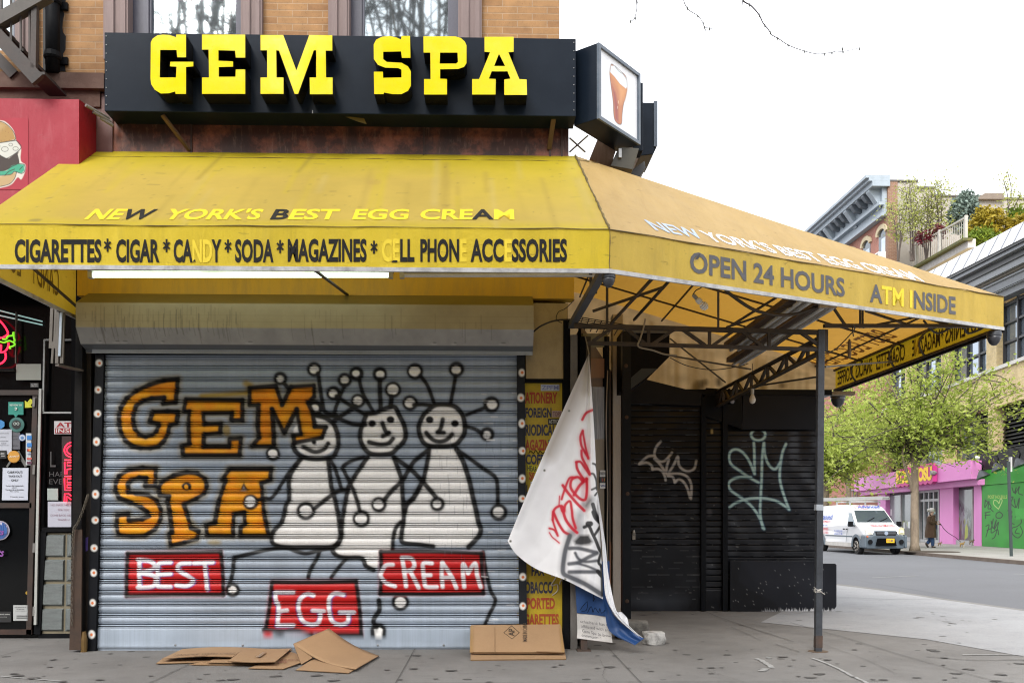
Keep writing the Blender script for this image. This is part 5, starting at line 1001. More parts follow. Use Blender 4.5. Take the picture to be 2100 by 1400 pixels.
for nm, P, sm in (('letter_tube', [(1020, 645), (920, 645), (850, 665), (808, 720), (808, 770), (840, 815), (910, 840), (1020, 838)], True), ('letter_tube', [(1020, 680), (920, 680), (860, 705), (835, 745), (855, 785), (910, 803), (1020, 803)], True),
 ('letter_tube', [(805, 870), (1010, 870)], False), ('letter_tube', [(808, 895), (812, 1045), (835, 1040), (840, 985), (960, 970), (960, 942), (840, 942), (840, 900), (1010, 900)], False), ('letter_tube', [(805, 1072), (1010, 1072)], False), ('letter_tube', [(805, 1095), (808, 1245), (1010, 1245)], False), ('letter_tube', [(1010, 1100), (840, 1105), (838, 1150), (960, 1150)], False), ('letter_tube', [(960, 1180), (838, 1180), (838, 1215), (1010, 1215)], False), ('letter_tube', [(805, 1390), (808, 1290), (850, 1285), (960, 1370), (1010, 1390)], False), ('letter_tube', [(830, 1390), (835, 1320), (900, 1370)], False)):
    m = MB(); pts = f6(P); m.tube(spl(pts, 5) if sm else pts, .0065, 6); m.build(nm, NR, nc)
m = MB(); m.box((sh(131, 1000).x, YS-.05, sh(131, 1036).z), (sh(165, 1000).x, YS-.02, sh(131, 895).z)); m.build('backing', M('dark_red_backing', (.02, .004, .005), .5, 0, fine=0), nc)
ft = thing('tube_reflection_strips', 'pair of pale glowing strips imitating tube reflections on the dark burger shop glass', 'light fixture', sh(30, 650, YS-.02)); FT = Memit('reflection_glow', (.5, .8, .78), .16)  # emissive strips put in place of tube reflections on the glass
for a, b in (((-90, 614), (87, 659)), ((-90, 627), (87, 666))): m = MB(); m.tube([sh(*a, YS-.01), sh(*b, YS-.01)], .008, 6); m.build('tube', FT, ft)

# =================================================================== red burger awning
ra = thing('red_awning', 'red box awning with a drawn burger above the burger shop', 'awning', (oy(60, 430, -.4).x, -.4, oy(60, 430, -.4).z))
zt, zb = oy(80, 203, -.4).z, oy(80, 432, -.4).z; xr0 = oy(162, 300, -.4).x; xl_ = -7.5
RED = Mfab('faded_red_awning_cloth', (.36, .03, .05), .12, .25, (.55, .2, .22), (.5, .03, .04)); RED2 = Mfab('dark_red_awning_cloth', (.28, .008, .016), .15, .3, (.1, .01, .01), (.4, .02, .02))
xc_ = Lf.x-.05; zq = WL.z-(WL.z-VT)*.4/abs(yF)-.05
mb = MB(); mb.quad((xl_, -.4, zb), (xc_, -.4, zb), (xc_, -.4, zt), (xl_, -.4, zt)); mb.quad((xc_, -.4, zq), (xr0, -.4, zq), (xr0, -.4, zt), (xc_, -.4, zt)); mb.build('front_cloth', RED, ra)
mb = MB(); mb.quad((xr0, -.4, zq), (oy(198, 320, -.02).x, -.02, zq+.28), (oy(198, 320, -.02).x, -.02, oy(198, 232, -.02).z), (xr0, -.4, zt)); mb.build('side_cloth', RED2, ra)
mb = MB(); mb.quad((xl_, -.4, zt), (xr0, -.4, zt), (oy(196, 300, -.02).x, -.02, zt+.05), (xl_, -.02, zt+.05)); mb.build('top_cloth', RED, ra)
mb = MB(); mb.bar((xl_, -.38, zb), (xc_, -.38, zb), .03, .03); mb.build('frame', BLACK, ra)
for k in range(3): m = MB(); m.tube([Vector((xr0+.03+.04*k, -.32+.07*k, zt-.02-.03*k)), Vector((xr0+.16+.02*k, -.1, zt-.05-.035*k))], .016, 7); m.build('rolled_cloth', M('grey_rolled_edge', (.25, .23, .22), .6, .4), ra)
q = Paint(-70, 240, 60, 390, (.36, .03, .05), .5); q.c *= (.95+.1*smooth_noise(q.h, q.w, 40, 51))[..., None]
q.poly([(-60,250),(-40,246),(0,247),(14,252),(28,268),(34,290),(43,303),(42,322),(44,332),(52,338),(52,350),(44,368),(36,364),(24,378),(8,384),(-10,386),(-60,384)], (.6, .56, .5), 1.5, 1, 0, True)
BK = (.03, .025, .02)
q.poly([(-60,252),(-30,248),(0,249),(13,255),(26,268),(32,285),(18,290),(0,293),(-60,296)], (.37, .22, .07), 2); q.poly([(-60,254),(0,252),(10,258),(-5,270),(-40,270)], (.5, .36, .18), 14, .7)
q.poly([(-60,358),(0,362),(24,356),(34,352),(30,366),(20,377),(4,382),(-60,384)], (.45, .32, .16), 2); q.poly([(-60,300),(0,318),(18,325),(40,308),(36,318),(40,335),(33,340),(10,350),(0,352),(-60,350)], (.055, .04, .035), 2)
q.poly([(-60,296),(0,293),(33,288),(43,304),(40,310),(14,325),(0,318),(-60,330)], (.55, .55, .5), 1.5)
q.poly([(-60,350),(0,351),(14,350),(24,340),(38,336),(50,338),(50,350),(44,356),(30,352),(22,358),(0,360),(-60,362)], (.05, .32, .2), 2)
for l_ in ([(-20,248),(0,249),(13,255),(26,268),(32,285),(18,290),(0,293)], [(33,288),(43,304),(14,325),(0,318)], [(0,293),(33,288)], [(36,318),(38,334),(24,342),(12,349),(0,351)], [(0,360),(22,358),(30,352),(44,356),(51,350),(50,338),(38,336)], [(34,353),(30,366),(20,377),(4,382),(-10,384)], [(10,360),(18,352),(30,347)], [(40,348),(46,342)]): q.stroke(l_, BK, .75, .8, .95)
for x, y, r_ in ((10, 306, 7), (32, 305, 5.5), (22, 297, 4), (-4, 300, 4)): q.stroke([(x+r_*math.cos(a), y+r_*.7*math.sin(a)) for a in np.linspace(0, 6.28, 12)], BK, .5, .7, .9)
for _ in range(40): q.blob((random.uniform(-40, 26), random.uniform(255, 290)), .5, .9, (.16, .09, .03), .6, .8)
xx = np.linspace(-68, 58, 180); yy = np.linspace(242, 389, 210); X2, Y2 = np.meshgrid(xx, yy); sheet('burger_drawing', oy_arr(X2, Y2, -.404), q.at(X2, Y2), Mp('printed_awning_paint', .6, .3, .1), ra)

# =================================================================== fire escape, downpipe
fe = thing('fire_escape', 'black iron fire escape stair at the upper left', 'fire escape', oy(40, 150, -.5)); IRON = M('brown_black_iron', (.028, .022, .02), .6, .5, (.07, .04, .03), 6, bump=.2); YE = -.55
m = MB(); m.bar(oy(-60, 78, YE), oy(100, -12, YE), .11, .1, up=(0, 1, 0)); m.build('top_rail', M('grey_brown_iron_rail', (.07, .062, .055), .6, .5, (.03, .025, .02), 7), fe)
m = MB(); m.bar(oy(-60, 12, YE), oy(79, 165, YE), .125, .05, up=(0, 1, 0)); m.build('stringer', IRON, fe); m = MB(); m.bar(oy(-60, 60, YE+.45), oy(30, 155, YE+.45), .1, .05, up=(0, 1, 0)); m.build('stringer', IRON, fe)
m = MB()
for px, yb in ((3, 70), (23, 85), (43, 105), (61, 126)): m.bar(oy(px, -40, YE), oy(px, yb, YE), .018, .018, up=(0, 1, 0))
m.build('balusters', IRON, fe); m = MB(); m.bar(oy(73, -40, YE), oy(70, 142, YE), .05, .05, up=(0, 1, 0)); m.build('corner_post', IRON, fe)
for i in range(6):
    py = 30+i*24; px = -45+i*22; m = MB(); a = oy(px, py, YE); m.box((a.x-.05, YE, a.z-.012), (a.x+.12, YE+.45, a.z+.012)); m.build('tread', IRON, fe)
dp = thing('downpipe', 'black downpipe with brackets on the tan brick at upper left', 'drain pipe', oy(108, 147, -.08)); m = MB(); m.tube([oy(108, 150, -.1), oy(108, -60, -.1)], .065, 12); m.build('pipe', BLACK, dp, smooth=True)
for py in (5, 118): m = MB(); a = oy(108, py, -.1); m.lathe([(.075, -.02), (.085, 0), (.075, .05)], a, 12); m.box((a.x-.11, -.03, a.z-.03), (a.x+.11, .0, a.z+.04)); m.build('bracket', BLACK, dp)
m = MB(); rng = random.Random(4); g = []
for i in range(24): py = -60+i*9; g.append((132+rng.uniform(-5, 4), py))
P = [oy(88, -60, -.004)]+[oy(88, 147, -.004)]+[oy(x, y, -.004) for x, y in reversed(g)]; m.prism(P, (0, .003, 0)); m.build('paint_edge', M('black_wall_paint', (.012, .012, .014), .6, .3), dp)
# =================================================================== newsagent's tall yellow sign
ns = thing('newsagent_sign', 'tall narrow yellow sign listing stationery, magazines and tobacco in red and navy capitals', 'sign', oy(1118, 1285, .02))
YNS = M('dirty_mustard_board', (.50, .36, .012), .5, .5, (.20, .14, .02), 5, (1, 1, 1), .15)
mb = MB(); mb.prism([oy(1060, 1300, .03), oy(1157, 1300, .03), oy(1157, 783, .03), oy(1060, 783, .03)], (0, .05, 0)); mb.build('board', YNS, ns)
mb = MB(); mb.bar(oy(1156, 1300, .02), oy(1156, 781, .02), .03, .05, up=(0, 1, 0)); mb.bar(oy(1062, 781, .018), oy(1160, 781, .018), .04, .04, up=(0, 1, 0)); mb.build('frame', BLACK, ns)
RI, NI = M('faded_red_sign_ink', (.36, .045, .015), .6, .4, (.3, .15, .02), 8), M('navy_sign_ink', (.025, .028, .06), .6, .4, (.12, .1, .04), 8)
for tx, x0, x1, y0, y1, m_ in (('STATIONERY', 1063, 1143, 804, 827, RI), ('FOREIGN', 1077, 1131, 836, 856, NI), ('PERIODICALS', 1063, 1146, 870, 893, NI), ('MAGAZINES', 1068, 1139, 901, 923, RI), ('COFFEE', 1078, 1130, 931, 952, NI), ('SODA', 1085, 1122, 965, 984, RI), ('LOTTO', 1079, 1124, 994, 1013, NI), ('COPIES', 1081, 1130, 1028, 1048, RI), ('FAX', 1090, 1117, 1160, 1180, NI), ('TOBACCO', 1068, 1134, 1192, 1216, NI), ('IMPORTED', 1064, 1138, 1225, 1248, RI), ('CIGARETTES', 1060, 1146, 1258, 1281, RI)):
    mb = MB(); g = lambda px, py: oy(px, py, .0265); put_text(mb, tx, bil(g(x0, y1), g(x1, y1), g(x1, y0), g(x0, y0)), .04); mb.build('lettering', m_, ns)
def stick(px0, py0, px1, py1, col, txt=None, tcol=(.1, .15, .35), rot=0, nm='sticker', YY=.022):
    b = MB(); b.prism([oy(px0, py1-rot, YY), oy(px1, py1+rot, YY), oy(px1, py0+rot, YY), oy(px0, py0-rot, YY)], (0, .003, 0)); s_ = b.build(nm, M('sticker_paper', col, .6, .2), ns)
    if txt: m = MB(); g = lambda px, py: oy(px, py, YY-.002); put_text(m, txt, bil(g(px0+1.5, py1-2-rot), g(px1-1.5, py1-2+rot), g(px1-1.5, py0+2+rot), g(px0+1.5, py0+2-rot)), .02); m.build('lettering', M('marker_ink', tcol, .6, 0, fine=0), s_)
stick(1109, 788, 1147, 801, (.5, .56, .68), 'ZPFM', (.22, .25, .5)); stick(1132, 842, 1152, 855, (.42, .3, .26), 'TOPS', (.2, .1, .1)); stick(1124, 858, 1147, 870, (.02, .02, .02), 'ASTRO', (.4, .4, .35)); stick(1080, 953, 1103, 968, (.55, .5, .01), 'HEAR', (.03, .03, .03), 2); stick(1088, 987, 1101, 1002, (.6, .6, .6), 'KIN', (.02, .02, .02))
m = MB(); m.prism([oy(x, y, .02) for x, y in ((1124, 904), (1138, 890), (1147, 900), (1131, 914))], (0, .003, 0)); m.build('sticker', M('teal_sticker', (.04, .3, .28), .6, .4, (.01, .03, .03), 25), ns)
m = MB(); g3 = lambda P: [oy(x/4+1030, y/4+1000, .02) for x, y in P]; m.tube(spl(g3([(400, 720), (440, 730), (400, 800), (450, 790), (455, 840), (410, 880)]), 4), .006, 4); m.tube(spl(g3([(470, 790), (485, 750), (500, 775)]), 4), .006, 4); m.build('white_tag', M('white_marker', (.55, .5, .4), .6, .3), ns)
m = MB(); m.tube(spl([oy(x/4.665+1030, y/4.665+720, .02) for x, y in ((255, 975), (270, 950), (300, 975), (320, 945), (345, 980), (360, 950), (385, 975), (420, 960), (450, 985))], 3), .004, 4); m.build('black_tag', BLACK, ns)

# =================================================================== hanging banner
bn = thing('hanging_banner', 'torn white banner with red and black graffiti hanging by one corner over the yellow sign', 'banner', oy(1207, 723, -.2))
tip = np.array((1208, 724.0)); Bc = np.array(spl([(1041, 1109), (1060, 1137), (1100, 1166), (1157, 1188), (1205, 1212), (1236, 1228)], 40)); NS, NTT = 200, 420
Bs = Bc[np.linspace(0, len(Bc)-1, NS).astype(int)]; s_ = np.linspace(0, 1, NS)[None, :]; t_ = np.linspace(0, 1, NTT)[:, None]
PXb = tip[0]*(1-t_)+Bs[None, :, 0]*t_; PYb = tip[1]*(1-t_)+Bs[None, :, 1]*t_
PXb = PXb+np.sin(np.pi*t_)*(s_**2)*2.0-np.sin(np.pi*t_)*((1-s_)**2)*3+np.sin(t_*9)*1.5*s_*t_
Yb = -.20-.10*t_*(1-s_)-.04*np.sin(s_*math.pi*3.2+.6)*t_*(.4+.8*s_)-.05*np.exp(-((s_-.86)/.05)**2)*np.sin(np.pi*np.clip(t_*1.1, 0, 1))+.06*np.exp(-((s_-.74)/.05)**2)*t_-.025*smooth_noise(NTT, NS, 60, 61)-.012*np.abs(np.sin(s_*23+t_*5+3*smooth_noise(NTT, NS, 90, 64)))*t_*(s_**1.5)-.006*np.sin(s_*14-t_*11)*np.sin(np.pi*t_)
q = Paint(1036, 715, 1265, 1240, (.87, .87, .89), .8); nzb = smooth_noise(q.h, q.w, 60, 62)*.6+smooth_noise(q.h, q.w, 20, 63)*.4; q.c *= (.88+.17*nzb)[..., None]
q.stroke([(1206, 724), (1185, 790), (1160, 850), (1125, 930)], (.30, .24, .17), 12, 30, .75); q.stroke([(1208, 724), (1203, 800)], (.3, .25, .18), 8, 18, .5); q.stroke([(1120, 945), (1090, 1010), (1060, 1080)], (.45, .45, .47), 4, 14, .5)
RB = (.60, .012, .035); k2 = lambda P: [(x/4.665+1030, y/4.665+720) for x, y in P]; k3 = lambda P: [(x/4+1030, y/4+1000) for x, y in P]
kA = lambda P: [(x/3.587+1110, y/3.587+830) for x, y in P]; kB = lambda P: [(x/4.264+1130, y/4.264+1030) for x, y in P]
KB, GB_ = (.012, .012, .014), (.085, .09, .105)
for P in (kA([(230, 640), (300, 560), (330, 640)]), kB([(60, 100), (140, 80), (200, 200)]), kA([(300, 250), (330, 360)])): q.stroke(P, RB, 9, 16, .18)
q.stroke(kA([(330, 740), (360, 700)]), KB, 6, 16, .85); q.stroke(kB([(250, 110), (220, 190), (200, 260)]), GB_, 9, 20, .5); q.stroke(kB([(190, 280), (260, 230)]), GB_, 8, 20, .3)
for P, r_ in ((kA([(376, 38), (330, 60), (302, 108)]), 2.6), (kA([(305, 190), (288, 235), (296, 300), (320, 345), (346, 388)]), 2.6), (kA([(305, 190), (313, 240), (326, 310), (346, 395)]), 2.2), (kA([(296, 335), (300, 385), (330, 445), (358, 505)]), 2.6), (kA([(258, 420), (265, 470), (300, 530), (330, 562)]), 2.8), (kA([(258, 420), (288, 418), (322, 462), (356, 512)]), 2.6), (kA([(332, 540), (336, 610), (326, 690), (290, 692), (240, 645), (215, 600), (225, 548), (270, 530), (305, 560)]), 2.9), (kA([(335, 545), (282, 592), (240, 662)]), 3.1), (kA([(158, 590), (200, 650), (260, 720), (316, 776)]), 3), (kA([(150, 692), (166, 640), (206, 540), (250, 534)]), 2.4), (kA([(135, 670), (130, 742)]), 1.3),
 (kB([(15, 150), (20, 80), (50, 40), (95, 30), (112, 70), (98, 72), (86, 32)]), 2.7), (kB([(20, 80), (60, 170), (110, 250), (156, 276)]), 2.8), (kB([(105, 72), (130, 150), (180, 220), (228, 262)]), 3), (kB([(116, 76), (125, 20), (165, -12), (181, 60), (190, 140), (216, 222)]), 2.7), (kB([(-14, 225), (30, 240), (60, 290), (30, 205), (15, 150)]), 2.2), (kB([(-14, 262), (10, 300), (40, 325), (72, 352)]), 1.4)):
    q.stroke(P, RB, r_+2.5, 6, .2); q.stroke(P, RB, r_, 1.8, .97)
q.stroke(kB([(165, 290), (125, 420), (105, 560), (112, 622), (170, 652), (300, 712), (440, 800)]), GB_, 8, 12, .5)
for P, r_ in ((kB([(165, 290), (125, 420), (105, 560), (112, 622), (170, 652), (300, 712), (440, 800)]), 4.6), (kB([(160, 400), (250, 400), (392, 436)]), 3.9), (kB([(158, 535), (240, 522), (330, 476), (402, 440)]), 4), (kB([(160, 606), (280, 605), (420, 605)]), 4), (kB([(230, 530), (330, 560), (420, 600)]), 2.7), (kB([(212, 440), (240, 490), (300, 516), (412, 506)]), 3)): q.stroke(P, GB_, r_, 3.2, .95)
q.poly(kB([(200, 335), (250, 283), (330, 283), (366, 340), (340, 366), (260, 376), (210, 368)]), KB, 7, .95)
for P, r_ in ((kB([(325, 185), (345, 185)]), 5.5), (kB([(290, 215), (330, 205), (362, 270), (392, 332), (420, 402), (440, 430), (466, 424)]), 3.4), (kB([(372, 84), (392, 132), (430, 172)]), 4.6), (kB([(436, 200), (382, 282)]), 2.8), (kB([(440, 430), (416, 520), (440, 562), (446, 680), (449, 812)]), 2.8), (kB([(408, 600), (444, 642)]), 4), (kB([(466, 430), (470, 505), (440, 562)]), 2.6), (kA([(380, 430), (402, 442), (413, 485)]), 2), (kA([(372, 504), (388, 512), (406, 560), (410, 622)]), 2.2), (kA([(372, 622), (416, 602)]), 2), (kA([(395, 664), (414, 640)]), 2), (kA([(380, 730), (400, 800), (430, 860)]), 4)): q.stroke(P, KB, r_, 1.6, .96)
for P in ([(1047, 1109)], [(1159, 1187)], [(1116.5, 964)], [(1167, 842)]): q.blob(P[0], 2.8, 2.8, (.35, .34, .3), 1); q.blob(P[0], 1.3, 1.3, (.03, .03, .03), .8)
Bw = oy_arr(PXb, PYb, Yb)
sheet('cloth', Bw, q.at(PXb, PYb), Mp('banner_vinyl', .45, .4, .08, 4), bn)
mb = MB(); mb.tube([oy(1208, 726, -.2), oy(1204, 705, -.15), oy(1200, 690, -.12)], .006, 6); mb.build('tie_rope', M('pale_rope_tie', (.3, .25, .18), .8, .3), bn)
# folded tail with the blue reverse, down to the blocks
def ribbon(L_, R_, yl, yr, n, name, mat, par, wav=.02, col=None):
    L_, R_ = np.array(spl(L_, n)), np.array(spl(R_, n)); m_ = min(len(L_), len(R_)); u = np.linspace(0, 1, 24)[None, :]; yl, yr = np.interp(np.linspace(0, 1, m_), np.linspace(0, 1, len(yl)), yl)[:, None], np.interp(np.linspace(0, 1, m_), np.linspace(0, 1, len(yr)), yr)[:, None]
    X = L_[:m_, 0][:, None]*(1-u)+R_[:m_, 0][:, None]*u; Y = L_[:m_, 1][:, None]*(1-u)+R_[:m_, 1][:, None]*u; D = yl*(1-u)+yr*u+wav*np.sin(u*9+np.linspace(0, 4, m_)[:, None])
    return sheet(name, oy_arr(X, Y, D), None, mat, par)
WCL = M('white_banner_cloth', (.74, .75, .78), .5, .25, (.4, .4, .42), 5); BCL = M('blue_banner_cloth', (.009, .05, .17), .5, .35, (.02, .05, .14), 5)
ribbon([(1222, 1010), (1233, 1100), (1238, 1180), (1243, 1225), (1262, 1262), (1292, 1290), (1312, 1306)], [(1226, 1010), (1241, 1110), (1247, 1170), (1257, 1225), (1268, 1258), (1300, 1292), (1320, 1308)], (-.2, -.22, -.25, -.28, -.3, -.33, -.36), (-.16, -.18, -.2, -.25, -.28, -.32, -.36), 8, 'tail_white', WCL, bn, .012)
ribbon([(1236, 1222), (1240, 1250), (1246, 1285), (1262, 1303), (1302, 1322)], [(1242, 1226), (1262, 1264), (1292, 1291), (1308, 1302), (1321, 1308)], (-.18, -.16, -.2, -.28, -.4), (-.27, -.3, -.32, -.35, -.38), 10, 'tail_blue', BCL, bn, .015)
ribbon([(1262, 1254), (1270, 1262), (1278, 1276)], [(1275, 1254), (1286, 1266), (1290, 1282)], (-.3, -.3, -.3), (-.25, -.2, -.2), 8, 'crumpled_corner', WCL, bn, .012)
# small blue and white protest poster behind it
po_ = thing('blue_poster', 'blue and white poster with printed lines hanging low behind the torn banner', 'poster', oy(1215, 1320, -.13))
ribbon([(1178, 1150), (1180, 1205), (1183, 1256)], [(1250, 1150), (1250, 1205), (1250, 1264)], (-.13, -.13, -.13), (-.1, -.1, -.1), 10, 'blue_half', BCL, po_, .006)
ribbon([(1183, 1256.5), (1184, 1290), (1183, 1308)], [(1250, 1264.5), (1253, 1290), (1256, 1317)], (-.13, -.135, -.17), (-.1, -.12, -.2), 10, 'white_half', M('grubby_white_paper', (.52, .5, .48), .7, .4, (.3, .27, .25), 6), po_, .006)
for tx, x0, y0, x1, y1 in (('schitibank has no', 1190, 1276, 1252, 1284), ('affiliated with any', 1192, 1285.5, 1252, 1295), ('Gem Spa to bring', 1194, 1295, 1252, 1307), ('community back', 1193, 1304, 1246, 1314)):
    mb = MB(); g = lambda px, py: oy(px, py, -.165); put_text(mb, tx, bil(g(x0, y0), g(x1, y1), g(x1, y1-6), g(x0, y0-6)), .0); mb.build('lettering', M('grey_print', (.08, .08, .085), .7, .1, fine=0), po_)
mb = MB()
for P in (k3([(640, 1000), (660, 970), (700, 930), (690, 1000), (650, 1010)]), k3([(700, 1020), (730, 970), (745, 1020), (760, 980), (790, 1020), (800, 985), (815, 1025), (845, 1000)]), k3([(750, 870), (745, 930), (760, 900)])): mb.tube(spl([oy(x, y, -.155) for x, y in P], 4), .003, 4)
mb.build('marker_scrawl', BLACK, po_)
mb = MB(); mb.box((oy(1190, 1315, -.1).x, -.16, 0), (oy(1203, 1315, -.1).x, -.04, oy(1195, 1308, -.1).z)); mb.box((oy(1182, 1323, -.1).x, -.2, 0), (oy(1210, 1323, -.1).x, .0, .012)); tag(mb.build('post_foot', RUST), 'rusty bolted post foot under the blue poster', 'post')
# concrete blocks
def block(name, label, px0, py0, px1, py1, dy, m, seed, grp='broken concrete blocks at the banner end'):
    b0 = oz((px0+px1)/2, py1); y = b0.y; s_ = (y-CAM.y)/F; w_, h_ = (px1-px0)*s_, (py1-py0)*s_*.86
    bm = bmesh.new(); bmesh.ops.create_cube(bm, size=1); bmesh.ops.subdivide_edges(bm, edges=bm.edges[:], cuts=7, use_grid_fill=True); rng = random.Random(seed)
    N3 = lambda p, k: math.sin(p.x*7*k+seed)*math.sin(p.y*6*k+seed*2)*math.sin(p.z*8*k+seed*3)
    for v in bm.verts:
        p = v.co.copy(); q_ = p.copy(); r_ = max(abs(p.x), abs(p.y), abs(p.z)); L = p.length; k = .74+.26*(r_*1.0/L if L else 1)
        p *= k; p += p.normalized()*(N3(q_, 1)*.06+rng.uniform(-.012, .012)); v.co = Vector((p.x*w_*1.12, p.y*dy, (p.z+.46)*h_))
    bmesh.ops.rotate(bm, verts=bm.verts, cent=(0, 0, 0), matrix=Matrix.Rotation(rng.uniform(-.3, .3), 3, 'Z'))
    me = bpy.data.meshes.new(name); bm.to_mesh(me); bm.free(); me.materials.append(m); me.polygons.foreach_set('use_smooth', [True]*len(me.polygons))
    o_ = attach(bpy.data.objects.new(name, me), None); o_.location = (b0.x, y+dy*.5, 0); return tag(o_, label, 'block', grp)
DKC = M('sooty_concrete_block', (.15, .14, .125), .9, .9, (.012, .012, .011), 7, bump=.9, bscale=45); PLC = M('pale_concrete_block', (.52, .51, .49), .9, .8, (.06, .06, .055), 14, bump=.8, bscale=60)
block('concrete_block', 'largest sooty concrete block resting on the banner end', 1268, 1264, 1330, 1311, .26, DKC, 3); block('concrete_block', 'small chipped grey block in front of the big sooty one', 1284, 1287, 1307, 1309, .1, DKC, 5); block('concrete_block', 'pale square concrete block lying apart on the right', 1325, 1290, 1363, 1323, .2, PLC, 8)

# =================================================================== cardboard
KRAFT = M('kraft_cardboard', (.36, .225, .12), .8, .3, (.25, .15, .08), 3, (1, 1, 1), .1); KEDGE = M('cut_cardboard_edge', (.20, .12, .06), .9, .3); TAPE = M('brown_packing_tape', (.34, .21, .09), .3, .2)
def slab(name, P, par, th=.006, m=KRAFT, nu=14, nv=8, bow=0.0, bowv=0.0):
    """a thin board through four corners (a b c d), bowed in the middle"""
    a, b, c, d = [np.array(p) for p in P]; u, v = np.meshgrid(np.linspace(0, 1, nu), np.linspace(0, 1, nv))
    G = a*((1-u)*(1-v))[..., None]+b*(u*(1-v))[..., None]+c*(u*v)[..., None]+d*((1-u)*v)[..., None]
    G[..., 2] += bow*np.sin(np.pi*u)+bowv*np.sin(np.pi*v)
    mb = MB(); mb.v = [tuple(p) for p in G.reshape(-1, 3)]; mb.f = [(i*nu+j, i*nu+j+1, (i+1)*nu+j+1, (i+1)*nu+j) for i in range(nv-1) for j in range(nu-1)]; mb.m = [0]*len(mb.f)
    o_ = mb.build(name, [m, KEDGE], par); so_ = o_.modifiers.new('thickness', 'SOLIDIFY'); so_.thickness = th; so_.offset = 0; so_.material_offset_rim = 1; return o_
k4 = lambda x, y: (x/4.2+300, y/4.2+1260)
def kz(x, y, z=.0): px, py = k4(x, y); return oz(px, py, z)
cb = thing('cardboard_pile', 'flattened brown cardboard box sheets lying in front of the shutter', 'cardboard', kz(1000, 440))
slab('flap', [kz(85, 420, .012), kz(505, 408, .012), kz(650, 372, .012), kz(140, 378, .012)], cb)
slab('flap', [kz(135, 379, .045), kz(745, 362, .05), kz(862, 283, .03), kz(310, 296, .03)], cb, bow=.012)
slab('base_sheet', [kz(370, 428, .01), kz(930, 430, .01), kz(1260, 300, .01), kz(540, 398, .012)], cb, bow=-.004)
slab('flap', [kz(520, 412, .025), kz(1110, 414, .025), kz(1250, 306, .02), kz(640, 350, .02)], cb)
slab('flap', [kz(705, 398, .055), kz(1110, 404, .055), kz(1252, 290, .04), kz(858, 283, .04)], cb, bow=-.008)
slab('flap', [kz(880, 461, .01), kz(1180, 467, .01), kz(1420, 380, .02), kz(1240, 318, .02)], cb)
slab('under_sheet', [kz(1290, 475, .01), kz(1745, 501, .01), kz(2000, 352, .012), kz(1430, 385, .012)], cb)
mb = MB(); tx = lambda a, b_, c_, d_: bil(kz(*a, .062), kz(*b_, .062), kz(*c_, .056), kz(*d_, .056))
put_text(mb, 'HANDLE WITH CARE', bil(kz(230, 349, .062), kz(760, 332, .062), kz(775, 322, .06), kz(250, 338, .06)), 0); put_text(mb, 'FRAGILE', bil(kz(410, 360, .063), kz(525, 354, .063), kz(530, 346, .062), kz(420, 351, .062)), .02); mb.build('lettering', M('faded_print_on_card', (.16, .10, .06), .8, .2), cb)
mb = MB(); put_text(mb, 'THIS SIDE UP', bil(kz(1150, 390, .026), kz(1310, 390, .026), kz(1308, 382, .026), kz(1160, 381, .026)), .01); put_text(mb, 'KEEP DRY', bil(kz(1130, 412, .026), kz(1210, 412, .026), kz(1220, 396, .026), kz(1150, 396, .026)), .01); mb.build('red_print', M('red_print_on_card', (.22, .08, .06), .8, .2), cb)
slab('tape_strip', [kz(940, 362, .058), kz(980, 362, .058), kz(1035, 322, .052), kz(1000, 322, .052)], cb, .002, TAPE)
cr = thing('bent_cardboard_sheet', 'bent cardboard sheet propped up as a ramp against the shutter', 'cardboard', kz(1700, 480))
A_c = oy(*k4(1575, 115), -.14); L_c = oy(*k4(1265, 248), -.42); R_c = kz(2005, 350, .02); N_c = kz(1800, 466, .03)
def curve4(name, P, bow, par):
    a, b, c, d = [np.array(p) for p in P]; u, v = np.meshgrid(np.linspace(0, 1, 24), np.linspace(0, 1, 10)); G = a*((1-u)*(1-v))[..., None]+b*(u*(1-v))[..., None]+c*(u*v)[..., None]+d*((1-u)*v)[..., None]
    G[..., 2] -= bow*np.sin(np.pi*u)*(1-.35*v); mb = MB(); mb.v = [tuple(p) for p in G.reshape(-1, 3)]; nu = 24; mb.f = [(i*nu+j, i*nu+j+1, (i+1)*nu+j+1, (i+1)*nu+j) for i in range(9) for j in range(nu-1)]; mb.m = [0]*len(mb.f)
    o_ = mb.build(name, [KRAFT, KEDGE], par, smooth=True); so_ = o_.modifiers.new('thickness', 'SOLIDIFY'); so_.thickness = .007; so_.material_offset_rim = 1
curve4('ramp', [L_c, N_c, R_c, A_c], .05, cr)
slab('hanging_flap', [L_c+Vector((.0, .01, -.004)), kz(1335, 428, .012), kz(1430, 372, .03), L_c.lerp(N_c, .32)+Vector((0, .02, -.055))], cr)
bx_ = thing('flattened_box', 'flattened cardboard box with printed diamond leaning at the foot of the yellow sign', 'cardboard', oz(1060, 1345))
t0 = [oy(966, 1282.5, -.06), oy(1149, 1281, -.06)]; b0_ = [oz(965, 1338, .04), oz(1158, 1338, .04)]
slab('front_panel', [b0_[0], b0_[1], t0[1], t0[0]], bx_, .02); slab('lower_panel', [oz(965, 1353, .006), oz(1161, 1351, .006), oz(1158, 1336, .02), oz(965, 1337, .02)], bx_, .012); slab('back_panel', [oz(966, 1341, .012), oz(1159, 1340, .012), oy(1152, 1290, -.03), oy(967, 1291, -.03)], bx_, .01)
nb_ = (b0_[1]-b0_[0]).cross(t0[0]-b0_[0]).normalized(); nb_ = nb_ if nb_.y < 0 else -nb_; pb = lambda px, py, o=.012: opl(px, py, b0_[0]+nb_*o, nb_)
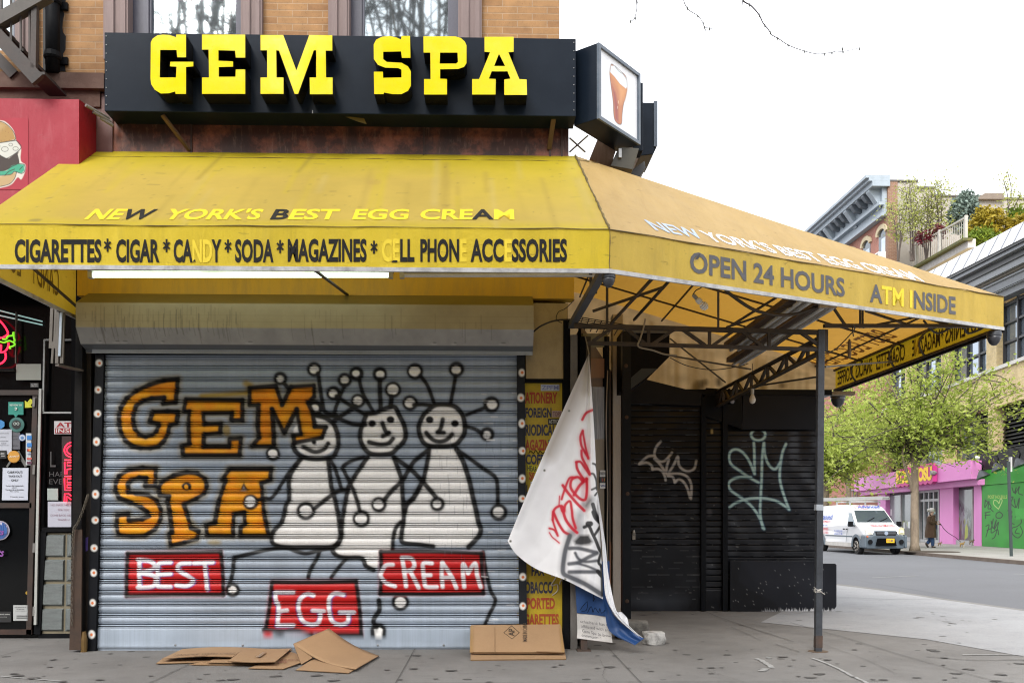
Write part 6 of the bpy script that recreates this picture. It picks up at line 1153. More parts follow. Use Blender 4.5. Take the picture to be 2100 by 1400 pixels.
mb = MB(); mb.bar(pb(966.5, 1337), pb(967.5, 1283), .028, .003, up=nb_); mb.bar(pb(1155, 1337), pb(1149, 1283), .02, .003, up=nb_); mb.build('edge_tape', TAPE, bx_)
mb = MB()
for a, b in zip(((1049, 1282), (1065, 1296), (1050, 1309), (1033, 1296)), ((1065, 1296), (1050, 1309), (1033, 1296), (1049, 1282))): mb.bar(pb(*a), pb(*b), .004, .002, up=nb_)
put_text(mb, 'AP', bil(pb(1055, 1303, .013), pb(1055, 1288, .013), pb(1043, 1288, .013), pb(1043, 1303, .013)), .01); put_text(mb, 'MADE IN CHINA', bil(pb(1081, 1314, .013), pb(1081, 1276, .013), pb(1072, 1276, .013), pb(1072, 1314, .013)), .005)
mb.build('printing', M('dark_print_on_card', (.05, .035, .025), .8, .2), bx_)
mb = MB(); mb.bar(pb(1015, 1337.5, .014), pb(1015, 1284, .012), .004, .002, up=nb_); mb.bar(pb(1100, 1335, .015), pb(1157, 1337, .015), .012, .003, up=nb_); mb.build('crease', KEDGE, bx_)

# =================================================================== black shuttered kiosk under the awning
BLKW = M('glossy_black_kiosk_paint', (.005, .006, .008), .3, .4, (.015, .017, .022), 2.4, (1, 1, 1), .1, spec=.16)
ki = thing('newspaper_kiosk', 'black painted newsstand kiosk with slatted shutters and white graffiti tags', 'kiosk', (oy(1490, 1252, yK).x, yK, 0))
kx0, kx1 = oy(1290, 1000, yK).x, oy(1682, 1000, yK).x; kz1 = oy(1600, 808, yK).z; DK = yK+3.2
mb = MB(); mb.box((kx0, yK+.12, .01), (kx1, DK, kz1-.02)); mb.build('body', BLKW, ki)
mb = MB(); mb.box((kx0-.1, yK-.05, kz1-.02), (kx1+.15, DK+.1, kz1+.06)); mb.build('roof', BLKW, ki)
q = Paint(1284, 796, 1690, 1262, (.009, .0105, .0145), .8); nzk = smooth_noise(q.h, q.w, 50, 71)
q.c *= (.7+.7*nzk)[..., None]
GRY = (.018, .02, .026)
for P in ([(1500,900),(1670,880),(1672,1000),(1590,990),(1500,1010)], [(1500,1040),(1580,1020),(1600,1060),(1540,1090),(1500,1080)], [(1600,1000),(1668,990),(1672,1040),(1620,1050)], [(1515,1160),(1600,1150),(1672,1150),(1675,1240),(1560,1235),(1520,1190)], [(1522,812),(1670,812),(1668,872),(1525,876)]): q.poly(P, GRY, 6, .75)
for _ in range(140):
    x, y = random.uniform(1293, 1675), random.uniform(900, 1250); q.stroke([(x, y), (x+random.uniform(-2, 6), y+random.uniform(-1, 2))], (.25, .25, .24), random.uniform(.3, .8), .6, random.uniform(.2, .8), False)
for k in range(-6, 28):
    for _ in range(9): x = random.choice([random.uniform(1294, 1430), random.uniform(1492, 1672)]); q.stroke([(x, 893+12.45*k-1.5), (x+random.uniform(4, 26), 893+12.45*k-1.5)], (.16, .165, .17), random.uniform(.4, .9), .6, random.uniform(.15, .8), False)
q.blob((1345, 1232), 60, 16, (.09, .1, .12), 30, .5); q.blob((1660, 835), 14, 4, (.12, .14, .17), 12, .6)
for x in np.arange(1585, 1684, 2.5): q.poly([(x, 1262), (x+2.6, 1262), (x+2.6, 1250+random.uniform(-4, 5)-2*(x > 1620)), (x, 1250+random.uniform(-4, 4))], (.62, .62, .62), .8)
k9 = lambda P: [(x/5+1280, y/5+840) for x, y in P]
WT, CT = (.55, .54, .53), (.46, .66, .64)
for P in ([(375,325),(330,380),(310,450),(330,500),(380,530),(430,510),(490,440)],[(305,470),(250,475),(200,510),(155,555)],[(155,555),(230,540),(280,570),(290,610)],[(290,610),(350,605),(400,640)],[(310,500),(370,560),(430,650)],[(460,510),(440,570),(430,640)],[(460,640),(510,560),(550,480),(560,560),(600,610),(660,630),(720,600),(740,520)],[(400,640),(420,690),(425,720)],[(440,660),(520,650),(600,660),(660,700),(690,780),(685,910)],[(450,680),(500,690),(520,745)],[(520,745),(560,710),(610,740),(650,810),(675,900)]): q.stroke(k9(P), WT, 2.5, 1.8, .92)
for P in ([(1375+72*math.cos(a), 255+58*math.sin(a)) for a in np.linspace(-1.3, 5.1, 16)],[(1330,335),(1335,450),(1337,655)],[(1337,655),(1290,540),(1230,450),(1160,405),(1100,420),(1075,480),(1100,560),(1180,620),(1280,690),(1380,745)],[(1300,690),(1180,690),(1100,720),(1070,770),(1100,830),(1200,900),(1300,980),(1380,1090),(1435,1220)],[(1080,1000),(1150,950),(1280,910),(1420,905),(1550,930),(1640,980),(1692,1020)],[(1692,1020),(1650,910),(1605,760),(1595,640),(1620,450),(1660,350)],[(1600,540),(1560,600),(1520,600),(1470,540),(1440,440),(1435,340)],[(1432,340),(1415,500),(1410,700),(1400,900),(1395,1060),(1422,1210)]):
    q.stroke(k9(P), (.05, .16, .3), 3.2, 4, .55); q.stroke(k9(P), CT, 2.5, 1.8, .95)
q.poly([(1293,815),(1313,815),(1350,826),(1293,826)], (.35, .32, .24), 1); 
for x in range(1295, 1313, 4): q.stroke([(x, 826), (x+3, 815)], (.03, .03, .03), .7, .6)
q.poly([(1457.5,879),(1462.5,879),(1462.5,889),(1457.5,889)], (.42, .34, .16), .8); q.blob((1455, 1050), 5, 8, (.10, .10, .11), 5, .6)
KP = Mp('painted_kiosk_slats', .28, .3, .1, 5, (1, 1, 1), 0, 0)
def slat_sheet(name, px0, px1, py0, ps, py1, pitch=12.45, ref=893.0):
    rows, dep = [py0], [0.0]
    y = ref
    while y > py0+3: y -= pitch
    while y < ps:
        if y > py0+1:
            for dy_, d_ in ((-1.6, -.006), (-1.1, .028), (-.2, .028), (.3, .002), (5, -.002)): rows.append(y+dy_); dep.append(d_)
        y += pitch
    if ps < py1: rows += list(np.linspace(ps, py1, 20)); dep += [-.004]*20
    rows, dep = np.array(rows), np.array(dep); ok = np.argsort(rows); rows, dep = rows[ok], dep[ok]; nr = []; nd = []
    for a, b, c, d in zip(rows[:-1], rows[1:], dep[:-1], dep[1:]):
        n_ = max(1, int((b-a)/1.2))
        for i in range(n_): nr.append(a+(b-a)*i/n_); nd.append(c+(d-c)*i/n_)
    nr.append(rows[-1]); nd.append(dep[-1]); rows, dep = np.array(nr), np.array(nd); xs = np.arange(px0, px1+.01, 1.0); X, Y = np.meshgrid(xs, rows); D = yK+dep[:, None]+(smooth_noise(len(rows), len(xs), 25, int(px0))-.5)*.02
    return sheet(name, oy_arr(X, Y, D), q.at(X, Y), KP, ki)
s1 = slat_sheet('left_shutter', 1291, 1437, 800, 1125, 1252); s2 = slat_sheet('middle_panel', 1445, 1480, 850, 1205, 1252); s3 = slat_sheet('right_shutter', 1490, 1682, 884, 1144, 1258)
mb = MB()
for px in (1441, 1485): a = oy(px, 1253, yK).x; mb.box((a-.035, yK-.07, 0), (a+.035, yK+.1, oy(px, 815, yK).z))
mb.build('frame_posts', BLKW, ki)
mb = MB(); mb.prism([oy(1522, 880, yK-.03), oy(1672, 880, yK-.03), oy(1674, 812, yK-.03), oy(1524, 806, yK-.03)], (0, .03, 0)); mb.build('header_panel', M('charcoal_header_panel', (.010, .0115, .016), .35, .4, (.005, .005, .006), 2, spec=.2), ki)
mb = MB(); mb.prism([oy(1292, 826, yK-.06), oy(1440, 832, yK-.06), oy(1440, 806, yK-.06), oy(1322, 777, yK-.06), oy(1292, 795, yK-.06)], (0, .05, 0)); mb.build('sloping_valance_board', M('charcoal_board', (.010, .0115, .016), .4, .3, spec=.2), ki)
mb = MB(); mb.prism([oy(1440, 850, yK-.045), oy(1522, 880, yK-.045), oy(1522, 800, yK-.045), oy(1448, 795, yK-.045)], (0, .04, 0)); mb.build('dark_panel', BLKW, ki)
mb = MB(); mb.box((oy(1571, 806, yK).x, yK-.02, oy(1600, 809, yK).z), (kx1+.5, yK+.1, oy(1600, 802, yK).z)); mb.build('pale_batten', M('grimy_cream_batten', (.3, .24, .15), .7, .5), ki)
pl_ = MB(); a = oy(1299.5, 1100, yK-.03); s_ = (yK-CAM.y)/F; pl_.lathe([(4.0*s_*.8, -.02), (4.0*s_*.8, .02)], a+Vector((0, 0, -2*s_)), 12, axis=(0, -1, 0)); pl_.box((a.x-3*s_, yK-.06, a.z-6*s_), (a.x+3*s_, yK-.02, a.z+2*s_)); pl_.tube([Vector((a.x+2*s_*math.cos(t_), yK-.04, a.z+(2+12*math.sin(t_))*s_)) for t_ in np.linspace(0, math.pi, 8)], .008, 6)
tag(pl_.build('padlock', M('brass_grey_padlock', (.4, .36, .3), .35, .3, metal=.6)), 'long shackle padlock hanging on the left black shutter', 'padlock')
# loose painted board against the kiosk
q2_ = Paint(1490, 1140, 1725, 1268, (.013, .0145, .02), .8); q2_.c *= (.8+.4*smooth_noise(q2_.h, q2_.w, 40, 81))[..., None]
q2_.poly([(1498,1150),(1520,1150),(1515,1190),(1540,1210),(1590,1235),(1600,1250),(1498,1252)], (.009, .0095, .012), 5, .9); q2_.poly([(1520,1150),(1640,1150),(1700,1165),(1690,1200),(1560,1200)], (.02, .022, .03), 14, .6)
for x in np.arange(1560, 1712, 2.2): q2_.poly([(x, 1268), (x+2.3, 1268), (x+2.3, 1253+random.uniform(-6, 4)), (x, 1251+random.uniform(-7, 3))], (.66, .67, .69), .8, .95 if x > 1600 else .4)
for _ in range(40): x, y = random.uniform(1500, 1700), random.uniform(1155, 1250); q2_.stroke([(x, y), (x+1, y+1.5)], (.4, .4, .4), .5, .6, .7, False)
yB = yK-.10; ol = [(1497, 1150), (1672, 1150), (1673, 1154), (1713, 1155), (1715, 1160), (1716, 1240), (1706, 1252), (1700, 1257), (1650, 1257), (1560, 1254), (1497, 1252)]
NX, NY = 220, 100; uu, vv = np.meshgrid(np.linspace(0, 1, NX), np.linspace(0, 1, NY)); X = 1497+uu*218.5; top_ = np.interp(X, (1497, 1672, 1675, 1713, 1716), (1149, 1150, 1154.5, 1155, 1158)); bot_ = np.interp(X, (1497, 1560, 1650, 1700, 1707, 1713, 1716), (1252, 1254.5, 1257.5, 1257.5, 1253, 1246, 1241)); Y = top_*(1-vv)+bot_*vv
bd_ = sheet('loose_board', oy_arr(X, Y, np.full(X.shape, yB)+(smooth_noise(NY, NX, 40, 83)-.5)*.01), q2_.at(X, Y), Mp('painted_loose_board', .32, .22, .1), None); so_ = bd_.modifiers.new('thickness', 'SOLIDIFY'); so_.thickness = .02; so_.offset = -1
tag(bd_, 'scuffed black board with white chipped lower edge leaning at the foot of the kiosk', 'board')
# black hanging shutter box and black post beside the beige column
yH = 2.35
hb_ = thing('shutter_box', 'black angled shutter box hanging above the kiosk entrance', 'shutter box', oy(1330, 750, yH)); mb = MB(); mb.prism([oy(1276, 800, yH), oy(1293, 799, yH), oy(1328, 776, yH), oy(1373, 731, yH), oy(1373, 683, yH), oy(1352, 678, yH), oy(1276, 678, yH)], (0, .5, 0)); mb.build('casing', M('matt_black_casing', (.006, .006, .007), .7, .1, spec=.15), hb_)
mb = MB(); mb.prism([oy(1293, 798, yH-.01), oy(1350, 755, yH-.01), oy(1316, 755, yH-.01), oy(1293, 775, yH-.01)], (0, .01, 0)); mb.build('blue_grey_sheet', M('blue_grey_sheet_metal', (.03, .04, .05), .4, .3), hb_)
mb = MB(); mb.box((oy(1290, 680, yH).x, yH-.02, oy(1290, 683, yH).z), (oy(1372, 680, yH).x, yH-.01, oy(1290, 677, yH).z)); mb.build('top_lip', M('grey_lip', (.12, .13, .15), .4, .3), hb_)
bp = oz(1284, 1276); bpo = thing('black_post', 'black steel post with rust blisters left of the kiosk shutters', 'post', bp); mb = MB(); a, b = oy(1275.5, 1276, bp.y), oy(1293, 1276, bp.y); mb.box((a.x, bp.y-.04, 0), (b.x, bp.y+.1, oy(1284, 680, bp.y).z)); mb.build('shaft', M('blue_black_post_paint', (.010, .012, .016), .4, .4, (.004, .004, .005), 3, spec=.2), bpo)
for px, py in ((1284, 750), (1285, 855), (1287, 1012), (1286, 1232)): m = MB(); c_ = oy(px, py, bp.y-.043); m.lathe([(.001, .004), (.018, .003), (.026, 0)][::-1], c_, 9, axis=(0, -1, 0)); m.build('rust_blister', M('rust_blister', (.09, .05, .03), .8, .6, (.02, .02, .02), 20), bpo)
mb = MB(); 
for i in range(9): a = oy(1182+i*13, 650+i*2, .5); mb.bar(a, a+Vector((.0, .5, -.02)), .008)
for j in range(4): mb.bar(oy(1178, 648+j*4, .5+j*.13), oy(1288, 667+j*3.5, .5+j*.13), .008)
tag(mb.build('wire_shelf', M('rusty_wire', (.05, .035, .025), .7, .4)), 'rusty wire shelf above the brown entrance', 'shelf')
# stickers beside the door
cs = thing('card_stickers', 'payment card stickers on the beige door panel behind the banner', 'sticker', oe(1237, 1000)); 
for y0, y1, col, tx, tc in ((964, 977, (.5, .5, .48), 'DISCOVER', (.1, .1, .1)), (977, 990, (.02, .02, .02), None, None), (990, 1001, (.6, .6, .58), 'VISA', (.03, .05, .2))):
    b = MB(); b.prism([oe(1230, y1, .03), oe(1245, y1, .03), oe(1245, y0, .03), oe(1230, y0, .03)], en*.003); s_ = b.build('sticker', M('card_sticker_face', col, .6, .2), cs)
    if tx: m = MB(); put_text(m, tx, bil(oe(1231.5, y1-3.5, .036), oe(1244, y1-3.5, .036), oe(1244, y0+3.5, .036), oe(1231.5, y0+3.5, .036)), .02); m.build('lettering', M('card_ink', tc, .6, 0, fine=0), s_)
    else:
        for px, cc in ((1235.5, (.6, .05, .02)), (1239.5, (.7, .3, .02))): m = MB(); m.lathe([(.02, 0), (.02, .002)], oe(px, 983.5, .035+(px-1235)*.0008), 12, axis=en); m.build('emblem', M('card_emblem_dot', cc, .6, 0, fine=0), s_)
cable('cable', 'pale cord running down the wall beside the beige column', [oe(1246, 760, .06), oe(1243, 870, .06), oe(1246, 1010, .06), oe(1245, 1090, .06), oe(1247, 1180, .06)], .007, M('pale_cord', (.35, .3, .24), .7, .4))
# =================================================================== across the side street
RZ2, SZ = RZ, .06
ka, kb = oz(1843, 1134, RZ), oz(2100, 1157, RZ); kd = (ka-kb).normalized()
k0, k1 = kb-kd*40, ka+kd*120
P0 = od(1926, 1113, 1.24*F/48.0); fdir = (_r*.087+_f*.996).normalized(); fnr = Vector((fdir.y, -fdir.x, 0)); fnr = fnr if fnr.x < 0 else -fnr   # towards the street
def fa(px, py, o=0.0): return opl(px, py, P0+fnr*o, fnr)
def tl(px, o=0.0): return (fa(px, 1000, o)-P0).dot(fdir)
def at(t_, z, o=0.0): v = P0+fdir*t_+fnr*o; v.z = z; return v
def zf(px, py, o=0.0): return fa(px, py, o).z
mb = MB(); fe0, fe1 = P0-fdir*60, P0+fdir*120; mb.prism([Vector((p.x, p.y, -.3)) for p in (k0, k1, fe1+Vector((20, 0, 0)), fe0+Vector((40, 0, 0)))], (0, 0, .3+SZ)); tag(mb.build('far_sidewalk', FARPAVE), kind='structure')
mb = MB(); kn = Vector((kd.y, -kd.x, 0)); kn = kn if kn.x < 0 else -kn
mb.bar(Vector((k0.x, k0.y, (RZ+SZ)/2))+kn*.05, Vector((k1.x, k1.y, (RZ+SZ)/2))+kn*.05, .15, SZ-RZ+.012); tag(mb.build('far_kerb', M('rust_stained_kerb', (.14, .11, .09), .8, .6, (.06, .04, .03), 3)), kind='structure')
mb = MB()
for pts, w_ in (([(1790, 1184), (1885, 1180)], .02), ([(1968, 1187), (1975, 1188)], .06), ([(2080, 1176), (2110, 1177)], .03)):
    P = [oz(x, y, RZ+.005) for x, y in pts]; n_ = Vector((0, w_*3, 0)); mb.quad(P[0], P[1], P[1]+n_, P[0]+n_)
tag(mb.build('road_paint_marks', PAINTMARK), kind='structure')
mb = MB(); mb.lathe([(1.0, 0), (1.0, .012)], oz(1885, 1131, SZ)+Vector((.5, 0, 0)), 16); o_ = mb.build('tree_pit_soil', M('dark_soil', (.06, .045, .035), .9, .5, bump=.5)); tag(o_, kind='structure')

YBR = Mbrick('yellow_brick', (.62, .49, .27), (.52, .40, .20), (.56, .46, .28), .45, .16, 'y', .015, .2)
DGL = Mglass('dark_street_glass', (.10, .12, .14), .5, .06); GGL = Mglass('grey_shop_glass', (.20, .23, .25), .4, .1)
DFR = M('dark_window_frame', (.04, .04, .045), .5, .2); BLKP = M('flat_black_shopfront', (.012, .012, .014), .6, .2)
yb = thing('yellow_brick_building', 'long yellow brick building with slanted pale eaves above the pink shop', 'building', at(0, SZ))
ta, tb = tl(2260), tl(1752)
def bnd(z0, z1, t0, t1, o0, o1, m, name, par): b = MB(); b.prism([at(t0, z0, o0), at(t1, z0, o0), at(t1, z0, o1), at(t0, z0, o1)], (0, 0, z1-z0)); return b.build(name, m, par)
zs1 = (zf(2055, 762)+zf(1800, 838))/2; zs0 = (zf(2100, 820)+zf(1950, 857))/2; zwt = zf(2075, 604); zle0 = zf(2050, 942); zfa1 = zf(1990, 941)
bnd(SZ, zwt+3, ta, tb, -.6, -12, YBR, 'rear_wall', yb)
bnd(zs0, zs1, ta, tb, -.25, 0, YBR, 'spandrel', yb); bnd(zs1-.12, zs1+.04, ta, tb, -.2, .1, M('white_stone_sill', (.6, .58, .55), .7, .3), 'sill_course', yb); bnd(zwt, zwt+.9, ta, tb, -.25, .0, YBR, 'wall_head', yb)
bays = [tl(2150), tl(2032), tl(1937), tl(1862), tl(1800), tl(1757)]
for i, t_ in enumerate(bays): bnd(zfa1-.4, zs0, t_-.35, t_+.35, -.5, -.02, YBR, 'pier', yb); bnd(zs1+.04, zwt, t_-.55, t_+.55, -.5, -.02, YBR, 'pier', yb)
for i, (a, b) in enumerate(zip(bays[:-1], bays[1:])):
    f = MB(); n_ = 3
    for j in range(n_+1): tt_ = a+.55+(b-a-1.1)*j/n_; f.prism([at(tt_-.07, zs1+.04, -.42), at(tt_+.07, zs1+.04, -.42), at(tt_+.07, zs1+.04, -.3), at(tt_-.07, zs1+.04, -.3)], (0, 0, zwt-zs1-.05))
    for k in (0, .36, .67, .97): z_ = zs1+.06+(zwt-zs1-.2)*k; f.prism([at(a+.55, z_, -.42), at(b-.55, z_, -.42), at(b-.55, z_, -.32), at(a+.55, z_, -.32)], (0, 0, .1))
    w_ = f.build('window', DFR, yb); g_ = MB(); g_.prism([at(a+.55, zs1+.04, -.45), at(b-.55, zs1+.04, -.45), at(b-.55, zs1+.04, -.44), at(a+.55, zs1+.04, -.44)], (0, 0, zwt-zs1-.05)); g_.build('pane', Mglass('upper_window_glass', (.32, .38, .46), .7, .05), w_)
# first floor: glazing and louvres
tg = [(tl(1925), tl(1852), 'g'), (tl(1985), tl(1950), 'g'), (tl(2035), tl(1986), 'l'), (tl(2200), tl(2036), 'l'), (tl(1850), tl(1757), 'l')]
LV = M('black_louvre', (.012, .013, .015), .45, .2)
for a, b, k in tg:
    z0, z1 = zle0-.3, zs0
    f = MB()
    for tt_ in (a, (a+b)/2, b): f.prism([at(tt_-.06, z0, -.45), at(tt_+.06, z0, -.45), at(tt_+.06, z0, -.36), at(tt_-.06, z0, -.36)], (0, 0, z1-z0))
    if k == 'l':
        for i in range(16): z_ = z0+(z1-z0)*i/16; f.hexa([at(a, z_, -.38), at(b, z_, -.38), at(b, z_, -.5), at(a, z_, -.5)], [at(a, z_+.03, -.38), at(b, z_+.03, -.38), at(b, z_+.12, -.5), at(a, z_+.12, -.5)])
    w_ = f.build('louvre' if k == 'l' else 'window', LV if k == 'l' else DFR, yb); g_ = MB(); g_.prism([at(a, z0, -.55), at(b, z0, -.55), at(b, z0, -.53), at(a, z0, -.53)], (0, 0, z1-z0)); g_.build('pane', GGL if k == 'g' else NEARBLACK, w_)
# eaves: each line follows its two ends in the photo
def strake(name, A, Bq, m, o0, o1):
    """strip between two lines (px at 2140 and 1870): A upper line, Bq lower line; offsets towards the street"""
    b = MB(); P = [fa(2140, Bq[0], o1), fa(1870, Bq[1], o1), fa(1870, A[1], o0), fa(2140, A[0], o0)]; b.prism(P, -fnr*.5); return b.build(name, m, yb)
L = lambda y, s_: (y-40*s_, y+230*s_)
EVW = M('pale_grey_roof_panel', (.55, .56, .6), .55, .35, (.35, .36, .4), 4, (.3, .3, 5)); EVD = M('black_gutter', (.012, .013, .016), .4, .2); EVG = M('grey_blue_fascia', (.15, .165, .19), .4, .25); EVL = M('light_grey_fascia', (.24, .26, .29), .4, .2); EVB = M('olive_soffit', (.12, .10, .07), .6, .3)
for nm, y0, y1, s0, s1, m_, o0, o1 in (('roof_panel', 454, 487, .53, .51, EVW, .9, 1.5), ('gutter', 487, 493, .51, .51, EVD, 1.45, 1.45), ('fascia', 493, 503, .51, .505, EVG, 1.35, 1.35), ('dark_band', 503, 521, .505, .50, EVD, 1.1, 1.1), ('fascia', 521, 537, .50, .49, EVL, 1.0, .95), ('soffit', 537, 546, .49, .48, EVB, .8, .8), ('fascia', 546, 553, .48, .47, EVL, .7, .7), ('fascia', 553, 571, .47, .46, EVG, .6, .55), ('fascia', 571, 574, .46, .46, EVL, .5, .5), ('fascia', 574, 590, .46, .45, EVG, .35, .3)): strake(nm, L(y0, s0), L(y1, s1), m_, o0, o1)
mb = MB()
for i in range(9): x = 1910+i*26; mb.bar(fa(x+8, L(454, .53)[0]+(2140-x-8)*.53, .93), fa(x-14, L(487, .51)[0]+(2140-x+14)*.51, 1.53), .03, .02)
mb.build('panel_joints', EVG, yb)
# ---- pink shop
pk = thing('pink_shop', 'bright pink shop front with large windows and a bubble letter sign', 'shop front', at(tl(1926), SZ)); PINK = M('pink_painted_metal', (.63, .22, .52), .55, .15, (.5, .18, .42), 3, fine=.05)
zp0, zp1 = zf(2003, 980, .8), zf(2001, 940.5, .8); tpa, tpb = tl(1991, .8), tl(1752, .8)
bnd(zp0, zp1, tpa, tpb, .42, .8, PINK, 'fascia', pk); bnd(zp0, zp1, tpa+.6, tpb, 0, .42, PINK, 'fascia_return', pk); bnd(zp0-.28, zp0-.01, tpa+.1, tpb, -.1, .45, PINK, 'lower_fascia', pk)
for a, b in ((2012, 1997), (1955, 1927), (1816, 1800), (1764, 1757)): bnd(SZ, zp0-.28, tl(a, .15), tl(b, .15), -.5, .15, PINK, 'pillar', pk)
zw = zp0-.4
for a, b, nm in ((1998, 1957, 'shop_window'), (1887, 1817, 'shop_window')):
    t0, t1 = tl(a, -.1), tl(b, -.1); f = MB(); ms_ = (t0, (t0+t1)/2 if a < 1900 else t1, t1)
    for tt_ in ms_: f.prism([at(tt_-.05, SZ+.2, -.1), at(tt_+.05, SZ+.2, -.1), at(tt_+.05, SZ+.2, .0), at(tt_-.05, SZ+.2, .0)], (0, 0, zw-SZ-.2))
    f.prism([at(t0, SZ, -.1), at(t1, SZ, -.1), at(t1, SZ, .03), at(t0, SZ, .03)], (0, 0, .22)); w_ = f.build(nm, M('pale_metal_frame', (.35, .35, .36), .5, .2), pk)
    q = Paint(0, 0, 160, 120, (.20, .225, .235)); q.c *= (.85+.3*smooth_noise(q.h, q.w, 40, 91+a))[..., None]
    for _ in range(30): x = random.uniform(0, 160); q.blob((x, random.uniform(88, 122)), random.uniform(3, 9), random.uniform(6, 16), random.choice([(.05, .035, .05), (.08, .05, .06), (.06, .07, .05)]), 6, .6)
    for _ in range(7): x = random.uniform(5, 155); q.stroke([(x, 118), (x+random.uniform(-6, 6), 95), (x+random.uniform(-10, 10), 75)], (.07, .05, .055), 2.5, 3, .8); q.blob((x+random.uniform(-8, 8), random.uniform(70, 90)), random.uniform(3, 8), random.uniform(4, 9), random.choice([(.16, .19, .05), (.11, .14, .06), (.3, .33, .03)]), 4, .8)
    if a > 1900:
        for i in range(14): x = 20+i*8; y = 18+i*2.5; q.stroke([(x, y), (x+6, y+random.uniform(10, 26)), (x+9, y+4), (x+random.uniform(2, 12), y+random.uniform(18, 40))], (.02, .02, .025), 1.3, 1.2, .9)
        q.poly([(80,118),(86,88),(96,80),(108,92),(104,112)], (.30, .34, .02), 3); q.poly([(100,118),(128,90),(134,60),(128,44),(140,50),(146,92),(118,118)], (.07, .04, .055), 3, .9)
    for x, y in (((20, 40), (70, 52), (82, 78), (104, 76)) if a < 1900 else ()): q.poly([(x, y), (x+9, y), (x+9, y+18), (x, y+18)], (.55, .57, .58), 1)
    U, V = np.meshgrid(np.linspace(0, 1, 160), np.linspace(0, 1, 120)); A, Bv = np.array(at(t1, 0, -.12)), np.array(at(t0, 0, -.12)); G = A*(1-U)[..., None]+Bv*U[..., None]; G[..., 2] = zw+(SZ+.22-zw)*V
    sheet('window_film', G, q.c[:120, :160], Mp('shop_window_film', .15, .6, .05), w_)
t0, t1 = tl(1927, -.15), tl(1888, -.15); f = MB()
for k in np.linspace(0, 1, 5): tt_ = t0+(t1-t0)*k; f.prism([at(tt_-.07, SZ, -.2), at(tt_+.07, SZ, -.2), at(tt_+.07, SZ, -.08), at(tt_-.07, SZ, -.08)], (0, 0, zw-SZ+.1))
for z_ in (SZ, zw-.5, zw): f.prism([at(t0, z_, -.2), at(t1, z_, -.2), at(t1, z_, -.09), at(t0, z_, -.09)], (0, 0, .14))
dr = f.build('double_door', M('aluminium_door_frame', (.38, .385, .4), .45, .2), pk); g_ = MB(); g_.prism([at(t0, SZ, -.22), at(t1, SZ, -.22), at(t1, SZ, -.21), at(t0, SZ, -.21)], (0, 0, zw-SZ)); g_.build('pane', GGL, dr)
bnd(zw-.02, zp0-.28, tpa, tpb, -.3, -.12, M('dark_soffit_void', (.05, .03, .045), .7, 0), 'soffit', pk)
ks = thing('shop_name_sign', 'magenta sign with yellow bubble letters spelling the pink shop name', 'sign', fa(1880, 985, .82)); sA, sB = tl(1921, .85), tl(1845, .85); mb = MB(); N_ = 30
zc0, zc1 = zf(1880, 989, .9), zf(1880, 961, .9); lo_, up2 = [], []
for i in range(N_+1): k = i/N_; t_ = sB+(sA-sB)*k; w_ = abs(math.sin(k*math.pi*8)); lo_.append(at(t_, zc0-.05-.13*w_, .82)); up2.append(at(t_, zc1+.05+.13*w_, .82))
mb.prism(lo_+up2[::-1], fnr*.22); mb.build('backing', M('magenta_backing', (.45, .03, .2), .5, .1), ks); m = MB(); o_ = 1.055
put_text(m, 'KOSUMOSU', bil(at(sB-.05, zc0+.02, o_), at(sA+.1, zc0+.02, o_), at(sA+.1, zc1, o_), at(sB-.05, zc1, o_)), .055, spacing=.92); m.build('lettering', M('egg_yellow_letter', (.80, .52, .01), .45, .1, fine=.05), ks)
mb = MB(); mb.lathe([(.05, 0), (.12, .1), (.12, .3)], fa(1921, 969, .85), 10, axis=fnr); tag(mb.build('shop_lamp', M('grey_lamp_metal', (.2, .2, .2), .5, .2)), 'small grey lamp at the right end of the bubble letter sign', 'lamp')
# ---- green hoarding with black fascia and swan lamps
gh = thing('green_hoarding', 'bright green plywood hoarding with black tags and POST NO BILLS heart', 'hoarding', at(tl(2060), SZ)); GRN = (.022, .27, .022); tg0, tg1 = tl(2260, .1), tl(2014, .1); zg = zf(2060, 959, .1); zgm = zf(2060, 992, .1)
q = Paint(2010, 950, 2120, 1120, GRN, .5); q.c *= (.85+.3*smooth_noise(q.h, q.w, 30, 95))[..., None]; z7 = lambda P: [(x/4.667+1650, y/4.667+920) for x, y in P]
for P in ([(1735,490),(1730,560),(1770,500),(1760,570),(1790,560),(1770,520),(1735,490)],[(1780,570),(1810,600)],[(1730,610),(1780,600)],[(1732,635),(1780,630)],[(1740,610),(1735,665)],[(1870,600),(1840,620),(1840,655),(1880,660),(1900,630),(1870,600)],[(1790,690),(1810,760),(1840,680),(1820,770),(1860,700),(1830,830),(1800,860)],[(1810,670),(1790,800),(1850,770),(1860,820)],[(1740,740),(1770,730),(1740,840)],[(1750,780),(1790,760)],[(1990,370),(2010,420),(2030,370),(2020,430),(2060,360),(2050,420),(2090,440)],[(1970,470),(2000,460),(1980,520),(2020,560)],[(2010,480),(2030,560),(2060,470),(2050,570)],[(1950,590),(1990,600),(1960,660)],[(2020,650),(2060,640),(2080,700),(2040,740),(1990,760),(2000,820),(2050,850),(2090,800),(2070,740)],[(2040,760),(2020,800),(2060,810)],[(1990,640),(1980,700),(2010,720)]): q.stroke(z7(P), (.004, .012, .004), 1.0, .7, .95)
q.stroke(z7([(1860,575),(1815,530),(1820,490),(1850,500),(1865,520),(1880,475),(1895,500),(1860,575)]), (.50, .60, .22), .7, .6, .9)
q.text('POST NO BILLS', 2027, 1015, 2066, 1021.5, (.50, .55, .12), .0); q.poly([(2083, 1043), (2120, 1040), (2120, 1060), (2085, 1065)], (.04, .36, .04), 2, .8)
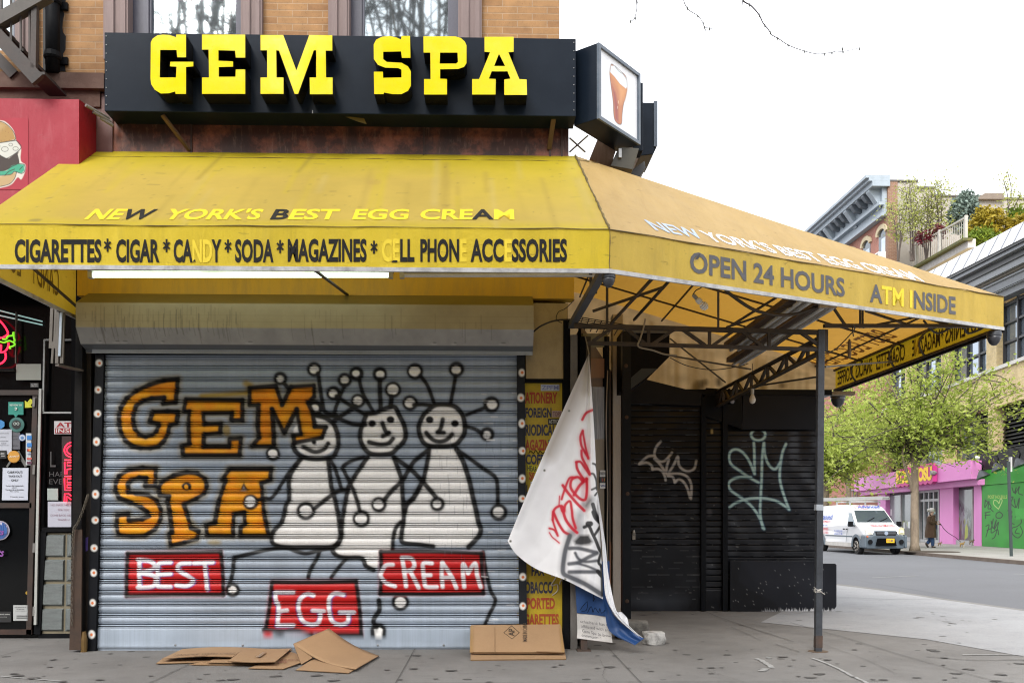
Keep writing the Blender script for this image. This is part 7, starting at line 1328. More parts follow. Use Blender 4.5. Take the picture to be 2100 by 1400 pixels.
xs_ = np.linspace(2014, 2112, 260); ys_ = np.linspace(0, 1, 220); G = np.zeros((220, 260, 3)); PXg = np.repeat(xs_[None], 220, 0); PYg = np.zeros((220, 260))
for j, x in enumerate(xs_):
    t_ = tl(x, .1); a = at(t_, zgm, .12); b = at(t_, SZ+.01, .12)
    pyt, pyb = [HOR-F*(p_.z-CAM.z)/((p_-CAM).dot(_f)) for p_ in (a, b)]; PYg[:, j] = pyt+(pyb-pyt)*ys_; G[:, j] = np.array(a)*(1-ys_)[:, None]+np.array(b)*ys_[:, None]
sheet('lower_boards', G, q.at(PXg, PYg), Mp('green_board_paint', .5, .4, .08), gh)
GM = M('green_paint', GRN, .5, .2, (.05, .2, .02), 3, fine=.06); bnd(SZ, zgm, tg0, tg1, -.2, .1, GM, 'lower_backing', gh); bnd(zgm+.02, zg, tg0, tg1, -.2, .14, GM, 'upper_boards', gh); bnd(SZ, zg-.2, tg1, tg1+.3, -.1, .12, M('grey_flashing', (.3, .31, .32), .5, .3), 'edge_flashing', gh)
zb1 = zf(2050, 922, .05); bf = thing('black_fascia', 'matt black shop fascia above the green hoarding', 'fascia', at(tl(2050), zg)); bnd(zg+.02, zb1, tg0, tg1+.2, -.3, .08, BLKP, 'board', bf)
for px, py, lb in ((2014, 972, 'black swan neck lamp lowest on the left above the green hoarding'), (2045, 957, 'black swan neck lamp in the middle of the black fascia'), (2090, 948, 'black swan neck lamp farthest right on the black fascia')):
    e = fa(px, py, .9); r0 = fa(px-5, py-27, .1); th = thing('swan_neck_lamp', lb, 'lamp', r0, 'lamps over the green hoarding'); m = MB(); m.tube(spl([r0, r0+fnr*.4+Vector((0, 0, .15)), e+Vector((0, 0, .45)), e+Vector((0, 0, .18))], 5), .03, 6); m.build('arm', BLACK, th); m = MB(); m.lathe([(.05, .2), (.1, .15), (.3, -.12), (.31, -.15)], e, 12, axis=(-.3, .3, 1)); m.build('shade', DARKGREY, th, smooth=True, auto=40)
mb = MB(); mb.lathe([(.02, 0), (.09, .05), (.11, .12), (.08, .2)], fa(2005, 943, .85), 10); tag(mb.build('globe_lamp', WHITE), 'small white globe lamp at the pink fascia corner', 'lamp')
# ---- dark brownstones further up the street
bs = thing('brownstone_row', 'dark brownstone house with iron railings behind the trees and the van', 'building', at(tl(1720), SZ)); BST = M('dark_brownstone', (.10, .075, .055), .8, .5, (.04, .03, .025), 1.2); tc, td = tl(1751), tl(1600)
bnd(SZ, 9, tc+.2, td, -8, -.8, BST, 'wall', bs)
for r_ in range(3):
    for c_ in range(6):
        t_ = tc+3+c_*(td-tc-4)/6; z_ = .9+r_*3.1; f = MB()
        f.prism([at(t_-.9, z_, -.79), at(t_+.9, z_, -.79), at(t_+.9, z_, -.72), at(t_-.9, z_, -.72)], (0, 0, .15)); f.prism([at(t_-.9, z_+2.0, -.79), at(t_+.9, z_+2.0, -.79), at(t_+.9, z_+2.0, -.7), at(t_-.9, z_+2.0, -.7)], (0, 0, .25)); w_ = f.build('window', M('tan_stone_trim', (.3, .24, .16), .8, .3), bs); g_ = MB(); g_.prism([at(t_-.75, z_+.15, -.8), at(t_+.75, z_+.15, -.8), at(t_+.75, z_+.15, -.77), at(t_-.75, z_+.15, -.77)], (0, 0, 1.85)); g_.build('pane', DGL, w_)
bnd(SZ, zp0+1, tl(1760), tl(1800), -1.2, -.2, BLKP, 'dark_entry', bs)
rl = thing('stair_railing', 'grey iron stair railing above the ladder of the white van', 'railing', fa(1735, 1022, .4)); mb = MB()
for i in range(12): x = 1716+i*3.8; mb.bar(fa(x, 1022-(x-1716)*.02, .5), fa(x, 1006-(x-1716)*.02, .5), .05)
mb.bar(fa(1714, 1022, .5), fa(1760, 1021, .5), .07); mb.bar(fa(1714, 1006, .5), fa(1760, 1004, .5), .08); mb.bar(fa(1716, 1021, .45), fa(1735, 1003, .45), .08); mb.build('bars', M('grey_iron', (.22, .22, .22), .5, .3), rl)
# ---- red brick house, plaster party wall
dW = 58.0; Xc = od(1822, 700, dW).x; yW = od(1822, 700, dW).y; fx_ = lambda px, py, o=0.0: ox(px, py, Xc-o); gw = lambda px, py, o=0.0: oy(px, py, yW-o)
rb = thing('red_brick_house', 'red brick house with grey bracketed cornice and arched windows', 'building', (Xc, yW, 0)); RBR = Mbrick('red_brick', (.36, .14, .10), (.30, .105, .075), (.34, .22, .18), .24, .09, 'y', .014, .1)
zr1 = fx_(1822, 430).z; yfar = fx_(1640, 520).y+10
mb = MB(); mb.box((Xc, yW+.3, 0), (Xc+16, yfar, zr1)); mb.build('wall', RBR, rb)
mb = MB(); PL = M('stained_grey_plaster', (.36, .33, .30), .85, .5, (.22, .2, .18), .8); zst = [(1822, 1882, 373), (1882, 1918, 387), (1918, 2013, 404), (2013, 2190, 409)]
for a, b, y_ in zst: mb.box((gw(a, 400).x, yW, 0), (gw(b, 400).x-.002, yW+.29, gw(a, y_).z))
mb.build('party_wall', PL, rb); mb = MB()
for a, b, y_ in zst: mb.box((gw(a, 400).x-.05, yW-.08, gw(a, y_).z+.002), (gw(b, 400).x, yW+.4, gw(a, y_).z+.12))
mb.build('coping', M('dark_coping', (.09, .08, .075), .8, .3), rb); mb = MB(); mb.box((Xc-.06, yW-.06, 0), (Xc+.55, yW+.3, gw(1822, 373).z-.01)); mb.build('corner_quoin', Mbrick('brown_brick', (.24, .13, .08), (.2, .1, .07), (.3, .22, .17), .24, .09, 'x', .014, .1), rb)
CO = M('blue_grey_cornice_paint', (.30, .35, .40), .55, .35, (.15, .18, .21), 3)
zc = lambda py: fx_(1800, py).z
for o0, y0, y1 in ((1.5, 380, 386), (1.3, 386, 392), (1.1, 392, 402), (.35, 402, 430), (.55, 430, 436), (.25, 436, 452), (.4, 452, 458)):
    b = MB(); b.box((Xc-o0, yW-.2 if o0 > .8 else yW+.1, zc(y1)+.002), (Xc+.02, yfar, zc(y0))); b.build('cornice', CO, rb)
COD = M('dark_bracket_paint', (.11, .13, .155), .55, .3)
for i in range(26):
    y_ = yW+.4+i*.95; b = MB(); big = i % 4 == 0; b.prism([(Xc-1.05, y_, zc(402)), (Xc-1.05, y_, zc(406)), (Xc-.8, y_, zc(416)), (Xc-.3, y_, zc(420 if not big else 440)), (Xc-.3, y_, zc(402))], (0, .34 if not big else .5, 0)); b.build('bracket', CO if big else COD, rb)
for i in range(9):
    yy_ = fx_(1813, 500).y+.2+i*2.45; f = MB(); zw0, zw1 = zc(545), zc(486); w2 = .58
    arc = [(Xc-.14, yy_+math.cos(a)*(w2+.25), zw1+math.sin(a)*.55) for a in np.linspace(0, math.pi, 9)]+[(Xc-.14, yy_+math.cos(a)*w2, zw1-.08+math.sin(a)*.35) for a in np.linspace(math.pi, 0, 9)]
    f.prism(arc, (.13, 0, 0)); w_ = f.build('window', M('cream_stone_arch', (.50, .42, .28), .8, .3), rb)
    g_ = MB(); g_.prism([(Xc-.012, yy_-w2, zw0), (Xc-.012, yy_+w2, zw0)]+[(Xc-.012, yy_+math.cos(a)*w2, zw1-.1+math.sin(a)*.35) for a in np.linspace(0, math.pi, 7)], (.01, 0, 0)); g_.build('pane', DGL, w_); s_ = MB(); s_.box((Xc-.05, yy_-w2*.8, zw0), (Xc-.015, yy_+w2*.15, zw1-.35)); s_.build('blind', M('pale_blue_blind', (.5, .58, .66), .5, .2), w_)
ac = thing('air_conditioner', 'window air conditioner on the red brick house', 'air conditioner', fx_(1812, 535)); b = MB(); a = fx_(1812, 530); b.box((Xc-.55, a.y-.5, a.z-.35), (Xc-.02, a.y+.5, a.z+.3)); b.build('case', WHITE, ac, bevel=.03); b = MB(); b.box((Xc-.57, a.y-.4, a.z-.25), (Xc-.552, a.y+.4, a.z+.2)); b.build('grille', DARKGREY, ac)
b = MB(); b.prism([gw(2000, 408, .3), gw(2062, 408, .3), gw(2057, 396, .3), gw(2020, 396, .3)], (0, 1.5, 0)); tag(b.build('roof_hut', M('brown_timber_hut', (.2, .16, .13), .8, .4, sc=(1, 1, 8))), 'small brown roof hut on top of the plaster wall', 'hut')
# ---- planted roof terrace
tr_ = thing('terrace_railing', 'pale metal terrace railing with upright bars on a white steel beam', 'railing', fa(1930, 510, -1.5)); oT = -1.5
mb = MB(); mb.prism([fa(1860, 576, oT), fa(1985, 508, oT), fa(1985, 490, oT), fa(1860, 560, oT)], -fnr*.4); mb.build('steel_beam', M('flaking_white_beam', (.46, .45, .44), .7, .5, (.2, .15, .12), 4), tr_); mb = MB(); mb.bar(fa(1860, 560, oT+.05), fa(1985, 490, oT+.05), .5, .14); mb.build('mossy_edge', M('mossy_ledge', (.07, .075, .03), .9, .6, (.2, .18, .03), 6), tr_)
mb = MB(); RLM = M('pale_rail_metal', (.40, .385, .35), .5, .3); rt = lambda x: np.interp(x, (1833, 1878, 1926, 1950, 1984), (548, 504, 476, 463, 444)); rbm = lambda x: np.interp(x, (1833, 1860, 1985), (570, 560, 490))
x = 1835.0
while x < 1984: mb.bar(fa(x, rbm(x), oT), fa(x, rt(x), oT), .026, .026); x += 4.4
mb.build('bars', RLM, tr_); mb = MB(); xs_ = [1833, 1878, 1926, 1950, 1984]
for a, b in zip(xs_[:-1], xs_[1:]): mb.bar(fa(a, rt(a), oT), fa(b, rt(b), oT), .09, .09)
mb.build('handrail', RLM, tr_)
for x in (1879, 1926.5, 1981): m = MB(); m.bar(fa(x, rbm(x), oT+.05), fa(x, rt(x)-4, oT+.05), .13, .13); m.build('rail_post', RLM, tr_)

# =================================================================== plants
def Mleaf(name, c1, c2, tr=.35):
    t = NT(name); oi = t.n('TexNoise'); oi.inputs['Scale'].default_value = 1.7; t.l(t.coord(), oi.inputs[0]); n2 = t.n('TexNoise'); n2.inputs['Scale'].default_value = 23; t.l(t.coord(), n2.inputs[0])
    ad = t.n('Math', operation='ADD'); t.l(oi.outputs[0], ad.inputs[0]); t.l(n2.outputs[0], ad.inputs[1]); mr = t.n('MapRange'); mr.inputs[1].default_value = .75; mr.inputs[2].default_value = 1.25; t.l(ad.outputs[0], mr.inputs[0])
    a = t.mix(mr.outputs[0], c1, c2); t.set(a, .55, 0, .3); s_ = t.n('BsdfTranslucent'); t.l(a, s_.inputs[0]); ms = t.n('MixShader'); ms.inputs[0].default_value = tr; t.l(t.b.outputs[0], ms.inputs[1]); t.l(s_.outputs[0], ms.inputs[2]); t.l(ms.outputs[0], t.t.nodes['Material Output'].inputs[0]); return t.m
BARK = M('grey_brown_bark', (.24, .19, .14), .9, .6, (.06, .045, .035), 5, (1, 1, .4), .3, .6, 14); TWIG = M('dark_twig', (.06, .048, .04), .8, .3); PBARK = M('dark_purple_twig', (.045, .035, .045), .7, .2)
LEAF = Mleaf('spring_leaf', (.24, .33, .04), (.48, .54, .14), .5); LEAF2 = Mleaf('pale_spring_leaf', (.26, .30, .07), (.42, .44, .14))
def leaves(centers, rad, n, size, rng, squash=.8, shape=.45):
    mb = MB()
    for c in centers:
        for _ in range(n):
            d = Vector((rng.gauss(0, 1), rng.gauss(0, 1), rng.gauss(0, 1)*squash))*rad*.5; p = Vector(c)+d; s_ = size*rng.uniform(.6, 1.4)
            a = Vector((rng.gauss(0, 1), rng.gauss(0, 1), rng.gauss(0, .7))).normalized(); b = a.cross(Vector((rng.gauss(0, 1), rng.gauss(0, 1), rng.gauss(0, 1)))).normalized()
            mb.quad(p-a*s_, p+b*s_*shape, p+a*s_, p-b*s_*shape)
    return mb
def tree(name, label, base, forkz, ctr, rad, r0, nl, ntw, leafn, leafs, lmat, seed, clus=.42, lean=(0, 0, 0), bark=None, cat='tree', group=None, sub=4, rmin=.0):
    rng = random.Random(seed); base = Vector(base); ctr = Vector(ctr); fork = Vector((base.x+lean[0], base.y+lean[1], forkz)); th = thing(name, label, cat, base, group)
    mb = MB(); P = spl([base, base.lerp(fork, .35)+Vector((rng.uniform(-.05, .05), 0, 0)), base.lerp(fork, .7), fork], 4); mb.tube(P, [r0*(1.45 if i == 0 else 1.08-.25*i/len(P)) for i in range(len(P))], 10); br = MB(); tips = []
    for i in range(nl):
        while True:
            d = Vector((rng.uniform(-1, 1), rng.uniform(-1, 1), rng.uniform(-.55, 1)))
            if .55 < d.length < 1: break
        tgt = ctr+Vector((d.x*rad[0], d.y*rad[1], d.z*rad[2])); mid = fork.lerp(tgt, .5)+Vector((rng.uniform(-.3, .3), rng.uniform(-.3, .3), rng.uniform(.0, .5)))*rad[2]*.25
        st = fork-Vector((0, 0, rng.uniform(0, .12)*(forkz-base.z))); limb = spl([st, st.lerp(mid, .5)+Vector((0, 0, .06*rad[2])), mid, tgt], 4); rr = r0*rng.uniform(.3, .5)
        (mb if i < 5 else br).tube(limb, [max(rmin, rr*(1-.85*k/len(limb))) for k in range(len(limb))], 6); tips += limb[-3:]
        for j in range(sub):
            k = rng.randrange(3, len(limb)); a = Vector(limb[k]); e = a+Vector((rng.gauss(0, 1)*rad[0], rng.gauss(0, 1)*rad[1], rng.gauss(.25, .8)*rad[2]))*.33
            v = e-ctr
            s2 = spl([a, a.lerp(e, .5)+Vector((0, 0, .08*rad[2])), e], 3); br.tube(s2, [max(rmin*.7, rr*.4*(1-.8*q_/len(s2))) for q_ in range(len(s2))], 5); tips += [Vector(p) for p in s2[2:]]
            for _ in range(ntw):
                a2 = Vector(s2[rng.randrange(1, len(s2))]); e2 = a2+Vector((rng.gauss(0, 1), rng.gauss(0, 1), rng.gauss(.2, .8)))*rad[2]*.16; br.tube([a2, a2.lerp(e2, .55)+Vector((0, 0, .03)), e2], [max(rmin*.5, rr*.12), max(rmin*.4, rr*.08), max(rmin*.3, rr*.04)], 4); tips += [e2, a2.lerp(e2, .5)]
    mb.build('trunk', bark or BARK, th, smooth=True); br.build('branches', TWIG, th)
    if leafn: leaves(tips, clus, leafn, leafs, rng).build('crown', lmat, th)
    return th
tb_ = oz(1876, 1129, SZ); sc_ = (tb_-CAM).dot(_f)/F
c_ = od(1888, 846, (tb_-CAM).dot(_f)); tree('street_tree', 'slender street tree with fresh green leaves in front of the pink shop', tb_, od(1880, 930, (tb_-CAM).dot(_f)).z, c_, (190*sc_, 150*sc_, 132*sc_), .155, 32, 3, 8, .08, LEAF, 11, .42, sub=5)
g_ = MB(); dT = (tb_-CAM).dot(_f); g_.tube(spl([od(1872, 1010, dT), od(1868, 990, dT-.1), od(1862, 968, dT-.2), od(1856, 940, dT-.2), od(1856, 915, dT), od(1848, 895, dT)], 4), [.06, .055, .05, .05, .045, .04]*4+[.04]*2, 7) if False else None
lm = MB(); pts_ = spl([od(1871, 1008, dT), od(1866, 985, dT-.15), od(1857, 960, dT-.2), od(1851, 930, dT-.1), od(1856, 905, dT), od(1845, 880, dT+.2)], 4); lm.tube(pts_, [.07-.04*i/len(pts_) for i in range(len(pts_))], 7); lm.build('low_limb', BARK, bpy.data.objects['street_tree'], smooth=True)
b2 = od(1694, 1092, 47); tree('street_tree', 'leafy street tree behind the white van and the awning post', (b2.x, b2.y, SZ), od(1694, 985, 47).z, od(1700, 890, 47), (3.0, 2.6, 3.0), .17, 18, 2, 7, .12, LEAF, 13, .6, sub=5)
b3 = od(1740, 1090, 56); tree('street_tree', 'third street tree further back between the yellow building and the brownstone', (b3.x, b3.y, SZ), od(1740, 985, 56).z, od(1735, 880, 56), (3.0, 2.6, 3.6), .16, 16, 2, 7, .13, LEAF, 17, .65)
# roof plants
dR = 53.0; rp = lambda px, py, d=0: od(px, py, dR+d)
def shrub(name, label, px, py0, py1, wpx, n, size, mat, seed, d=0, top=.35, trunk=True):
    rng = random.Random(seed); th = thing(name, label, 'shrub', rp(px, py1, d)); k = (dR+d)/F; cs = []
    for _ in range(n):
        while True:
            v = Vector((rng.uniform(-1, 1), rng.uniform(-1, 1), rng.uniform(-1, 1)))
            if v.length < 1: break
        w_ = 1-(1-top)*max(0, (v.z+.2)); v = v*(.55+.45*rng.random()) if rng.random() < .3 else v.normalized()*rng.uniform(.75, 1.0); c = rp(px, (py0+py1)/2, d)+Vector((v.x*wpx*.5*k*w_, v.y*wpx*.4*k, v.z*(py1-py0)*.5*k)); cs.append(c)
    leaves(cs, .22, 7, size, rng, 1.0).build('foliage', mat, th)
    if trunk: m = MB(); m.tube([rp(px, py1+6, d), rp(px, (py0+py1)/2, d)], .08, 6); m.build('stem', TWIG, th)
GOLD = Mleaf('golden_conifer_leaf', (.15, .12, .012), (.40, .31, .03), .2); BLUEG = Mleaf('blue_green_conifer_leaf', (.11, .16, .14), (.26, .33, .29), .15); MIDG = Mleaf('mid_green_leaf', (.09, .15, .02), (.22, .29, .03)); MARO = Mleaf('maroon_leaf', (.05, .008, .012), (.16, .02, .035), .2); LIME = Mleaf('lime_leaf', (.28, .32, .05), (.46, .48, .13))
shrub('golden_conifer', 'rounded golden conifer bush on the roof terrace', 2028, 426, 500, 82, 420, .12, GOLD, 21, 0, .85); shrub('blue_conifer', 'blue green conical conifer on the roof terrace behind the railing', 1980, 392, 480, 64, 420, .13, BLUEG, 22, 2, .45); shrub('blue_conifer', 'smaller blue green conifer left of the conical one', 1966, 405, 470, 40, 200, .13, BLUEG, 29, 2.5, .6); shrub('green_bush', 'bright green bush at the right edge of the roof terrace', 2090, 428, 470, 56, 220, .12, MIDG, 23, 1, .8); shrub('gold_bush', 'low yellow green bush right of the golden conifer', 2092, 446, 478, 50, 160, .12, GOLD, 24, -.5, .9); shrub('juniper', 'spreading green juniper under the golden conifer by the eaves', 2012, 470, 506, 70, 170, .11, MIDG, 25, -1.2, .9); shrub('maroon_shrub', 'maroon leaved shrub behind the terrace railing', 1893, 476, 500, 34, 40, .09, MARO, 26, 1.2, .9); shrub('maroon_shrub', 'second maroon leaved shrub further right behind the terrace railing', 1925, 462, 486, 34, 40, .09, MARO, 27, 1.4, .9)
for i, (px, w_, t_, lb) in enumerate(((1842, 30, 382, 'multi stemmed yellow green birch at the corner of the red brick house'), (1868, 34, 374, 'second yellow green birch in front of the plaster wall'), (1902, 34, 392, 'third yellow green birch on the terrace with open crown'), (1932, 30, 352, 'tallest yellow green birch with sparse tips against the sky'))):
    th = thing('terrace_birch', lb, 'tree', rp(px, 530, 2), 'young birches on the roof terrace'); rng = random.Random(40+i); mb = MB(); cs = []; k = (dR+2)/F
    for j in range(4):
        e = rp(px+rng.uniform(-.7, .9)*w_*.8, t_+rng.uniform(0, 60), 2+rng.uniform(-1, 1)); s_ = rp(px+rng.uniform(-4, 8), 535, 2); P = spl([s_, s_.lerp(e, .5)+Vector((rng.uniform(-.15, .15), 0, 0)), e], 5); mb.tube(P, [.055-.045*q_/len(P) for q_ in range(len(P))], 5)
        for q_ in range(4, len(P)):
            for _ in range(3): e2 = Vector(P[q_])+Vector((rng.gauss(0, .45), rng.gauss(0, .4), rng.uniform(.1, .6))); mb.tube([P[q_], e2], [.014, .006], 4); cs += [e2, Vector(P[q_]).lerp(e2, .6)]
    mb.build('stems', M('slim_grey_stem', (.10, .08, .07), .8, .3), th); leaves(cs, .42, 6, .075, rng, 1).build('crown', LEAF2, th)
th = thing('terrace_sapling', 'thin pale green sapling at the right of the terrace above the bushes', 'tree', rp(2070, 440, 1)); rng = random.Random(77); mb = MB(); cs = []
for P in ([(2068, 445), (2066, 400), (2058, 370)], [(2068, 430), (2074, 390), (2066, 352)], [(2072, 440), (2085, 415), (2093, 398)]):
    Q = spl([rp(x, y, 1) for x, y in P], 5); mb.tube(Q, .025, 5); cs += [Vector(p)+Vector((rng.gauss(0, .15), 0, 0)) for p in Q[2:] for _ in range(3)]
mb.build('stems', TWIG, th); leaves(cs, .4, 5, .08, rng, 1).build('crown', LEAF2, th)

# =================================================================== white van
vf = oz(1760, 1136, RZ); dV = (vf-CAM).dot(_f); s_ = dV/F; vl = oz(1758, 1136, RZ); vx0 = od(1757.5, 1100, dV).x; vx1 = od(1843, 1100, dV).x; VX = (vx0+vx1)/2; HW = (vx1-vx0)/2; VY = od(1800, 1136, dV).y-.75
van = thing('van', 'parked white tradesman van with grey bumper and a ladder on its roof', 'van', (VX, VY, RZ)); vw = lambda x, y, z: Vector((VX+x, VY+y, RZ+z))
WV = M('white_van_paint', (.76, .77, .79), .22, .1, (.6, .6, .6), 2, fine=.02, spec=.6); GV = M('grey_van_plastic', (.085, .11, .135), .5, .2, None, 4); TYRE = M('tyre_rubber', (.012, .012, .012), .8, .1); VG = Mglass('van_window_glass', (.16, .20, .23), .65, .03)
hw = lambda z: HW*(1 if z < 1.05 else 1-(z-1.05)*.24); prof = [(.10, .28), (.06, .62), (.10, .86), (.22, .98), (.92, 1.18), (1.02, 1.22), (1.62, 1.72), (1.78, 1.84), (2.1, 1.93), (2.9, 1.96), (5.3, 1.94), (5.42, 1.80), (5.5, 1.0), (5.48, .30)]
mb = MB(); n_ = len(prof); L_ = [vw(-hw(z)*(1-.16*max(0, (.4-y)/.4)), y, z) for y, z in prof]; R_ = [vw(hw(z)*(1-.16*max(0, (.4-y)/.4)), y, z) for y, z in prof]; mb.v = [tuple(p) for p in L_+R_]
mb.f = [tuple(range(n_)), tuple(range(2*n_-1, n_-1, -1))]+[(i, (i+1) % n_, n_+(i+1) % n_, n_+i) for i in range(n_)]; mb.m = [0]*len(mb.f); body = mb.build('body', WV, van, bevel=.05)
def vq(name, P, m, par=None, th=.02, nrm=(0, -1, 0)):
    b = MB(); b.prism([vw(*p) for p in P], Vector(nrm)*th); return b.build(name, m, par or van)
wsn = Vector((0, -.64, .77)); wy = lambda z: 1.02+(z-1.22)*1.2
vq('windscreen', [(-hw(1.24)*.9, wy(1.24)-.01, 1.25), (hw(1.24)*.9, wy(1.24)-.01, 1.25), (hw(1.70)*.88, wy(1.70)-.01, 1.71), (-hw(1.70)*.88, wy(1.70)-.01, 1.71)], VG, None, .015, wsn)
mb = MB(); mb.bar(vw(-.3, wy(1.26)-.05, 1.28), vw(.05, wy(1.42)-.06, 1.43), .02); mb.bar(vw(.2, wy(1.26)-.05, 1.28), vw(.55, wy(1.40)-.06, 1.41), .02); mb.build('wipers', BLACK, van)
sx = lambda z: -hw(z)-.004
vq('side_window', [(sx(1.1), .98, 1.10), (sx(1.1), 1.75, 1.12), (sx(1.6), 1.78, 1.62), (sx(1.6), 1.58, 1.62), (sx(1.2), 1.08, 1.24)], VG, None, .012, (-1, 0, 0)); vq('side_window', [(-sx(1.1), .98, 1.10), (-sx(1.1), 1.75, 1.12), (-sx(1.6), 1.78, 1.62), (-sx(1.6), 1.58, 1.62), (-sx(1.2), 1.08, 1.24)], VG, None, .012, (1, 0, 0))
vq('door_seam', [(sx(.5), 1.86, .4), (sx(.5), 1.89, .4), (sx(1.7), 1.89, 1.75), (sx(1.7), 1.86, 1.75)], GV, None, .004, (-1, 0, 0))
for sg in (-1, 1):
    m = MB(); m.box(vw(sg*(HW+.06), .98, 1.08), vw(sg*(HW+.24), 1.1, 1.28)); m.bar(vw(sg*(HW-.03), 1.08, 1.1), vw(sg*(HW+.1), 1.05, 1.14), .05); m.build('mirror', BLACK, van, bevel=.02)
    hl = vq('headlight', [(sg*HW*.62, .045, .80), (sg*HW*.90, .10, .78), (sg*HW*.93, .18, 1.02), (sg*HW*.80, .14, 1.06), (sg*HW*.64, .10, 1.0)], M('cloudy_headlight', (.50, .49, .42), .2, .2) if sg < 0 else M('yellowed_headlight', (.46, .44, .28), .3, .2), None, .05)
    vq('lamp_insert', [(sg*HW*.68, .03, .86), (sg*HW*.84, .05, .86), (sg*HW*.84, .08, .94), (sg*HW*.68, .06, .94)], M('chrome_lamp', (.7, .7, .7), .15, 0, metal=.8), hl, .03)
    for wy_ in (.82, 4.62):
        m = MB(); m.lathe([(.2, -.1), (.30, -.1), (.325, -.06), (.325, .08), (.3, .1), (.2, .1)], vw(sg*(HW-.10), wy_, .325), 24, axis=(1, 0, 0)); w_ = m.build('wheel', TYRE, van, smooth=True, auto=35); m = MB(); m.lathe([(.06, .0), (.2, .0), (.21, .03)][::-1] if False else [(.205, .0), (.2, .03), (.08, .02), (.05, .04)], vw(sg*(HW-.0), wy_, .325), 18, axis=(sg, 0, 0)); hub = m.build('hub_cap', M('dirty_silver_hub', (.3, .27, .24), .5, .5, (.06, .04, .03), 12), w_)
        m = MB()
        for k in range(7): a = k*math.tau/7; m.bar(vw(sg*(HW+.035), wy_+.07*math.cos(a), .325+.07*math.sin(a)), vw(sg*(HW+.035), wy_+.185*math.cos(a), .325+.185*math.sin(a)), .05, .012, up=(1, 0, 0))
        m.build('hub_slots', BLACK, w_)
        m = MB(); arc = [(wy_+math.cos(a)*.46, .33+math.sin(a)*.46) for a in np.linspace(-.1, math.pi+.1, 15)]; arc2 = [(wy_+math.cos(a)*.35, .33+math.sin(a)*.35) for a in np.linspace(math.pi+.1, -.1, 15)]; m.prism([vw(sg*(HW+.002), y, z) for y, z in arc+arc2], (sg*.03, 0, 0)); m.build('wheel_arch', GV, van); m = MB(); m.prism([vw(sg*(HW+.001), y, z) for y, z in arc2], (sg*.004, 0, 0)); m.build('arch_void', NEARBLACK, van)
mb = MB(); mb.prism([vw(-HW*.9, .1, .24), vw(-HW*.96, .02, .5), vw(-HW*.97, .05, .72), vw(-HW*.6, .0, .76), vw(-HW*.5, .02, .93), vw(HW*.5, .02, .93), vw(HW*.6, .0, .76), vw(HW*.97, .05, .72), vw(HW*.96, .02, .5), vw(HW*.9, .1, .24)], (0, .3, 0)); mb.build('bumper', GV, van, bevel=.03)
for sg in (-1, 1): m = MB(); m.box(vw(sg*HW*.9, .0, .26), vw(sg*(HW+.015), .42, .76)); m.build('bumper_end', GV, van, bevel=.05)
gr = vq('grille', [(-HW*.47, .005, .74), (HW*.47, .005, .74), (HW*.52, .01, .90), (-HW*.52, .01, .90)], BLACK, None, .02); mb = MB()
for z in (.78, .83, .88): mb.bar(vw(-HW*.46, -.018, z), vw(HW*.46, -.018, z), .012)
mb.build('grille_bars', M('satin_grey_bar', (.16, .17, .19), .3, .1), gr); m = MB(); m.lathe([(.075, 0), (.07, .012)], vw(0, -.02, .83), 16, axis=(0, -1, 0)); m.build('oval_badge', M('blue_grey_oval_badge', (.25, .3, .38), .3, .1), gr)
vq('lower_intake', [(-HW*.5, .0, .36), (HW*.5, .0, .36), (HW*.42, .0, .64), (-HW*.42, .0, .64)], NEARBLACK, None, .012)
for sg in (-1, 1): m = MB(); m.lathe([(.09, 0), (.09, .015), (.05, .016)], vw(sg*HW*.74, .02, .50), 14, axis=(0, -1, 0)); m.build('fog_lamp', BLACK, van)
vq('side_marker', [(-HW*.97, .08, .68), (-HW*.86, .0, .68), (-HW*.86, .0, .73), (-HW*.97, .08, .73)], M('orange_marker', (.6, .12, .02), .3, 0), None, .03)
pl2 = vq('number_plate', [(.0, -.01, .47), (.31, -.01, .47), (.31, -.01, .63), (.0, -.01, .63)], M('yellow_plate', (.75, .42, .01), .4, .1), None, .02); m = MB(); put_text(m, 'S12-MK', bil(vw(.04, -.034, .51), vw(.27, -.034, .51), vw(.27, -.034, .59), vw(.04, -.034, .59)), .02); m.build('lettering', M('navy_plate_ink', (.02, .03, .12), .5, 0, fine=0), pl2)
vq('bump_strip', [(sx(.7), 1.2, .66), (sx(.7), 4.1, .66), (sx(.7), 4.1, .72), (sx(.7), 1.2, .72)], GV, None, .02, (-1, 0, 0)); vq('sill', [(sx(.4), 1.25, .28), (sx(.4), 4.1, .28), (sx(.4), 4.1, .44), (sx(.4), 1.25, .44)], M('dirty_white_sill', (.48, .46, .43), .5, .4), None, .015, (-1, 0, 0))
for y in (1.7, 2.0): m = MB(); m.box(vw(-HW-.03, y, .95), vw(-HW+.0, y+.14, 1.0)); m.build('door_handle', BLACK, van)
VB_, VR_ = M('blue_van_lettering', (.02, .07, .38), .5, 0, fine=0), M('red_van_lettering', (.55, .03, .05), .5, 0, fine=0)
def vside(tx, y0, y1, z0, z1, m, sh=0): b = MB(); put_text(b, tx, bil(vw(-hw(z0)-.012, y0, z0), vw(-hw(z0)-.012, y1, z0), vw(-hw(z1)-.012, y1, z1), vw(-hw(z1)-.012, y0, z1)), .02, shear=sh); b.build('lettering', m, van)
ysd = lambda px: ox(px, 1060, VX-HW).y-VY; y4, y6 = ysd(1704), ysd(1686); yA = y4+(y6-y4)*1.75
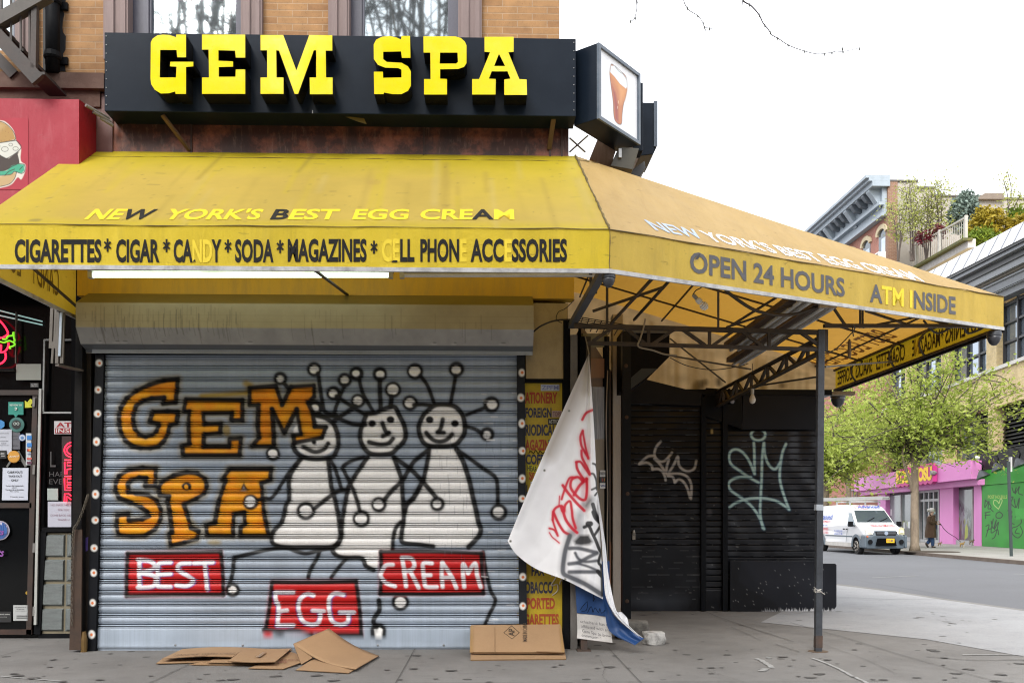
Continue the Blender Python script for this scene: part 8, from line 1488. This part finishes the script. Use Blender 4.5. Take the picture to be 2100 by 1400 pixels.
vside('Advanced', yA, y4, 1.36, 1.58, VB_, .2); vside('MANAGEMENT', yA, ysd(1701.5), 1.24, 1.31, VR_); vside('www.moving.com', yA, ysd(1697), 1.08, 1.16, VB_); vside('718-49-8000', yA, ysd(1698), .90, 1.01, VR_); vside('516-222-1100', yA, ysd(1698), .76, .86, VR_); vside('79-17 MYRTLE AVE', ysd(1711), ysd(1728), .84, .92, VB_); vside('GLENDALE NY 11385', ysd(1711), ysd(1728), .74, .82, VB_)
m = MB(); hn = Vector((0, -.3, .95)); put_text(m, 'FREE ESTIMATES', bil(vw(-.35, .44, 1.062), vw(.55, .44, 1.062), vw(.55, .70, 1.136), vw(-.35, .70, 1.136), (0, 0, .03)), .02); m.build('lettering', VR_, van)
m = MB(); put_text(m, 'Advanced', bil(vw(-.40, 1.70, 1.79), vw(.5, 1.70, 1.79), vw(.5, 1.86, 1.90), vw(-.40, 1.86, 1.90), (0, -.02, .03)), .025, shear=.15); m.build('lettering', VB_, van); m = MB(); m.tube(spl([vw(.1, 1.83, 1.91), vw(-.3, 1.8, 1.9), vw(-.52, 1.74, 1.85), vw(-.45, 1.68, 1.79), vw(.0, 1.67, 1.78)], 5), .008, 4); m.build('swoosh', VR_, van)
rk = MB()
for y in (2.0, 3.4): rk.bar(vw(-.62, y, 2.08), vw(.62, y, 2.08), .05); [rk.bar(vw(k, y, 1.94), vw(k, y, 2.08), .05) for k in (-.6, .6)]
rk.build('roof_rack', ALU, van)
la, lb_ = od(1676, 1027, dV+4.3), od(1817, 1030, dV+.9); la.z = lb_.z = RZ+2.18; ld = (lb_-la).normalized(); ln2 = Vector((-ld.y, ld.x, 0)); lad = thing('ladder', 'aluminium extension ladder lying on the roof rack of the white van', 'ladder', la)
for k, zz_ in ((-.2, 0), (.2, 0), (-.17, .07), (.17, .07)): m = MB(); m.bar(la+ln2*k+Vector((0, 0, zz_)), lb_+ln2*k+Vector((0, 0, zz_)), .035, .07); m.build('side_rail', M('grey_ladder_metal', (.4, .4, .39), .45, .3, metal=.3), lad)
m = MB(); [m.bar(la.lerp(lb_, i/16)-ln2*.2, la.lerp(lb_, i/16)+ln2*.2, .03) for i in range(17)]; m.build('rungs', ALU, lad)

# =================================================================== woman with three small dogs
dWm = 1.24*F/57.5
def wz(x, y, d=0.0): return od(1860+x/11.67, 1020+y/11.67, dWm+d)
ku = dWm/F/11.67
def skin(name, chains, mat, parent, sub=1):
    """one continuous body grown round a skeleton of (point, radius) chains that share their first points"""
    me = bpy.data.meshes.new(name); vs, es, rs, key = [], [], [], {}
    for ch in chains:
        prev = None
        for p, r_ in ch:
            k = tuple(round(c, 4) for c in p)
            if k not in key: key[k] = len(vs); vs.append(tuple(p)); rs.append(r_)
            i = key[k]
            if prev is not None and prev != i: es.append((prev, i))
            prev = i
    me.from_pydata(vs, es, []); o_ = attach(bpy.data.objects.new(name, me), parent); md = o_.modifiers.new('skin', 'SKIN'); me.skin_vertices or me.attributes
    for i, sv in enumerate(me.skin_vertices[0].data): sv.radius = (rs[i], rs[i]) if not isinstance(rs[i], tuple) else rs[i]; sv.use_root = (i == 0)
    sb = o_.modifiers.new('sub', 'SUBSURF'); sb.levels = sb.render_levels = sub; me.materials.append(mat); md.use_smooth_shade = True
    dg = bpy.context.evaluated_depsgraph_get(); nm = bpy.data.meshes.new_from_object(o_.evaluated_get(dg)); o_.modifiers.clear(); o_.data = nm; nm.name = name
    return o_
SKIN = M('pale_skin', (.56, .36, .28), .55, .1, fine=.03); COAT = M('brown_wool_coat', (.075, .042, .024), .85, .4, (.04, .022, .012), 6, (1, 1, .5)); JEAN = M('blue_jeans', (.02, .055, .14), .8, .3); HAIR = M('white_grey_hair', (.55, .53, .52), .6, .4, (.3, .28, .27), 20); MASK = M('pale_blue_mask', (.34, .52, .60), .8, .1); BOOT = M('dark_brown_shoe', (.03, .02, .016), .5, .2)
wm = thing('person', 'white haired person in a long brown coat and pale blue mask walking small dogs', 'person', wz(570, 1200))
pel, chest, nk, hd = wz(560, 700), wz(562, 520), wz(585, 415), wz(612, 325); R1, R2 = 60*ku, 50*ku
hand1, hand2 = wz(735, 580, -.12), wz(765, 632, .05)
body = skin('body', [[(pel, 75*ku), (wz(560, 610), 72*ku), (chest, 78*ku), (nk, 30*ku), (wz(598, 380), 34*ku), (hd, 58*ku), (wz(612, 290), 52*ku)], [(hd, 58*ku), (wz(655, 330), 30*ku)], [(chest, 78*ku), (wz(545, 465, -.17), 42*ku), (wz(560, 585, -.22), 34*ku), (wz(690, 585, -.16), 22*ku), (hand1, 17*ku)], [(chest, 78*ku), (wz(560, 465, .17), 42*ku), (wz(590, 600, .2), 34*ku), (wz(710, 632, .1), 22*ku), (hand2, 17*ku)],
 [(pel, 75*ku), (wz(575, 800, -.09), 58*ku), (wz(612, 1040, -.09), 36*ku), (wz(612, 1165, -.09), 24*ku), (wz(655, 1188, -.09), 20*ku)], [(pel, 75*ku), (wz(560, 800, .09), 58*ku), (wz(545, 1010, .09), 36*ku), (wz(470, 1110, .09), 24*ku), (wz(500, 1175, .09), 19*ku)]], SKIN, wm)
fg = []
for h_, a in ((hand1, 1), (hand2, -1)):
    for i in range(4): m = MB(); b0_ = Vector(h_)+Vector((.03, -.02, .025-i*.016)); m.tube([b0_, b0_+Vector((.04-.004*abs(i-1), -.01, -.005)), b0_+Vector((.055, .02, -.015)), b0_+Vector((.035, .035, -.015))], [.010, .0095, .009, .007], 6); m.build('finger', SKIN, wm, smooth=True)
    m = MB(); b0_ = Vector(h_)+Vector((.0, -.02, .03)); m.tube([b0_, b0_+Vector((.025, -.03, .02)), b0_+Vector((.05, -.025, .01))], [.012, .011, .008], 6); m.build('thumb', SKIN, wm, smooth=True)
m = MB(); n_ = 18; rings = [(415, 560, 600, .07), (450, 500, 645, .20), (520, 478, 668, .24), (620, 478, 668, .225), (700, 462, 676, .235), (820, 448, 682, .25), (900, 440, 684, .26), (955, 436, 686, .265)]
for zy, xa_, xb_, dp_ in rings:
    c0 = wz((xa_+xb_)/2, zy); rx_ = (xb_-xa_)/2*ku
    for k in range(n_): a = math.tau*k/n_; w_ = 1+.06*math.sin(a*5+zy*.01)*(zy > 650); m.v.append(tuple(c0+_r*(math.cos(a)*rx_*w_)+_f*(math.sin(a)*dp_*w_)))
m.f = [(i*n_+k, i*n_+(k+1) % n_, (i+1)*n_+(k+1) % n_, (i+1)*n_+k) for i in range(len(rings)-1) for k in range(n_)]; m.m = [0]*len(m.f)
for sgn, P in ((-1, [wz(545, 462, -.2), wz(540, 530, -.25), wz(562, 592, -.25), wz(640, 594, -.2), wz(700, 584, -.15)]), (1, [wz(560, 462, .18), wz(580, 540, .24), wz(596, 604, .22), wz(660, 628, .15), wz(715, 632, .08)])): m.tube(spl(P, 4), [.085-.03*i/17 for i in range(17)], 10)
m.tube(spl([wz(545, 400, -.08), wz(590, 440, -.1), wz(650, 430, -.06), wz(668, 470, -.02)], 3), .035, 6); m.build('coat', COAT, wm, smooth=True)
for P in ([(wz(560, 860, .09), 62*ku), (wz(545, 1010, .09), 44*ku), (wz(478, 1100, .09), 34*ku)], [(wz(575, 860, -.09), 62*ku), (wz(612, 1030, -.09), 46*ku), (wz(616, 1155, -.09), 32*ku)]): m = MB(); m.tube(spl([p for p, r_ in P], 4), [float(np.interp(i, (0, 4, 8), [r_ for p, r_ in P])) for i in range(9)], 10); m.build('trouser_leg', JEAN, wm, smooth=True)
for P in ([wz(606, 1150, -.09), wz(612, 1182, -.09), wz(640, 1186, -.09), wz(678, 1192, -.09)], [wz(462, 1072, .09), wz(466, 1110, .09), wz(486, 1150, .09), wz(512, 1186, .09)]): m = MB(); m.tube(spl(P, 3), [.04, .045, .05, .05, .048, .048, .046, .045, .042, .035], 8); m.build('shoe', BOOT, wm, smooth=True)
def ball(p, rx_, ry, rz, m_, nm, n=10): b = MB(); b.lathe([(math.sin(a), -math.cos(a)) for a in np.linspace(.01, math.pi-.01, n)], (0, 0, 0), 16); b.v = [tuple(Vector(p)+_r*(v[0]*rx_)+_f*(v[1]*ry)+Vector((0, 0, v[2]*rz))) for v in b.v]; return b.build(nm, m_, wm, smooth=True)
ball(wz(592, 300), 72*ku, .1, 62*ku, HAIR, 'hair'); ball(wz(512, 300), 34*ku, .055, 36*ku, HAIR, 'hair_bun'); ball(wz(648, 362), 34*ku, .065, 34*ku, MASK, 'face_mask'); ball(wz(668, 318, -.03), 5*ku, .01, 5*ku, BLACK, 'eye'); ball(wz(600, 335, -.1), 10*ku, .015, 16*ku, SKIN, 'ear'); ball(wz(674, 335), 9*ku, .014, 9*ku, SKIN, 'nose')
cable('dog_leash', 'black dog leash from the hand of the person in the coat to the dogs', [hand2, wz(810, 640, .0), wz(900, 760, -.1), wz(1020, 860, -.1), wz(1165, 950, -.05), wz(1290, 1060, .0)], .013, BLACK); bpy.data.objects['dog_leash']['category'] = 'leash'
bg_ = ball(wz(700, 700, .05), 14*ku, .05, 60*ku, M('dark_blue_bag', (.02, .03, .09), .6, .2), 'hand_bag')
def dog(label, px0, px1, py0, py1, c1_, c2_, dd_, seed):
    gz_ = py1; d = min(1.24*F/(gz_-HOR), 42.6); g = lambda u, v, o=0: od(px0+(px1-px0)*u, py0+(py1-py0)*v, d+o); k = d/F*(px1-px0); th = thing('dog', label, 'dog', g(.5, 1), 'small dogs on the far sidewalk'); m1, m2 = M('dog_coat', c1_, .8, .6, c2_, 16), M('dog_pale_fur', (.6, .55, .48), .8, .2); t_ = .045
    b = skin('body', [[(g(.3, .42), .16*k), (g(.5, .40), .15*k), (g(.68, .36), .155*k), (g(.82, .22), .09*k), (g(.9, .16), .1*k), (g(1.0, .26), .05*k)], [(g(.3, .42), .16*k), (g(.16, .34), .045*k), (g(.04, .22), .025*k)], [(g(.3, .42), .16*k), (g(.24, .6, -t_), .075*k), (g(.16, .78, -t_), .04*k), (g(.2, .97, -t_), .035*k)], [(g(.3, .42), .16*k), (g(.3, .6, t_), .075*k), (g(.24, .78, t_), .04*k), (g(.3, .95, t_), .035*k)], [(g(.68, .36), .155*k), (g(.68, .62, -t_), .06*k), (g(.72, .8, -t_), .04*k), (g(.76, .98, -t_), .035*k)], [(g(.68, .36), .155*k), (g(.64, .62, t_), .06*k), (g(.62, .8, t_), .04*k), (g(.66, .97, t_), .035*k)]], m1, th)
    for o_ in (-.04, .04): m = MB(); m.prism([g(.84, .12, o_), g(.9, .08, o_), g(.86, -.04, o_)], _f*.02); m.build('ear', m1, th)
    m = MB(); m.tube([g(.74, .62, -t_*1.3), g(.76, .98, -t_*1.1)], .03*k+.012, 6); m.build('white_paw', m2, th)
dog('tan and brown small dog trotting just in front of the person', 1922, 1932.5, 1109.5, 1119.5, (.26, .17, .09), (.06, .04, .03), 0, 1); dog('golden brown small dog in the middle with a white foreleg', 1966.5, 1979.5, 1109, 1122, (.36, .23, .08), (.15, .09, .04), 0, 2); dog('dark brown and white small dog nearest the pink pillar', 1986, 1999, 1104, 1117, (.16, .12, .09), (.03, .025, .02), 0, 3)

# =================================================================== street sign pole across the street
ps = oz(2074, 1140, SZ); dpz = (ps-CAM).dot(_f); sp_ = thing('sign_pole', 'dark green street sign pole seen edge-on before the green hoarding', 'sign pole', ps); m = MB(); m.bar(ps, od(2068, 946, dpz), .09, .05); m.build('pole', M('dark_green_pole', (.03, .045, .045), .5, .3), sp_); m = MB(); a_ = od(2072, 967, dpz); m.box((a_.x-.02, a_.y-.06, a_.z), (a_.x+.03, a_.y+.06, a_.z+.5)); m.build('sign_plate', M('grey_sign_back', (.45, .45, .44), .4, .3), sp_)

# =================================================================== street trees on the avenue (one hangs its twigs into the picture; the windows reflect them)
at_ = thing('avenue_tree', 'bare avenue tree dangling thin budding twigs into the sky at the top', 'tree', (5.2, -8.6, 0)); m = MB(); fk = Vector((5.0, -8.2, 5.2)); m.tube(spl([(5.2, -8.6, 0), (5.22, -8.5, 2), (5.1, -8.3, 4), fk], 4), [.2]+[.16]*12, 10); m.build('trunk', BARK, at_, smooth=True)
br = MB(); dB = 6.5; tw = lambda P: [od(x, y, dB) for x, y in P]; bd = MB()
lim = spl([fk, (4.4, -6.5, 6.6), (3.4, -4.6, 6.9), od(1480, -260, dB)], 5); br.tube(lim, [.08-.055*i/len(lim) for i in range(len(lim))], 7)
for P, r0_, r1_ in (([(1480, -260), (1490, -120), (1507, -40), (1523, 0), (1540, 12), (1556, 30), (1565, 48), (1575, 60), (1583, 72), (1597, 80), (1615, 92), (1640, 102), (1675, 111), (1705, 108), (1735, 105), (1762, 99)], .008, .0017), ([(1705, 108), (1722, 102), (1740, 92)], .002, .0013), ([(1480, -260), (1430, -160), (1402, -40), (1402, 0), (1412, 20), (1430, 32), (1440, 44), (1444, 55), (1463, 60)], .006, .0016), ([(1444, 55), (1448, 65)], .004, .002), ([(1523, 0), (1522, 12)], .004, .002), ([(1480, -260), (1340, -120), (1308, -20), (1306, 18), (1300, 40), (1292, 43)], .007, .0015)):
    q_ = spl(tw(P), 4); br.tube(q_, [r0_+(r1_-r0_)*(i/len(q_))**.5 for i in range(len(q_))], 5)
    for p in q_[::5]: bd.lathe([(.001, -.014), (.005, -.003), (.004, .004), (.001, .016)], Vector(p)+Vector((.004, 0, -.006)), 6)
br.build('branches', PBARK, at_, smooth=True); bd.build('buds', M('dark_bud', (.05, .055, .04), .7, .2), at_)
tree('avenue_tree', 'bare branched avenue tree at the left kerb behind the viewer', (-7.2, -12.8, 0), 6.0, (-6.8, -12.4, 13.0), (3.6, 2.0, 5.2), .2, 44, 7, 0, .10, LEAF2, 31, .5, rmin=.03, group='avenue trees reflected in the upper windows', sub=5)
tree('avenue_tree', 'bare branched avenue tree second from the left kerb behind the viewer', (-1.6, -13.2, 0), 6.0, (-2.0, -12.6, 13.2), (3.4, 2.0, 5.2), .2, 44, 7, 0, .10, LEAF2, 33, .5, rmin=.03, group='avenue trees reflected in the upper windows', sub=5)

# =================================================================== unseen houses added on the far side of the avenue (behind the viewer; they close off the low sky and show in glossy things)
for i, (xa_, xb_, hh, col, lb) in enumerate(((-46, -19, 13, (.20, .10, .07), 'added dark red brick tenement behind the viewer blocking low sky'), (-18.9, 4.5, 12, (.26, .2, .14), 'added unseen tan tenement across the avenue facing the sign'), (4.6, 22, 13.5, (.17, .12, .10), 'added unseen brown tenement across the avenue towards the corner'), (40, 75, 15, (.22, .13, .1), 'added unseen red brown corner tenement across the avenue beyond the side street'))):
    th = thing('added_avenue_tenement', lb, 'building', ((xa_+xb_)/2, -31, 0), 'unseen tenements added across the avenue to block low sky'); b = MB(); b.box((xa_, -45, 0), (xb_, -31, hh)); b.box((xa_-.2, -31.01, hh), (xb_+.2, -30.4, hh+.6)); b.build('wall', M('tenement_brick', col, .85, .5, tuple(Vector(col)*.5), .6), th)
    wn = MB(); n_ = int((xb_-xa_)/2.6)
    for k in range(n_):
        for z_ in (5, 8.3, 11.6): x_ = xa_+1.3+k*2.6; wn.box((x_-.5, -31, z_), (x_+.5, -30.97, z_+1.9))
    wn.box((xa_+.5, -31, .5), (xb_-.5, -30.96, 3.6)); wn.build('windows', DGL, th)
